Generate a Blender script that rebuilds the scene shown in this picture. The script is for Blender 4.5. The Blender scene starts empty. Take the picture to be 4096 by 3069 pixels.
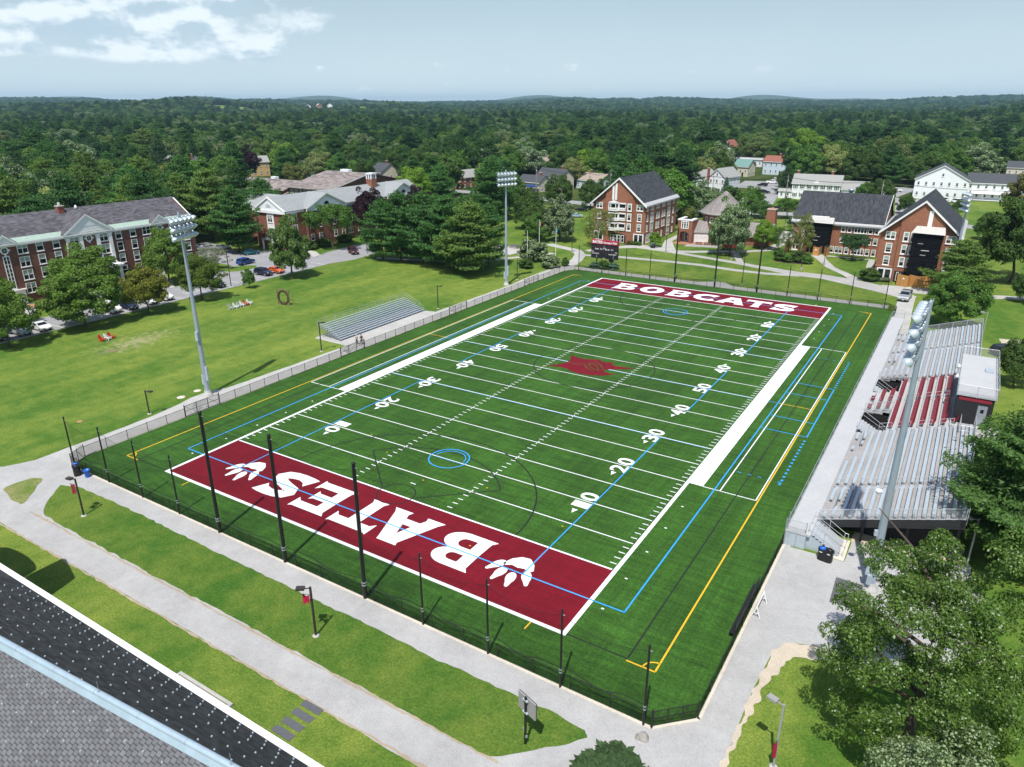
import bpy, bmesh, math, random
import numpy as np
from mathutils import Vector, Matrix
from mathutils.geometry import tessellate_polygon
S = bpy.context.scene
COL = S.collection
rad = math.radians
PI = math.pi

# ------------------------------------------------------------------ camera
CAM = Vector((69.1778, -39.817, 37.4872))
YAW, PIT, ROL, FPX = -0.5597, 0.3693, -0.0012, 2897.4254      # focal length in pixels of a 4096 wide picture
_f = Vector((math.sin(YAW)*math.cos(PIT), math.cos(YAW)*math.cos(PIT), -math.sin(PIT)))
_r = Vector((math.cos(YAW), -math.sin(YAW), 0.0))
_u = _r.cross(_f)
_r2 = math.cos(ROL)*_r + math.sin(ROL)*_u
_u2 = -math.sin(ROL)*_r + math.cos(ROL)*_u
cd = bpy.data.cameras.new("Camera")
cam = bpy.data.objects.new("Camera", cd)
COL.objects.link(cam)
m3 = Matrix((_r2, _u2, -_f)).transposed()
cam.matrix_world = Matrix.Translation(CAM) @ m3.to_4x4()
cd.sensor_fit = 'HORIZONTAL'; cd.sensor_width = 36.0
cd.lens = FPX/4096*36.0
cd.clip_start = 0.5; cd.clip_end = 60000
S.camera = cam

# ------------------------------------------------------------------ sky, sun, exposure
SUN_EL = rad(61.3)
SUN_AZ = math.atan2(0.26, -0.966)          # measured from +Y towards +X
W = bpy.data.worlds.new("World"); S.world = W; W.use_nodes = True
SKYK = 0.12
def build_world():
    nt = W.node_tree; nt.nodes.clear(); N = nt.nodes; L = nt.links
    out = N.new('ShaderNodeOutputWorld'); bg = N.new('ShaderNodeBackground')
    sky = N.new('ShaderNodeTexSky'); sky.sky_type = 'NISHITA'; sky.sun_disc = False
    sky.sun_elevation = SUN_EL; sky.sun_rotation = SUN_AZ
    sky.altitude = 60; sky.air_density = 1.0; sky.dust_density = 0.6; sky.ozone_density = 1.2
    hsv = N.new('ShaderNodeHueSaturation'); hsv.inputs['Saturation'].default_value = 0.95; hsv.inputs['Value'].default_value = 1.0
    L.new(sky.outputs[0], hsv.inputs['Color'])
    tc = N.new('ShaderNodeTexCoord')
    # cloud decks as a function of the direction looked in: azimuth and elevation
    sep = N.new('ShaderNodeSeparateXYZ'); L.new(tc.outputs['Generated'], sep.inputs[0])
    def M(op, a, b=None, c=None, clamp=False):
        n = N.new('ShaderNodeMath'); n.operation = op; n.use_clamp = clamp
        for i, v in enumerate((a, b, c)):
            if v is None: continue
            if isinstance(v, (int, float)): n.inputs[i].default_value = v
            else: L.new(v, n.inputs[i])
        return n.outputs[0]
    az = M('ARCTAN2', sep.outputs[0], sep.outputs[1])      # 0 = +Y
    el = M('ARCSINE', sep.outputs[2])
    cmb = N.new('ShaderNodeCombineXYZ')
    L.new(M('MULTIPLY', az, 9.0), cmb.inputs[0]); L.new(M('MULTIPLY', el, 17.0), cmb.inputs[1])
    def noise(vec, sc, det, rough, off=0.0, dist=0.0):
        n = N.new('ShaderNodeTexNoise'); n.inputs['Scale'].default_value = sc; n.inputs['Detail'].default_value = det
        n.inputs['Roughness'].default_value = rough; n.inputs['Distortion'].default_value = dist
        mp = N.new('ShaderNodeMapping'); mp.inputs['Location'].default_value = (off, off*1.7, off*.3)
        L.new(vec, mp.inputs[0]); L.new(mp.outputs[0], n.inputs['Vector'])
        return n.outputs['Fac']
    n1 = noise(cmb.outputs[0], 1.45, 9, 0.56, 3.1, .1)
    # cumulus bank: strongest towards the west (negative azimuth), 2.5 to 9 degrees up
    west = M('SMOOTHSTEP', az, -0.58, -1.12) if False else None
    def ramp(x, a, b):
        n = N.new('ShaderNodeMapRange'); n.interpolation_type = 'SMOOTHSTEP'
        L.new(x, n.inputs['Value']); n.inputs['From Min'].default_value = a; n.inputs['From Max'].default_value = b
        return n.outputs[0]
    wmask = ramp(az, -0.70, -0.93)
    slope = M('ADD', el, M('MULTIPLY', M('ADD', az, 0.95), 0.02))
    lo = ramp(slope, 0.034, 0.052); hi = ramp(slope, 0.20, 0.10)
    bank = M('MULTIPLY', M('MULTIPLY', wmask, lo), hi)
    d1 = ramp(M('ADD', n1, M('MULTIPLY', bank, 0.44)), 0.68, 0.92)
    # small separate puffs nearer the horizon
    n2 = noise(cmb.outputs[0], 2.6, 8, 0.55, 11.7)
    low = M('MULTIPLY', ramp(el, 0.006, 0.018), ramp(el, 0.075, 0.04))
    midm = M('MULTIPLY', ramp(az, -0.95, -0.72), ramp(az, -0.33, -0.52))
    d2 = M('MULTIPLY', ramp(M('ADD', n2, M('MULTIPLY', M('MULTIPLY', low, midm), 0.10)), 0.67, 0.80), 0.55)
    dens = M('MAXIMUM', M('MULTIPLY', d1, 0.72), d2)
    # thin high cirrus veil: pale towards the horizon, greyer blue above, thinning out overhead
    n3 = noise(cmb.outputs[0], 0.35, 5, 0.5, 5.5)
    veil = M('MULTIPLY', M('MULTIPLY', ramp(el, -0.02, 0.01), ramp(el, 0.75, 0.22)), M('ADD', M('MULTIPLY', ramp(n3, 0.2, 0.75), .12), .84))
    vcol = N.new('ShaderNodeMix'); vcol.data_type = 'RGBA'; vcol.inputs['A'].default_value = (4.6, 5.65, 6.25, 1); vcol.inputs['B'].default_value = (3.25, 4.25, 4.85, 1)
    L.new(ramp(M('ADD', el, M('MULTIPLY', n3, .02)), 0.0, 0.15), vcol.inputs['Factor'])
    # cloud colour: brighter tops, greyer bases
    sh = noise(cmb.outputs[0], 2.2, 6, 0.6, 3.1)
    mixc = N.new('ShaderNodeMix'); mixc.data_type = 'RGBA'
    mixc.inputs['A'].default_value = (3.6, 4.7, 5.6, 1); mixc.inputs['B'].default_value = (7.0, 7.6, 8.0, 1)
    cmb2 = N.new('ShaderNodeCombineXYZ')      # the deck a little higher up: what it hides of the light darkens the base
    L.new(M('MULTIPLY', az, 9.0), cmb2.inputs[0]); L.new(M('MULTIPLY', M('ADD', el, 0.013), 17.0), cmb2.inputs[1])
    n1u = noise(cmb2.outputs[0], 1.45, 6, 0.52, 3.1, .1)
    L.new(ramp(M('SUBTRACT', n1, n1u), -0.09, 0.075), mixc.inputs['Factor'])
    mv = N.new('ShaderNodeMix'); mv.data_type = 'RGBA'; L.new(vcol.outputs['Result'], mv.inputs['B'])
    L.new(veil, mv.inputs['Factor']); L.new(hsv.outputs[0], mv.inputs['A'])
    mc = N.new('ShaderNodeMix'); mc.data_type = 'RGBA'
    L.new(dens, mc.inputs['Factor']); L.new(mv.outputs['Result'], mc.inputs['A']); L.new(mixc.outputs['Result'], mc.inputs['B'])
    L.new(mc.outputs['Result'], bg.inputs['Color']); bg.inputs['Strength'].default_value = SKYK
    L.new(bg.outputs[0], out.inputs[0])
build_world()
sl = bpy.data.lights.new("Sun", 'SUN'); sl.energy = 4.2; sl.angle = rad(0.55); sl.color = (1.0, 0.96, 0.89)
so = bpy.data.objects.new("Sun", sl); COL.objects.link(so)
sdir = Vector((math.sin(SUN_AZ)*math.cos(SUN_EL), math.cos(SUN_AZ)*math.cos(SUN_EL), math.sin(SUN_EL)))
so.rotation_euler = sdir.to_track_quat('Z', 'Y').to_euler(); so.location = (60, -60, 120)
S.view_settings.view_transform = 'Standard'; S.view_settings.look = 'None'
S.view_settings.gamma = 1.0; S.view_settings.exposure = 0.32
S.render.engine = 'CYCLES'
c = S.cycles
c.max_bounces = 6; c.diffuse_bounces = 2; c.glossy_bounces = 2; c.transmission_bounces = 3
c.transparent_max_bounces = 24; c.volume_bounces = 0
c.use_adaptive_sampling = True; c.adaptive_threshold = 0.02
c.use_denoising = True
S.render.use_persistent_data = False

# ------------------------------------------------------------------ helpers
class MB:
    """collects shapes and links them as one mesh object"""
    def __init__(s): s.v = []; s.f = []; s.m = []; s.sm = []
    def add(s, vs, fs, m=0, smooth=False):
        o = len(s.v); s.v += [tuple(p) for p in vs]
        for f in fs: s.f.append(tuple(i+o for i in f)); s.m.append(m); s.sm.append(smooth)
        return s
    def box(s, x0, x1, y0, y1, z0, z1, m=0):
        if x0 > x1: x0, x1 = x1, x0
        if y0 > y1: y0, y1 = y1, y0
        if z0 > z1: z0, z1 = z1, z0
        return s.add([(x0,y0,z0),(x1,y0,z0),(x1,y1,z0),(x0,y1,z0),(x0,y0,z1),(x1,y0,z1),(x1,y1,z1),(x0,y1,z1)],
                     [(0,3,2,1),(4,5,6,7),(0,1,5,4),(1,2,6,5),(2,3,7,6),(3,0,4,7)], m)
    def obox(s, c, sx, sy, sz, rz=0.0, m=0, rx=0.0, ry=0.0):
        R = Matrix.Rotation(rz, 3, 'Z') @ Matrix.Rotation(ry, 3, 'Y') @ Matrix.Rotation(rx, 3, 'X')
        c = Vector(c)
        vs = [c + R @ Vector((a*sx/2, b*sy/2, d*sz/2)) for d in (-1,1) for a, b in ((-1,-1),(1,-1),(1,1),(-1,1))]
        return s.add(vs, [(0,3,2,1),(4,5,6,7),(0,1,5,4),(1,2,6,5),(2,3,7,6),(3,0,4,7)], m)
    def tube(s, p, q, r0, r1=None, n=8, m=0, cap=True, smooth=True):
        if r1 is None: r1 = r0
        p, q = Vector(p), Vector(q); d = (q-p)
        if d.length < 1e-6: return s
        d.normalize(); a = d.orthogonal().normalized(); b = d.cross(a)
        vs = []
        for c0, r in ((p, r0), (q, r1)):
            for i in range(n):
                t = 2*PI*i/n; vs.append(c0 + a*(r*math.cos(t)) + b*(r*math.sin(t)))
        s.add(vs, [(i, (i+1) % n, n+(i+1) % n, n+i) for i in range(n)], m, smooth)
        if cap: s.add(vs, [tuple(range(n-1, -1, -1)), tuple(range(n, 2*n))], m)
        return s
    def path(s, pts, r, n=6, m=0):
        for a, b in zip(pts[:-1], pts[1:]): s.tube(a, b, r, r, n, m)
        return s
    def poly(s, pts, m=0): return s.add(pts, [tuple(range(len(pts)))], m)
    def prism(s, pts2, z0, z1, m=0):
        n = len(pts2)
        vs = [(x, y, z0) for x, y in pts2] + [(x, y, z1) for x, y in pts2]
        return s.add(vs, [tuple(range(n-1,-1,-1)), tuple(range(n, 2*n))] + [(i, (i+1) % n, n+(i+1) % n, n+i) for i in range(n)], m)
    def ext(s, prof, d, m=0):
        """a 3-D outline pushed along vector d"""
        n = len(prof); d = Vector(d)
        vs = [Vector(p) for p in prof] + [Vector(p)+d for p in prof]
        return s.add(vs, [tuple(range(n-1,-1,-1)), tuple(range(n, 2*n))] + [(i, (i+1) % n, n+(i+1) % n, n+i) for i in range(n)], m)
    def lathe(s, c, prof, n=16, m=0, smooth=True):
        c = Vector(c); vs = []
        for r, z in prof:
            for i in range(n):
                t = 2*PI*i/n; vs.append(c + Vector((r*math.cos(t), r*math.sin(t), z)))
        fs = [(k*n+i, k*n+(i+1) % n, (k+1)*n+(i+1) % n, (k+1)*n+i) for k in range(len(prof)-1) for i in range(n)]
        s.add(vs, fs, m, smooth)
        s.add(vs, [tuple(range(n-1,-1,-1)), tuple(range((len(prof)-1)*n, len(prof)*n))], m)
        return s
    def mesh(s, name, mats):
        me = bpy.data.meshes.new(name); me.from_pydata(s.v, [], s.f)
        for mt in (mats if isinstance(mats, (list, tuple)) else [mats]): me.materials.append(mt)
        me.polygons.foreach_set('material_index', s.m); me.polygons.foreach_set('use_smooth', s.sm)
        me.update(); return me
    def build(s, name, mats, parent=None, loc=None, rz=0.0):
        return link(name, s.mesh(name, mats), parent, loc, rz)
def link(name, me, parent=None, loc=None, rz=0.0):
    o = bpy.data.objects.new(name, me); COL.objects.link(o)
    if parent is not None: o.parent = parent
    if loc is not None: o.location = loc
    if rz: o.rotation_euler = (0, 0, rz)
    return o
def tag(o, label=None, cat=None, group=None, kind=None):
    if label: o['label'] = label
    if cat: o['category'] = cat
    if group: o['group'] = group
    if kind: o['kind'] = kind
    return o
def thing(name, label, cat, loc=(0,0,0), rz=0.0, group=None):
    o = bpy.data.objects.new(name, None); COL.objects.link(o); o.location = loc; o.rotation_euler = (0, 0, rz)
    o.empty_display_size = 0.3
    return tag(o, label, cat, group)
def kids(o): return KID.get(o.name, [])
KID = {}
def copy_tree(o, loc=None, rz=None, label=None, parent=None):
    """a copy of a thing with copies of its parts and sub-parts, sharing their meshes"""
    r = o.copy(); COL.objects.link(r)
    if parent is not None: r.parent = parent
    if loc is not None: r.location = loc
    if rz is not None: r.rotation_euler = (0, 0, rz)
    if label: r['label'] = label
    for ch in [x for x in bpy.data.objects if x.parent == o] if o.name not in KID else KID[o.name]:
        copy_tree(ch, parent=r)
    return r
def structure(o): o['kind'] = 'structure'; return o

# ------------------------------------------------------------------ materials (all procedural)
def new_mat(name):
    m = bpy.data.materials.new(name); m.use_nodes = True
    nt = m.node_tree; b = nt.nodes['Principled BSDF']; return m, nt, b
def setn(nt, cls, **kw):
    n = nt.nodes.new(cls)
    for k, v in kw.items():
        if k in n.inputs: n.inputs[k].default_value = v
        else: setattr(n, k, v)
    return n
def flat(name, col, rough=0.6, metal=0.0, spec=0.4, var=0.0, sc=1.0, bump=0.0, var2=0.0, sc2=0.1):
    """plain coloured surface with two octaves of colour wear and an optional bump, in object space"""
    m, nt, b = new_mat(name); L = nt.links
    b.inputs['Roughness'].default_value = rough; b.inputs['Metallic'].default_value = metal
    b.inputs['Specular IOR Level'].default_value = spec
    b.inputs['Base Color'].default_value = (*col, 1)
    if var or var2 or bump:
        tc = setn(nt, 'ShaderNodeTexCoord')
        src = None
        def lay(prev, amt, s, det):
            n = setn(nt, 'ShaderNodeTexNoise', Scale=s, Detail=det, Roughness=0.65); L.new(tc.outputs['Object'], n.inputs['Vector'])
            mr = setn(nt, 'ShaderNodeMapRange'); mr.inputs['From Min'].default_value = .25; mr.inputs['From Max'].default_value = .75
            mr.inputs['To Min'].default_value = 1-amt; mr.inputs['To Max'].default_value = 1+amt; L.new(n.outputs['Fac'], mr.inputs['Value'])
            mx = setn(nt, 'ShaderNodeMix', data_type='RGBA', blend_type='MULTIPLY'); mx.inputs['Factor'].default_value = 1
            if prev is None: mx.inputs['A'].default_value = (*col, 1)
            else: L.new(prev, mx.inputs['A'])
            L.new(mr.outputs[0], mx.inputs['B']); return mx.outputs['Result'], n
        if var: src, nn = lay(src, var, sc, 5)
        if var2: src, nn = lay(src, var2, sc2, 4)
        if src is not None: L.new(src, b.inputs['Base Color'])
        if bump:
            bn = setn(nt, 'ShaderNodeBump'); bn.inputs['Strength'].default_value = bump; bn.inputs['Distance'].default_value = .05
            n = setn(nt, 'ShaderNodeTexNoise', Scale=sc*3, Detail=3.0); L.new(tc.outputs['Object'], n.inputs['Vector'])
            L.new(n.outputs['Fac'], bn.inputs['Height']); L.new(bn.outputs[0], b.inputs['Normal'])
    return m
def brick(name, c1, c2, mortar, bw=0.42, bh=0.14, scale=1.0):
    """brick or slate courses on vertical or sloping faces: u runs along the wall, v up it"""
    m, nt, b = new_mat(name); L = nt.links
    b.inputs['Roughness'].default_value = 0.85; b.inputs['Specular IOR Level'].default_value = 0.25
    g = setn(nt, 'ShaderNodeNewGeometry'); sp = setn(nt, 'ShaderNodeSeparateXYZ'); L.new(g.outputs['Position'], sp.inputs[0])
    ad = setn(nt, 'ShaderNodeMath', operation='ADD'); L.new(sp.outputs[0], ad.inputs[0]); L.new(sp.outputs[1], ad.inputs[1])
    cb = setn(nt, 'ShaderNodeCombineXYZ'); L.new(ad.outputs[0], cb.inputs[0]); L.new(sp.outputs[2], cb.inputs[1])
    bt = setn(nt, 'ShaderNodeTexBrick'); L.new(cb.outputs[0], bt.inputs['Vector'])
    bt.inputs['Scale'].default_value = 1.0; bt.inputs['Brick Width'].default_value = bw; bt.inputs['Row Height'].default_value = bh
    bt.inputs['Mortar Size'].default_value = 0.012; bt.inputs['Color1'].default_value = (*c1, 1); bt.inputs['Color2'].default_value = (*c2, 1)
    bt.inputs['Mortar'].default_value = (*mortar, 1); bt.inputs['Bias'].default_value = 0.0
    n = setn(nt, 'ShaderNodeTexNoise', Scale=0.35, Detail=5.0); L.new(g.outputs['Position'], n.inputs['Vector'])
    mr = setn(nt, 'ShaderNodeMapRange'); mr.inputs['To Min'].default_value = .72; mr.inputs['To Max'].default_value = 1.28; L.new(n.outputs['Fac'], mr.inputs['Value'])
    mx = setn(nt, 'ShaderNodeMix', data_type='RGBA', blend_type='MULTIPLY'); mx.inputs['Factor'].default_value = 1
    L.new(bt.outputs['Color'], mx.inputs['A']); L.new(mr.outputs[0], mx.inputs['B']); L.new(mx.outputs['Result'], b.inputs['Base Color'])
    return m
def shingle(name, col, amt=0.35, w=0.9, h=0.28, gap=0.02, axis='X', dark=0.45, patch=0.2):
    """roof covering: courses level along `axis`, colour changing tab by tab"""
    m, nt, b = new_mat(name); L = nt.links
    b.inputs['Roughness'].default_value = 0.9; b.inputs['Specular IOR Level'].default_value = 0.2
    tc = setn(nt, 'ShaderNodeNewGeometry'); sp = setn(nt, 'ShaderNodeSeparateXYZ'); L.new(tc.outputs['Position'], sp.inputs[0])
    o = (0, 1) if axis == 'X' else (1, 0)
    k = setn(nt, 'ShaderNodeMath', operation='MULTIPLY'); L.new(sp.outputs[o[1]], k.inputs[0]); k.inputs[1].default_value = 1.3
    cb = setn(nt, 'ShaderNodeCombineXYZ'); L.new(sp.outputs[o[0]], cb.inputs[0]); L.new(k.outputs[0], cb.inputs[1])
    bt = setn(nt, 'ShaderNodeTexBrick'); L.new(cb.outputs[0], bt.inputs['Vector'])
    bt.inputs['Scale'].default_value = 1.0; bt.inputs['Brick Width'].default_value = w; bt.inputs['Row Height'].default_value = h
    bt.inputs['Mortar Size'].default_value = gap; bt.inputs['Bias'].default_value = 0
    bt.inputs['Color1'].default_value = (*[x*(1-amt) for x in col], 1); bt.inputs['Color2'].default_value = (*[x*(1+amt) for x in col], 1)
    bt.inputs['Mortar'].default_value = (*[x*dark for x in col], 1)
    n = setn(nt, 'ShaderNodeTexNoise', Scale=0.8, Detail=6.0, Roughness=.7); L.new(tc.outputs['Position'], n.inputs['Vector'])
    mr = setn(nt, 'ShaderNodeMapRange'); mr.inputs['To Min'].default_value = 1-patch*1.6; mr.inputs['To Max'].default_value = 1+patch*1.6; L.new(n.outputs['Fac'], mr.inputs['Value'])
    mx = setn(nt, 'ShaderNodeMix', data_type='RGBA', blend_type='MULTIPLY'); mx.inputs['Factor'].default_value = 1
    L.new(bt.outputs['Color'], mx.inputs['A']); L.new(mr.outputs[0], mx.inputs['B']); L.new(mx.outputs['Result'], b.inputs['Base Color'])
    return m
def seethrough(name, col, cover, weave=0.0):
    """open mesh (chain link, netting): a share of the light passes straight through"""
    m, nt, b = new_mat(name); L = nt.links
    nt.nodes.remove(b)
    out = [n for n in nt.nodes if n.type == 'OUTPUT_MATERIAL'][0]
    d = setn(nt, 'ShaderNodeBsdfDiffuse', Color=(*col, 1)); t = setn(nt, 'ShaderNodeBsdfTransparent')
    mx = setn(nt, 'ShaderNodeMixShader'); mx.inputs[0].default_value = cover
    if weave:
        tc = setn(nt, 'ShaderNodeTexCoord'); n = setn(nt, 'ShaderNodeTexNoise', Scale=weave, Detail=2.0); L.new(tc.outputs['Object'], n.inputs['Vector'])
        mr = setn(nt, 'ShaderNodeMapRange'); mr.inputs['To Min'].default_value = max(0, cover*.5); mr.inputs['To Max'].default_value = min(1, cover*1.5)
        L.new(n.outputs['Fac'], mr.inputs['Value']); L.new(mr.outputs[0], mx.inputs[0])
    L.new(t.outputs[0], mx.inputs[1]); L.new(d.outputs[0], mx.inputs[2]); L.new(mx.outputs[0], out.inputs['Surface'])
    return m
def grass_mat(name, base, dry, stripe=None, fine=6.0, big=0.05, dirt=False):
    m, nt, b = new_mat(name); L = nt.links
    b.inputs['Roughness'].default_value = 0.9; b.inputs['Specular IOR Level'].default_value = 0.12
    g = setn(nt, 'ShaderNodeNewGeometry')
    def nz(sc, det, rough=.6, vec=None):
        n = setn(nt, 'ShaderNodeTexNoise', Scale=sc, Detail=det, Roughness=rough); L.new(vec or g.outputs['Position'], n.inputs['Vector']); return n.outputs['Fac']
    def mr(x, a, bb, c, d):
        n = setn(nt, 'ShaderNodeMapRange'); L.new(x, n.inputs['Value'])
        for k, v in zip(('From Min', 'From Max', 'To Min', 'To Max'), (a, bb, c, d)): n.inputs[k].default_value = v
        return n.outputs[0]
    mp = setn(nt, 'ShaderNodeMapping'); L.new(g.outputs['Position'], mp.inputs[0]); mp.inputs['Scale'].default_value = (1.0, 0.35, 1) ; mp.inputs['Rotation'].default_value = (0, 0, 0.5)
    n1 = nz(0.09, 8, .62, mp.outputs[0]); n2 = nz(fine, 4, .7); n3 = nz(0.55, 6, .7)
    mx = setn(nt, 'ShaderNodeMix', data_type='RGBA'); mx.inputs['A'].default_value = (*base, 1); mx.inputs['B'].default_value = (*dry, 1)
    ad = setn(nt, 'ShaderNodeMath', operation='ADD'); L.new(mr(n1, .36, .66, -.1, .95), ad.inputs[0]); L.new(mr(n3, .3, .72, -.35, .5), ad.inputs[1]); ad.use_clamp = True
    L.new(ad.outputs[0], mx.inputs['Factor'])
    m2 = setn(nt, 'ShaderNodeMix', data_type='RGBA', blend_type='MULTIPLY'); m2.inputs['Factor'].default_value = 1
    L.new(mx.outputs['Result'], m2.inputs['A']); L.new(mr(n2, .25, .75, .5, 1.5), m2.inputs['B'])
    last = m2.outputs['Result']
    if dirt:      # a worn bare patch on the big lawn and bleached straw around it
        for (cx, cy, rx, ry, rot, colr, lo, hi, sc) in dirt:
            mp2 = setn(nt, 'ShaderNodeMapping', vector_type='TEXTURE'); L.new(g.outputs['Position'], mp2.inputs[0])
            mp2.inputs['Location'].default_value = (cx, cy, 0); mp2.inputs['Rotation'].default_value = (0, 0, rot); mp2.inputs['Scale'].default_value = (rx, ry, 1)
            ln = setn(nt, 'ShaderNodeVectorMath', operation='LENGTH'); L.new(mp2.outputs[0], ln.inputs[0])
            k = setn(nt, 'ShaderNodeMath', operation='SUBTRACT'); L.new(mr(nz(sc, 6, .75), .25, .75, -0.2, 1.1), k.inputs[0]); L.new(ln.outputs['Value'], k.inputs[1])
            f = mr(k.outputs[0], lo, hi, 0, .9)
            m4 = setn(nt, 'ShaderNodeMix', data_type='RGBA'); m4.inputs['B'].default_value = (*colr, 1); L.new(last, m4.inputs['A']); L.new(f, m4.inputs['Factor'])
            m4.clamp_factor = True; last = m4.outputs['Result']
    L.new(last, b.inputs['Base Color'])
    bn = setn(nt, 'ShaderNodeBump'); bn.inputs['Strength'].default_value = 0.5; bn.inputs['Distance'].default_value = .06
    L.new(n2, bn.inputs['Height']); L.new(bn.outputs[0], b.inputs['Normal'])
    return m
def pave_mat(name, col, grit=9.0, amt=.18, big=.16, stain=.0):
    m, nt, b = new_mat(name); L = nt.links
    b.inputs['Roughness'].default_value = 0.92; b.inputs['Specular IOR Level'].default_value = 0.2
    g = setn(nt, 'ShaderNodeNewGeometry')
    last = None
    for sc, a, det in ((grit, amt, 4), (0.22, big, 6), (1.3, big*.5, 5)):
        n = setn(nt, 'ShaderNodeTexNoise', Scale=sc, Detail=float(det), Roughness=.7); L.new(g.outputs['Position'], n.inputs['Vector'])
        r = setn(nt, 'ShaderNodeMapRange'); L.new(n.outputs['Fac'], r.inputs['Value'])
        r.inputs['From Min'].default_value = .25; r.inputs['From Max'].default_value = .75; r.inputs['To Min'].default_value = 1-a; r.inputs['To Max'].default_value = 1+a
        mx = setn(nt, 'ShaderNodeMix', data_type='RGBA', blend_type='MULTIPLY'); mx.inputs['Factor'].default_value = 1
        if last is None: mx.inputs['A'].default_value = (*col, 1)
        else: L.new(last, mx.inputs['A'])
        L.new(r.outputs[0], mx.inputs['B']); last = mx.outputs['Result']
    L.new(last, b.inputs['Base Color'])
    return m
def turf_mat(name, base, k=1.0, fine=5.0):
    """synthetic turf: rolled streaks across the pitch and fine tuft noise"""
    m, nt, b = new_mat(name); L = nt.links
    b.inputs['Roughness'].default_value = 0.75; b.inputs['Specular IOR Level'].default_value = 0.2
    g = setn(nt, 'ShaderNodeNewGeometry'); last = None
    for vecs, sc, a, det in (((.30, 1.9, 1), 1.0, .36, 5), ((2.6, .07, 1), .9, .22, 3), ((1, 1, 1), fine, .42, 4), ((1, 1, 1), .07, .24, 5), ((1, .25, 1), .35, .18, 4)):
        mp = setn(nt, 'ShaderNodeMapping'); mp.inputs['Scale'].default_value = vecs; L.new(g.outputs['Position'], mp.inputs[0])
        n = setn(nt, 'ShaderNodeTexNoise', Scale=sc, Detail=float(det), Roughness=.65); L.new(mp.outputs[0], n.inputs['Vector'])
        r = setn(nt, 'ShaderNodeMapRange'); L.new(n.outputs['Fac'], r.inputs['Value'])
        a = a*k; r.inputs['From Min'].default_value = .28; r.inputs['From Max'].default_value = .72; r.inputs['To Min'].default_value = 1-a; r.inputs['To Max'].default_value = 1+a
        mx = setn(nt, 'ShaderNodeMix', data_type='RGBA', blend_type='MULTIPLY'); mx.inputs['Factor'].default_value = 1
        if last is None: mx.inputs['A'].default_value = (*base, 1)
        else: L.new(last, mx.inputs['A'])
        L.new(r.outputs[0], mx.inputs['B']); last = mx.outputs['Result']
    L.new(last, b.inputs['Base Color'])
    return m
LAWN_FIX = 1
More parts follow.
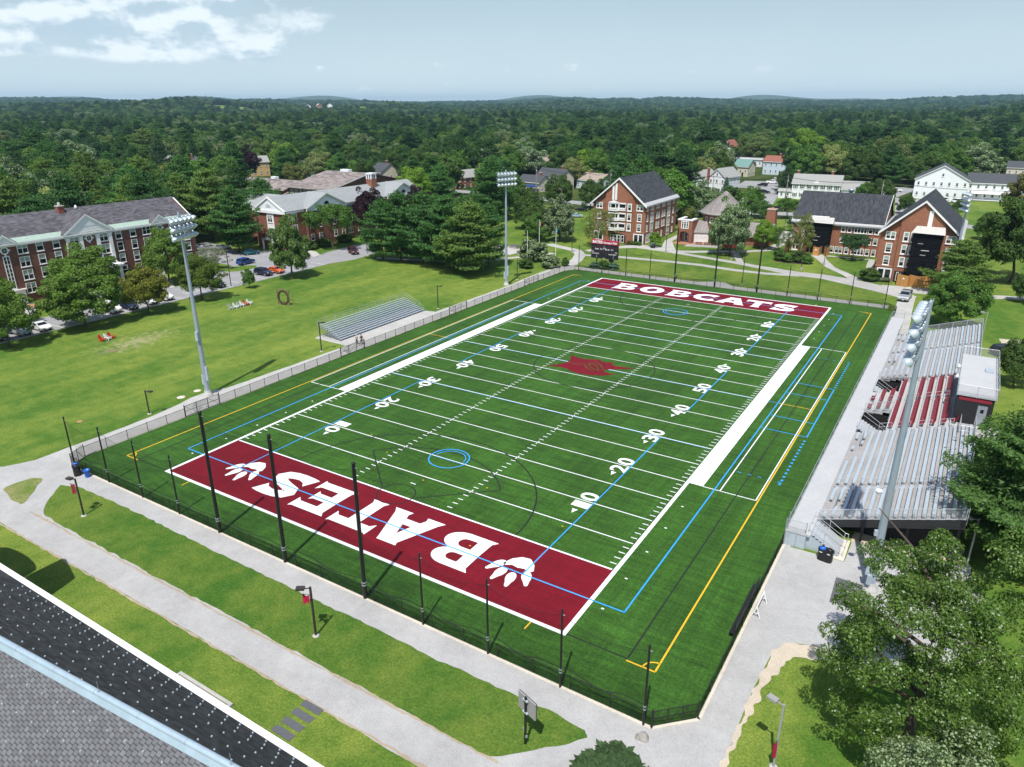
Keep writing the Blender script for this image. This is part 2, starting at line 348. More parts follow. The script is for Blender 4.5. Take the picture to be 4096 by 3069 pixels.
M = dict(
    lawn=grass_mat('lawn_grass', (.064, .138, .018), (.180, .232, .040), dirt=[
        (-45.5, 20.2, 2.9, 4.8, .12, (.17, .13, .085), .05, .3, .5), (-46.5, 25.5, 8.5, 17.0, .1, (.30, .29, .15), .02, .5, .9)]),
    strip=grass_mat('strip_grass', (.046, .118, .015), (.130, .182, .030)),
    patchy=grass_mat('patchy_grass', (.075, .16, .015), (.25, .24, .10)),
    sand=pave_mat('bare_sand', (.50, .43, .34)),
    verge=pave_mat('worn_verge_soil', (.36, .30, .22)),
    conc=pave_mat('pale_concrete', (.44, .43, .41)),
    asph=pave_mat('grey_asphalt', (.385, .38, .375)),
    asph2=pave_mat('pale_old_asphalt', (.42, .41, .39)),
    lot=pave_mat('car_park_asphalt', (.29, .29, .30)),
    street=pave_mat('street_asphalt', (.30, .30, .305)),
    turf=turf_mat('green_turf', (.033, .094, .011)),
    maroon=turf_mat('maroon_turf', (.155, .004, .012), k=.5),
    pwhite=flat('white_turf_fibre', (.80, .81, .82), .8, spec=.2, var=.05, sc=5, var2=.04, sc2=.5), pblue=flat('blue_turf_line', (.03, .33, .78), .7, var=.15, sc=3),
    pblack=flat('black_turf_line', (.012, .013, .014), .8), pyel=flat('yellow_turf_line', (.72, .42, .02), .7, var=.12, sc=3),
    bluebox=flat('blue_plastic', (.02, .13, .60), .4),
    curb=pave_mat('curb_concrete', (.58, .53, .44)),
    black=flat('black_powder_coat', (.012, .012, .013), .45, var=.1, sc=3), blackw=flat('black_wire', (.01, .01, .011), .6),
    chain=seethrough('chain_link_black', (.012, .012, .013), .34), chaind=seethrough('windscreen_mesh', (.010, .012, .012), .50, .8),
    chaing=seethrough('chain_link_galvanised', (.45, .46, .47), .24),
    net=seethrough('ball_netting', (.012, .013, .014), .13), netd=seethrough('debris_netting', (.012, .013, .016), .70, .9),
    galv=flat('galvanised_steel', (.42, .46, .50), .42, .55, var=.12, sc=4), galvp=flat('galvanised_pole', (.36, .42, .49), .5, .35, var=.08, sc=2),
    alu=flat('anodised_aluminium', (.60, .63, .66), .38, .45, var=.08, sc=3), aluw=flat('pale_aluminium', (.46, .53, .59), .42, .25, var=.1, sc=2),
    deck=pave_mat('grandstand_concrete', (.33, .32, .32), 5.0, .14, .16), walk=pave_mat('walkway_concrete', (.44, .445, .455), 4.0, .08, .07),
    dark=flat('dark_steel', (.020, .021, .023), .6, var=.2, sc=1), void=flat('black_and_shade_fill', (.012, .012, .012), .9),  # void: near-black, shade of openings put into the colour, also black parts
    redseat=flat('red_plastic_seat', (.20, .010, .018), .38, spec=.45, var=.1, sc=2),
    white=flat('white_paint', (.80, .81, .82), .5, var=.05, sc=1.2), white2=flat('white_clapboard', (.78, .80, .82), .6, var=.05, sc=.8),
    trim=flat('white_trim', (.80, .80, .79), .55, var=.06, sc=1.0), glass=flat('dark_window_glass', (.012, .014, .016), .08, spec=.6),
    blind=flat('pale_blind', (.30, .36, .33), .35, spec=.5), blindw=flat('light_blind', (.48, .52, .54), .3),
    brickA=brick('brown_red_brick', (.135, .056, .042), (.195, .080, .058), (.15, .10, .08)),
    brickB=brick('red_brick', (.20, .070, .046), (.27, .098, .062), (.22, .15, .12)),
    brickC=brick('orange_brick', (.25, .085, .046), (.33, .125, .068), (.27, .19, .14)),
    brownband=flat('brown_band_course', (.36, .16, .10), .8),
    slateA=shingle('purple_grey_shingle', (.100, .096, .108), .34, .9, .40, 0.0, 'Y', patch=.25), slateG=shingle('charcoal_shingle', (.048, .052, .060), .34, 1.0, .30, 0.0, 'Y', patch=.25),
    roofgrey=shingle('pale_grey_roof', (.29, .305, .31), .06, 2.0, .45, 0.0, 'Y', patch=.06), roofslate=shingle('mottled_slate', (.23, .195, .185), .36, 1.8, .8, 0.0, 'X', patch=.25),
    copper=flat('verdigris_copper', (.34, .44, .37), .6, var=.14, sc=1.5), lead=shingle('weathered_lead', (.26, .235, .225), .10, .8, 3.0, 0.03, 'X', patch=.12),
    roofnear=shingle('slate_shade_side', (.052, .054, .056), .38, .55, .22, .016, 'X', .5, .18),  # slate darkened in colour for the slope turned from the sun
    rooflit=shingle('slate_sunlit_side', (.14, .142, .15), .16, .22, .37, .016, 'Y', .25, .14),  # slate lightened in colour for the slope facing the sun
    cap=flat('zinc_ridge', (.40, .50, .58), .4, .25, var=.12, sc=1.2), plywood=flat('plywood', (.50, .25, .075), .7, var=.22, sc=1.2),
    tarp=flat('white_tarpaulin', (.50, .49, .46), .6, var=.1, sc=2), tarpb=flat('blue_tarpaulin', (.015, .055, .17), .6, var=.25, sc=1.5),
    wood=flat('weathered_wood', (.16, .12, .085), .85, var=.25, sc=3), rust=flat('rusty_vine', (.10, .052, .030), .9, var=.3, sc=6),
    bark=flat('tree_bark', (.085, .067, .052), .95, var=.3, sc=6, bump=.5), birchb=flat('birch_bark', (.55, .53, .50), .8, var=.2, sc=8),
    pole=flat('utility_pole_wood', (.30, .275, .25), .9, var=.2, sc=2), bronze=flat('bronze_paint', (.045, .036, .030), .5), greyp=flat('grey_lamp_paint', (.30, .30, .29), .5),
    red=flat('red_paint', (.55, .012, .014), .45), pink=flat('magenta_banner', (.42, .012, .055), .65), bannerm=flat('maroon_banner', (.26, .02, .035), .65),
    tyre=flat('tyre_rubber', (.014, .014, .015), .8), rim=flat('wheel_rim', (.35, .36, .37), .35, .6),
    carglass=flat('car_glass', (.012, .015, .018), .06, spec=.6), lamp=flat('headlamp_lens', (.70, .72, .74), .15), tail=flat('tail_lamp', (.35, .01, .01), .2),
    skin=flat('skin', (.45, .26, .18), .6), shirt=flat('grey_shirt', (.42, .43, .45), .8), shirtd=flat('charcoal_shirt', (.035, .036, .042), .8), trouser=flat('black_trousers', (.014, .014, .017), .8), hair=flat('dark_hair', (.03, .02, .014), .7), cap_w=flat('white_cap', (.7, .7, .7), .7),
    stone=flat('boulder_stone', (.30, .28, .255), .9, var=.25, sc=2), bluestone=flat('bluestone_slab', (.105, .108, .12), .8, var=.15, sc=3), sign=flat('scoreboard_black', (.016, .018, .024), .5, var=.1, sc=1), crimson=flat('crimson_header', (.38, .012, .045), .5),
    ltext=flat('white_lettering', (.85, .85, .85), .6), mulch=flat('dark_mulch', (.055, .038, .028), .95, var=.3, sc=3), patio=flat('orange_patio_brick', (.42, .20, .13), .85, var=.15, sc=2), cone=flat('orange_plastic', (.8, .12, .01), .5),
    teal=flat('teal_roof', (.15, .27, .24), .6), redroof=flat('red_shingle', (.27, .10, .075), .8, var=.15, sc=2), tanroof=flat('tan_shingle', (.33, .27, .23), .85, var=.15, sc=2), greyroof=flat('grey_shingle', (.30, .30, .29), .85, var=.12, sc=2), darkroof=flat('dark_shingle', (.065, .07, .08), .85, var=.2, sc=2),
    cream=flat('cream_siding', (.62, .57, .46), .7), beige=flat('yellow_siding', (.60, .42, .20), .7), bluew=flat('pale_blue_siding', (.56, .66, .74), .65, var=.05, sc=.8), brickch=flat('chimney_brick', (.26, .085, .055), .85, var=.2, sc=4),
    foam=flat('white_marker_dot', (.8, .8, .78), .6),
)
# ------------------------------------------------------------------ terrain
_skx = [-3000, 0, 150, 370, 460, 560, 620, 680, 750, 830, 930, 1024, 1180, 1300, 1500, 1700, 1850, 2050, 2130, 2200, 2300, 2400, 2500, 2570, 2640, 2750, 2900, 3072, 3170, 3250, 3480, 3560, 3700, 3900, 4096, 7000]
_sky = [392, 390, 391, 393, 403, 402, 398, 391, 385, 390, 399, 396, 400, 402, 408, 408, 406, 402, 396, 391, 390, 396, 392, 398, 388, 392, 396, 402, 396, 404, 404, 401, 391, 384, 379, 385]
def px_dir(x, y):
    return _f + _r2*((x-2048)/FPX) + _u2*((1534.5-y)/FPX)
_azs, _els = [], []
for x, y in zip(_skx, _sky):
    d = px_dir(min(max(x, -1500), 5600), y); _azs.append(math.atan2(d.x, d.y)); _els.append(math.atan2(d.z, math.hypot(d.x, d.y)))
def sstep(a, b, x):
    t = np.clip((x-a)/(b-a), 0, 1); return t*t*(3-2*t)
HILLOCKS = []
for _p, _d, _z, _w in ((1345, 2650, 25, 250), (905, 2350, 17, 130)):
    _v = px_dir(_p, 413); HILLOCKS.append((math.atan2(_v.x, _v.y), _d, _z, _w))
def terrain_z(x, y):
    x = np.asarray(x, float); y = np.asarray(y, float)
    dx, dy = x-CAM.x, y-CAM.y; r = np.hypot(dx, dy); az = np.arctan2(dx, dy)
    el = np.interp(az, _azs, _els)
    R = 5600 + 500*np.sin(az*9)
    crest = 37.5 + R*np.tan(el) - 15
    z = crest*sstep(2300, 1.0, 0)*0 + crest*np.clip((r-2000)/(R-2000), 0, 1)**2.0
    fall = sstep(0, 1, (r-R)/2500); z = z*(1-fall) + (10)*fall
    und = 5*np.sin(x*.0041+1)*np.cos(y*.0037)+3*np.sin(x*.011+y*.007)
    z = z + und*sstep(700, 1600, r)*(1-sstep(2600, 4200, r))
    # nearer wooded rise in the west and in the far east
    w = np.exp(-((az+1.03)/.13)**2)*np.exp(-((r-2300)/600)**2); z = z + 22*w
    w = np.exp(-((az-.06)/.07)**2)*np.exp(-((r-1500)/450)**2); z = z + 17*w
    el2 = np.radians(-.14+.15*np.sin(az*11+.6)+.09*np.sin(az*27+2)+.05*np.sin(az*61)); z = np.maximum(z, (37.5+3300*np.tan(el2)-15)*np.exp(-((r-3300)/420)**2))
    el3 = np.radians(.02+.13*np.sin(az*17+2.1)+.08*np.sin(az*39)); z = np.maximum(z, (37.5+4500*np.tan(el3)-15)*np.exp(-((r-4500)/420)**2))
    for (fa, fr, fz, fw) in HILLOCKS: z = z + fz*np.exp(-((az-fa)*fr/(fw*1.5))**2-((r-fr)/fw)**2)
    far = (37.5 + 11500*math.tan(rad(.24)) + 40*np.sin(az*21) + 22*np.sin(az*47+1))
    z = np.where(r > 9000, z + (far-z)*sstep(9000, 11400, r), z)
    return z*sstep(480, 900, r)
def build_ground():
    rings = [0.1, 60, 140, 260, 400, 480, 560, 650, 760, 900, 1050, 1250, 1500, 1750, 2000, 2150, 2300, 2450, 2600, 2750, 2900, 3050, 3200, 3300, 3400, 3550, 3700, 3900, 4100, 4300, 4450, 4550, 4700, 4900, 5100, 5350, 5600, 5850, 6200, 6700, 7300, 8000, 9000, 9600, 10200, 10800, 11400, 11700, 12000]
    na = 540
    az = np.linspace(0, 2*PI, na, endpoint=False)
    vs = []; fs = []
    for r in rings:
        x = CAM.x + r*np.sin(az); y = CAM.y + r*np.cos(az); z = terrain_z(x, y)
        vs += list(zip(x.tolist(), y.tolist(), z.tolist()))
    for k in range(len(rings)-1):
        for i in range(na):
            j = (i+1) % na; fs.append((k*na+i, k*na+j, (k+1)*na+j, (k+1)*na+i))
    mb = MB(); mb.add(vs, fs, 0, True)
    o = mb.build('ground', M['floor']); tag(o, kind='structure'); return o
M['floor'] = grass_mat('woodland_floor', (.030, .060, .012), (.075, .095, .025), fine=1.5)
GROUND = build_ground()

def rough(pts, step=1.6, amp=.10, seed=3, closed=True):
    """a ragged mown edge: extra points along each side, nudged a few centimetres"""
    rr = random.Random(seed); out = []
    n = len(pts)
    for i in range(n if closed else n-1):
        a, b = Vector(pts[i]), Vector(pts[(i+1) % n]); L = (b-a).length; k = max(1, int(L/step))
        nrm = Vector((-(b-a).y, (b-a).x)).normalized() if L > 0 else Vector((0, 0))
        for j in range(k):
            p = a.lerp(b, j/k)
            if j: p = p + nrm*rr.uniform(-amp, amp)
            out.append((p.x, p.y))
    return out
def smooth2(pts, it=2):
    for _ in range(it):
        q = []
        for i in range(len(pts)):
            a, b = pts[i], pts[(i+1) % len(pts)]
            q += [(a[0]*.75+b[0]*.25, a[1]*.75+b[1]*.25), (a[0]*.25+b[0]*.75, a[1]*.25+b[1]*.75)]
        pts = q
    return pts
def sheet(name, pts, z, mat, kind='structure'):
    me = bpy.data.meshes.new(name)
    tri = tessellate_polygon([[Vector((x, y, 0)) for x, y in pts]])
    fs = []
    for t in tri:
        a, b, c_ = (Vector(pts[i]) for i in t)
        fs.append(t if (b-a).cross(c_-a) > 0 else (t[0], t[2], t[1]))
    me.from_pydata([(x, y, z) for x, y in pts], [], fs); me.materials.append(mat); me.update()
    o = link(name, me); o['kind'] = kind; return o
Z1, Z2, Z3, Z4 = .012, .020, .028, .036
sheet('lawn', [(-130, -90), (120, -90), (140, 215), (60, 262), (0, 214), (-90, 214), (-125, 120)], Z1, M['lawn'])
# ---- paths round the pitch
path_near = [(-40, -24), (-40, -16.5), (-30, -14.8), (-16.5, -9.2), (-15.2, -6.5), (-15.2, -4.75), (-11.0, -4.75), (60.25, -4.75), (60.25, 20.8), (65.4, 20.9), (65.5, 24.8), (74.8, 26.2), (75.2, 14), (74.5, 12.0), (72, 9.8), (68, 8.6), (65.3, 8.5), (63.9, 7.9), (62.9, 6.5), (62.6, 2.0), (62.7, -6), (63.1, -12), (63.6, -30),
             (60, -30), (47.6, -15.3), (37, -15.1), (22.6, -15.0), (2.6, -15.1), (-4.4, -15.0), (-14, -16.6), (-26, -20)]
sheet('asphalt_path', rough(path_near, 1.2, .05, 1), Z2, M['asph'])
sheet('asphalt_path_corner', [(57.0, -5.2), (60.9, -5.2), (60.9, 21.2), (60.25, 21.2), (60.25, -2.7), (57.9, -4.7)], Z2+.003, M['asph'])
def strip2(name, line, w, z, mat, seed=5, amp=.06):
    """a path of even width along a line"""
    n = len(line); L = []; Rr = []
    for i, p in enumerate(line):
        a = Vector(line[max(i-1, 0)]); b = Vector(line[min(i+1, n-1)]); d = (b-a).normalized(); nn = Vector((-d.y, d.x))
        ww = w[i] if isinstance(w, (list, tuple)) else w
        L.append(Vector(p)+nn*ww/2); Rr.append(Vector(p)-nn*ww/2)
    pts = [(p.x, p.y) for p in L] + [(p.x, p.y) for p in reversed(Rr)]
    return sheet(name, rough(pts, 1.8, amp, seed), z, mat)
sheet('asphalt_path_west', rough([(-15.2, -4.9), (-15.2, 2.9), (-15.3, 7.7), (-15.9, 12), (-16.6, 14.4), (-16.6, 17.4), (-15.5, 19.5), (-15.3, 24.4), (-14.7, 41.2), (-15.0, 42.4), (-22.3, 42.6), (-22.6, 44.1), (-20.5, 66.2), (-16.6, 66.6), (-15.0, 66.9), (-14.5, 93.6), (-15.0, 98), (-15.3, 108), (-15.0, 116), (-11.2, 116), (-9.7, 114.7), (-11.3, 112.3), (-11.3, -3.0), (-10.6, -4.9)], 1.6, .07, 2), Z2+.002, M['asph2'])
for k, (line, ww, zz) in enumerate((
    ([(-12.7, 114.2), (-13.2, 119), (-14.9, 126), (-17, 132), (-20.5, 136.5), (-32, 141)], 3.0, Z2+.004),
    ([(-12.2, 116.4), (0, 116.4), (30, 116.4), (58.5, 116.4)], 2.9, Z2+.006),
    ([(-17, 131.6), (-8, 134.4), (5, 135.7), (14.2, 135.9), (23.4, 134.4), (30.3, 134.5), (37.5, 136.4)], 2.3, Z2+.008),
    ([(-8, 149.6), (0, 149.0), (7.9, 146.8), (14.6, 145), (21, 143.3), (27.2, 141), (36.5, 138.2), (43.5, 138), (51, 134.6), (58, 130.6), (61.2, 127)], [2, 3, 2.4, 2.4, 2.6, 2.8, 4.6, 5.0, 6, 6, 4], Z2+.010),
    ([(55.5, 133.5), (61.5, 134.6), (66, 135), (72, 134.8), (78, 137.6), (90, 142)], [6, 6, 6, 4, 3, 2.4], Z2+.012),
    ([(60.9, 128), (61.2, 118), (61.7, 108), (62, 98)], 3.0, Z2+.014),
    ([(1, 148.5), (7, 151.4), (12, 155), (19, 159.3), (23.3, 164), (24.4, 175), (24.6, 190)], [3, 3, 2.4, 2.3, 2.4, 2.6, 3.0], Z2+.016),
    ([(17.0, 156.4), (19.5, 150), (22.2, 143)], 1.7, Z2+.018),
    ([(1, 149), (-2.5, 158), (-4.6, 164), (-5, 174), (-6, 186)], [4, 3, 2.2, 2.0, 2.0], Z2+.020),
    ([(-18, 137.5), (-12.6, 147), (-9, 151.2), (-3.5, 152), (1, 150)], [2.4, 3, 5, 4, 3], Z2+.022),
    ([(36.4, 165), (38.2, 159.5), (42, 150), (47, 143), (49.5, 138.5)], [4, 2.4, 2.1, 2.2, 3], Z2+.024),
    ([(37.5, 164.2), (44, 165), (49.5, 164.8), (50, 157), (51, 150), (52.3, 143)], 1.6, Z2+.026))):
    strip2('asphalt_path_north', line, ww, zz, M['asph2'], 40+k)
sheet('asphalt_path_north', rough([(19.3, 117.7), (22.9, 120.2), (25.2, 120.3), (27.6, 117.7)], 1, .05, 4), Z2+.003, M['asph2'])
sheet('grass_strip', rough([(-6.9, -8.0), (-4.7, -7.2), (1.2, -7.0), (10.3, -7.1), (22.8, -7.25), (29.8, -7.3), (36.1, -7.3), (42.0, -7.5), (48.8, -7.3), (52.3, -7.25), (54.4, -7.5), (54.8, -7.9), (53.5, -9.5), (51.4, -11.5), (50.3, -12.4), (47.6, -12.5), (42.8, -12.4), (33.9, -12.3), (16.7, -12.3), (0.6, -12.2), (-2.4, -12.0), (-4.4, -10.7), (-5.6, -9.4)], .6, .10, 7), Z3, M['strip'])
sheet('grass_triangle', smooth2(rough([(-11.3, -11.6), (-11.4, -10.3), (-11.1, -8.8), (-10.0, -8.2), (-8.3, -9.8), (-6.5, -11.5), (-6.1, -12.3), (-8.6, -12.2)], .7, .12, 8), 1), Z3, M['patchy'])
sheet('sandy_verge', smooth2(rough([(62.5, -8), (62.65, 2), (62.8, 6.5), (63.9, 8.0), (66, 8.7), (69.0, 8.8), (69, 7.4), (66.3, 7.3), (64.2, 6.4), (63.2, 2.5), (62.9, -3), (62.8, -8)], .4, .20, 9), 1), Z3, M['sand'])
for k, (y0, x0, x1) in enumerate(((-12.5, -4, 51), (-15.15, -5, 48))):
    sheet('worn_verge', rough([(x0, y0-.07), (x1, y0-.07), (x1, y0+.10), (x0, y0+.10)], .5, .08, 30+k), Z3+.003, M['verge'])
sheet('gravel_bed', rough([(65.4, 24.6), (74.2, 25.9), (74.2, 29), (65.4, 29)], .8, .1, 3), Z3, M['sand'])
sheet('paver_patch', [(65.2, 18.2), (67.3, 18.2), (68.6, 14.9), (67.7, 14.5), (65.3, 14.4)], Z3+.004, M['bluestone'])
sheet('sandy_lot', rough([(77, 92), (88, 95), (90, 108), (77, 104)], 1, .3, 3), Z2, M['sand'])
# ---- car park and streets
sheet('car_park', rough([(-66.3, -20), (-64.9, 12.4), (-65.0, 32.7), (-65.0, 48.4), (-64.9, 66), (-65.2, 88.8), (-63.5, 96), (-64.5, 104), (-71.3, 117.7), (-75.8, 117), (-77.2, 109.8), (-76.2, 98.6), (-74.5, 93), (-80, 95), (-86, 93.5), (-91.5, 91.9), (-97, 91), (-100, 88), (-118, 92), (-121, 80), (-104, 74), (-84.5, 74.5), (-80.5, 66.5), (-77.5, 64), (-75.4, 54.0), (-75.3, 36.6), (-75.4, -20)], 3, .05, 4), Z2, M['lot'])
sheet('grass_island', smooth2([(-84.5, 69), (-79.5, 68.5), (-76.8, 71), (-76.9, 76), (-79.9, 78), (-83, 73)], 1), Z3, M['lawn'])
strip2('pavement', [(-60, 100), (-52, 103), (-42, 106), (-34, 112), (-24, 130)], 1.9, Z3, M['conc'], 6)
for (a, b) in (((-76, 34.5), (-89.5, 41.5)), ((-76, 51), (-89.5, 57.5)), ((-76, 22), (-89.5, 28)), ((-75.5, 43.5), (-89.5, 43.7))):
    strip2('pavement', [a, ((a[0]+b[0])/2, (a[1]+b[1])/2+.6), b], 3.2, Z3, M['conc'], 6)
strip2('pavement', [(-74.6, 93.5), (-80, 97), (-86, 98)], 2.2, Z3+.002, M['conc'], 6)
sheet('brick_patio', [(-87.5, 27), (-84.5, 27.2), (-84.8, 31), (-87.6, 31)], Z3+.006, M['patio'])
sheet('memorial_plaza', smooth2([(-44, 129.5), (-39, 136), (-35.5, 134), (-31.5, 122.6), (-36, 120.5)], 1), Z3+.006, M['conc'])
sheet('brick_terrace', [(-2.6, 160.6), (3.4, 160.6), (9.5, 163.8), (15, 165), (14, 168.5), (-2.6, 168.5)], Z3+.006, M['patio'])
strip2('street', [(-230, 232), (-110, 236), (-60, 226), (-20, 229), (16, 240), (45, 244), (90, 236), (140, 224)], 8.5, Z3, M['street'], 7)
strip2('street', [(6, 236), (-2, 260), (-7, 290), (-14, 330), (-22, 380)], 7.5, Z3+.003, M['street'], 8)
sheet('gravel_yard', [(20, 184), (36, 182), (38, 196), (18, 200)], Z3, M['asph2'])
sheet('mown_bank', rough([(-6, 262), (48, 250), (86, 248), (110, 240), (112, 312), (76, 318), (40, 312), (20, 308), (-4, 300)], 3, .3, 9), Z2, M['lawn'])
sheet('gravel_drive', [(40, 312), (46, 250), (58, 249), (60, 310)], Z3, M['street'])
sheet('front_lot', [(-30, 318), (40, 312), (46, 360), (-34, 352)], Z2, M['street'])
def meadow(fa, fr, fw):
    vs = []; n = 14
    for i in range(n+1):
        for j in range(n+1):
            a = fa+(i/n-.5)*fw*1.0/fr*(1-.35*math.sin(j*1.1)**2); r = fr-fw*.9+j/n*fw*1.2; x, y = CAM.x+r*math.sin(a), CAM.y+r*math.cos(a); vs.append((x, y, float(terrain_z(x, y))+.6))
    mb = MB(); mb.add(vs, [(i*(n+1)+j, i*(n+1)+j+1, (i+1)*(n+1)+j+1, (i+1)*(n+1)+j) for i in range(n) for j in range(n)], 0, True); structure(mb.build('meadow', M['lawn']))
for fa, fr, fz, fw in HILLOCKS: meadow(fa, fr, fw)
# painted bays of the car park
mb = MB()
for y in np.arange(14, 90, 3.05):
    mb.add([(-70.3, y-.05, Z3), (-65.4, y-.05, Z3), (-65.4, y+.05, Z3), (-70.3, y+.05, Z3)], [(0, 1, 2, 3)])
for y in np.arange(79, 92, 3.05):
    mb.add([(-92, y-.05, Z3), (-87.5, y-.05, Z3), (-87.5, y+.05, Z3), (-92, y+.05, Z3)], [(0, 1, 2, 3)])
o = mb.build('parking_bay_lines', M['white']); structure(o)
mb = MB()
for pts in ([(-64.8, 12), (-64.9, 66), (-65.1, 88.8), (-63.4, 96)], [(-75.4, 36), (-75.5, 54), (-77.6, 64), (-80.6, 66.5)], [(-74.5, 93), (-76.3, 98.6), (-77.3, 109.8), (-75.8, 117)]):
    for a, b in zip(pts[:-1], pts[1:]):
        d = Vector(b)-Vector(a); mb.obox(((a[0]+b[0])/2, (a[1]+b[1])/2, .06), d.length, .18, .14, math.atan2(d.y, d.x))
structure(mb.build('kerb', M['conc']))

# ------------------------------------------------------------------ the pitch
FENCE = [(-11.35, -2.9), (-10.3, -4.95), (57.9, -4.95), (60.2, -2.7), (60.2, 20.8)]
TURF = [(-11.35, -2.9), (-10.3, -4.9), (57.9, -4.9), (60.2, -2.7), (60.2, 112.6), (57.9, 114.9), (-9.6, 114.4), (-11.3, 112.0)]
sheet('turf_pitch', TURF, .024, M['turf'])
YD = .9144; FW = 48.77; FL = 120*YD
ZW, ZB, ZK, ZY, ZM = .034, .038, .036, .032, .029
def quad(mb, x0, x1, y0, y1, z): mb.add([(x0, y0, z), (x1, y0, z), (x1, y1, z), (x0, y1, z)], [(0, 1, 2, 3)])
def seg(mb, p, q, w, z):
    p, q = Vector(p), Vector(q); d = (q-p).normalized(); n = Vector((-d.y, d.x))*w/2
    mb.add([(*(p-n), z), (*(q-n), z), (*(q+n), z), (*(p+n), z)], [(0, 1, 2, 3)])
def arc(mb, c, r, a0, a1, w, z, n=48):
    vs = []; fs = []
    for i in range(n+1):
        t = a0+(a1-a0)*i/n
        for rr in (r-w/2, r+w/2): vs.append((c[0]+rr*math.cos(t), c[1]+rr*math.sin(t), z))
    fs = [(2*i, 2*i+1, 2*i+3, 2*i+2) for i in range(n)]
    mb.add(vs, fs)
def mir(y): return FL-y
for y0, y1 in ((0, 10*YD), (110*YD, FL)):
    sheet('end_zone', [(0, y0), (FW, y0), (FW, y1), (0, y1)], ZM, M['maroon'])
w = MB()
quad(w, -.38, FW+.38, -.36, 0, ZW); quad(w, -.38, FW+.38, FL, FL+.36, ZW)
for a, b, ww in ((0, 30*YD, .38), (30*YD, 90*YD, 1.85), (90*YD, FL, .38)):
    quad(w, -ww, 0, a, b, ZW); quad(w, FW, FW+ww, a, b, ZW)
for i in range(21):
    y = (10+5*i)*YD; hw = .10 if i in (0, 20) else .062
    quad(w, .12, FW-.12, y-hw, y+hw, ZW)
for j in range(11, 110):
    y = j*YD
    if (j % 5):
        for x in (.12, 17.75, 30.3, FW-.74): quad(w, x, x+.62, y-.055, y+.055, ZW)
    else:
        for x in (18.06, 30.62): quad(w, x-.055, x+.055, y-.42, y+.42, ZW)
for y in (12*YD+.9, mir(12*YD+.9)): quad(w, 24.1, 24.8, y-.06, y+.06, ZW)
for x, s in ((-7.12, 1), (-3.62, 1), (52.42, 1), (56.08, 1)): quad(w, x-.06, x+.06, 30*YD, 90*YD, ZW)
for y in (30*YD, 90*YD): quad(w, -7.12, -1.85, y-.06, y+.06, ZW); quad(w, FW+1.85, 56.14, y-.06, y+.06, ZW)
for y in np.arange(4, 26, 4.6):
    for x in (50.2, -1.6): quad(w, x-.12, x+.12, y-.08, y+.08, ZW); quad(w, x-.12, x+.12, mir(y)-.08, mir(y)+.08, ZW)
structure(w.build('white_field_lines', M['pwhite']))
b = MB()
for x0, x1, y in ((-3.1, 51.85, 4.5), (-3.1, 51.85, 105.1)): quad(b, x0-.07, x1+.07, y-.07, y+.07, ZB)
for x in (-3.1, 51.85): quad(b, x-.07, x+.07, 4.5, 105.1, ZB)
for x in (6.0, 42.45):
    for y0, y1 in ((4.5, 36.5), (46.0, 63.6), (73.2, 105.1)): quad(b, x-.06, x+.06, y0, y1, ZB)
for y in (40*YD, 60*YD, 80*YD): quad(b, .3, FW-.3, y-.15, y-.07, ZB)
quad(b, -3.1, .3, 54.8, 54.9, ZB); quad(b, FW, 52, 54.8, 54.9, ZB)
for cy, s in ((18.55, 1), (mir(18.55), -1)):
    arc(b, (24.2, cy), 2.3, 0, 2*PI, .14, ZB); arc(b, (24.25, cy), 1.85, (0 if s > 0 else PI), (PI if s > 0 else 2*PI), .10, ZB)
    quad(b, 22.4, 26.1, cy-.34*s-.05, cy-.34*s+.05, ZB)
quad(b, 57.28, 57.42, 45.7, 64.0, ZB)
for y in (45.7, 50.3, 59.35, 64.0): quad(b, 52.0, 57.35, y-.06, y+.06, ZB)
for y0, y1 in ((32.0, 45.0), (64.8, 77.8)):
    for y in np.arange(y0, y1, .94): quad(b, 57.2, 57.46, y, y+.36, ZB)
for y in (32.6, 77.2):
    for x in np.arange(52.8, 57, 1.05): quad(b, x, x+.4, y-.06, y+.06, ZB)
structure(b.build('blue_field_lines', M['pblue']))
k = MB()
for x in (-5.42, 54.12): quad(k, x-.06, x+.06, 0, FL, ZK)
for y in (-.12, FL+.12): quad(k, -5.42, -.4, y-.06, y+.06, ZK); quad(k, FW+.4, 54.12, y-.06, y+.06, ZK)
for y in (36.6, 73.2): quad(k, -5.4, -1.9, y-.05, y+.05, ZK); quad(k, FW+1.9, 54.1, y-.05, y+.05, ZK); quad(k, -1.85, -.1, y-.03, y+.03, ZW+.002); quad(k, FW+.1, FW+1.85, y-.03, y+.03, ZW+.002)
arc(k, (24.6, 54.87), 9.15, 0, 2*PI, .15, ZK, 96)
for cy, s in ((9.24, 1), (mir(9.24), -1)):
    A = lambda a: a if s > 0 else -a
    arc(k, (24.35, cy), 2.0, 0, 2*PI, .13, ZK, 48)
    arc(k, (24.35, cy), 14.45, A(0), A(PI), .16, ZK, 80)
    arc(k, (24.35, cy), 10.75, A(rad(36)), A(rad(144.5)), .14, ZK, 60)
    for a in (36, 144.5):
        t = rad(a); seg(k, (24.35+2*math.cos(t)*1.35, cy+s*.35), (24.35+10.75*math.cos(t), cy+s*10.75*math.sin(t)), .14, ZK)
    for a in (60, 80, 100, 120): t = rad(a); seg(k, (24.35+10.5*math.cos(t), cy+s*10.5*math.sin(t)), (24.35+11*math.cos(t), cy+s*11*math.sin(t)), .1, ZK)
structure(k.build('black_field_lines', M['pblack']))
yl = MB()
for x in (-7.45, 56.3): quad(yl, x-.07, x+.07, -.3, 109.95, ZY)
for y in (-.3, 109.9):
    quad(yl, -7.45, -5.4, y-.07, y+.07, ZY); quad(yl, 54.1, 56.3, y-.07, y+.07, ZY)
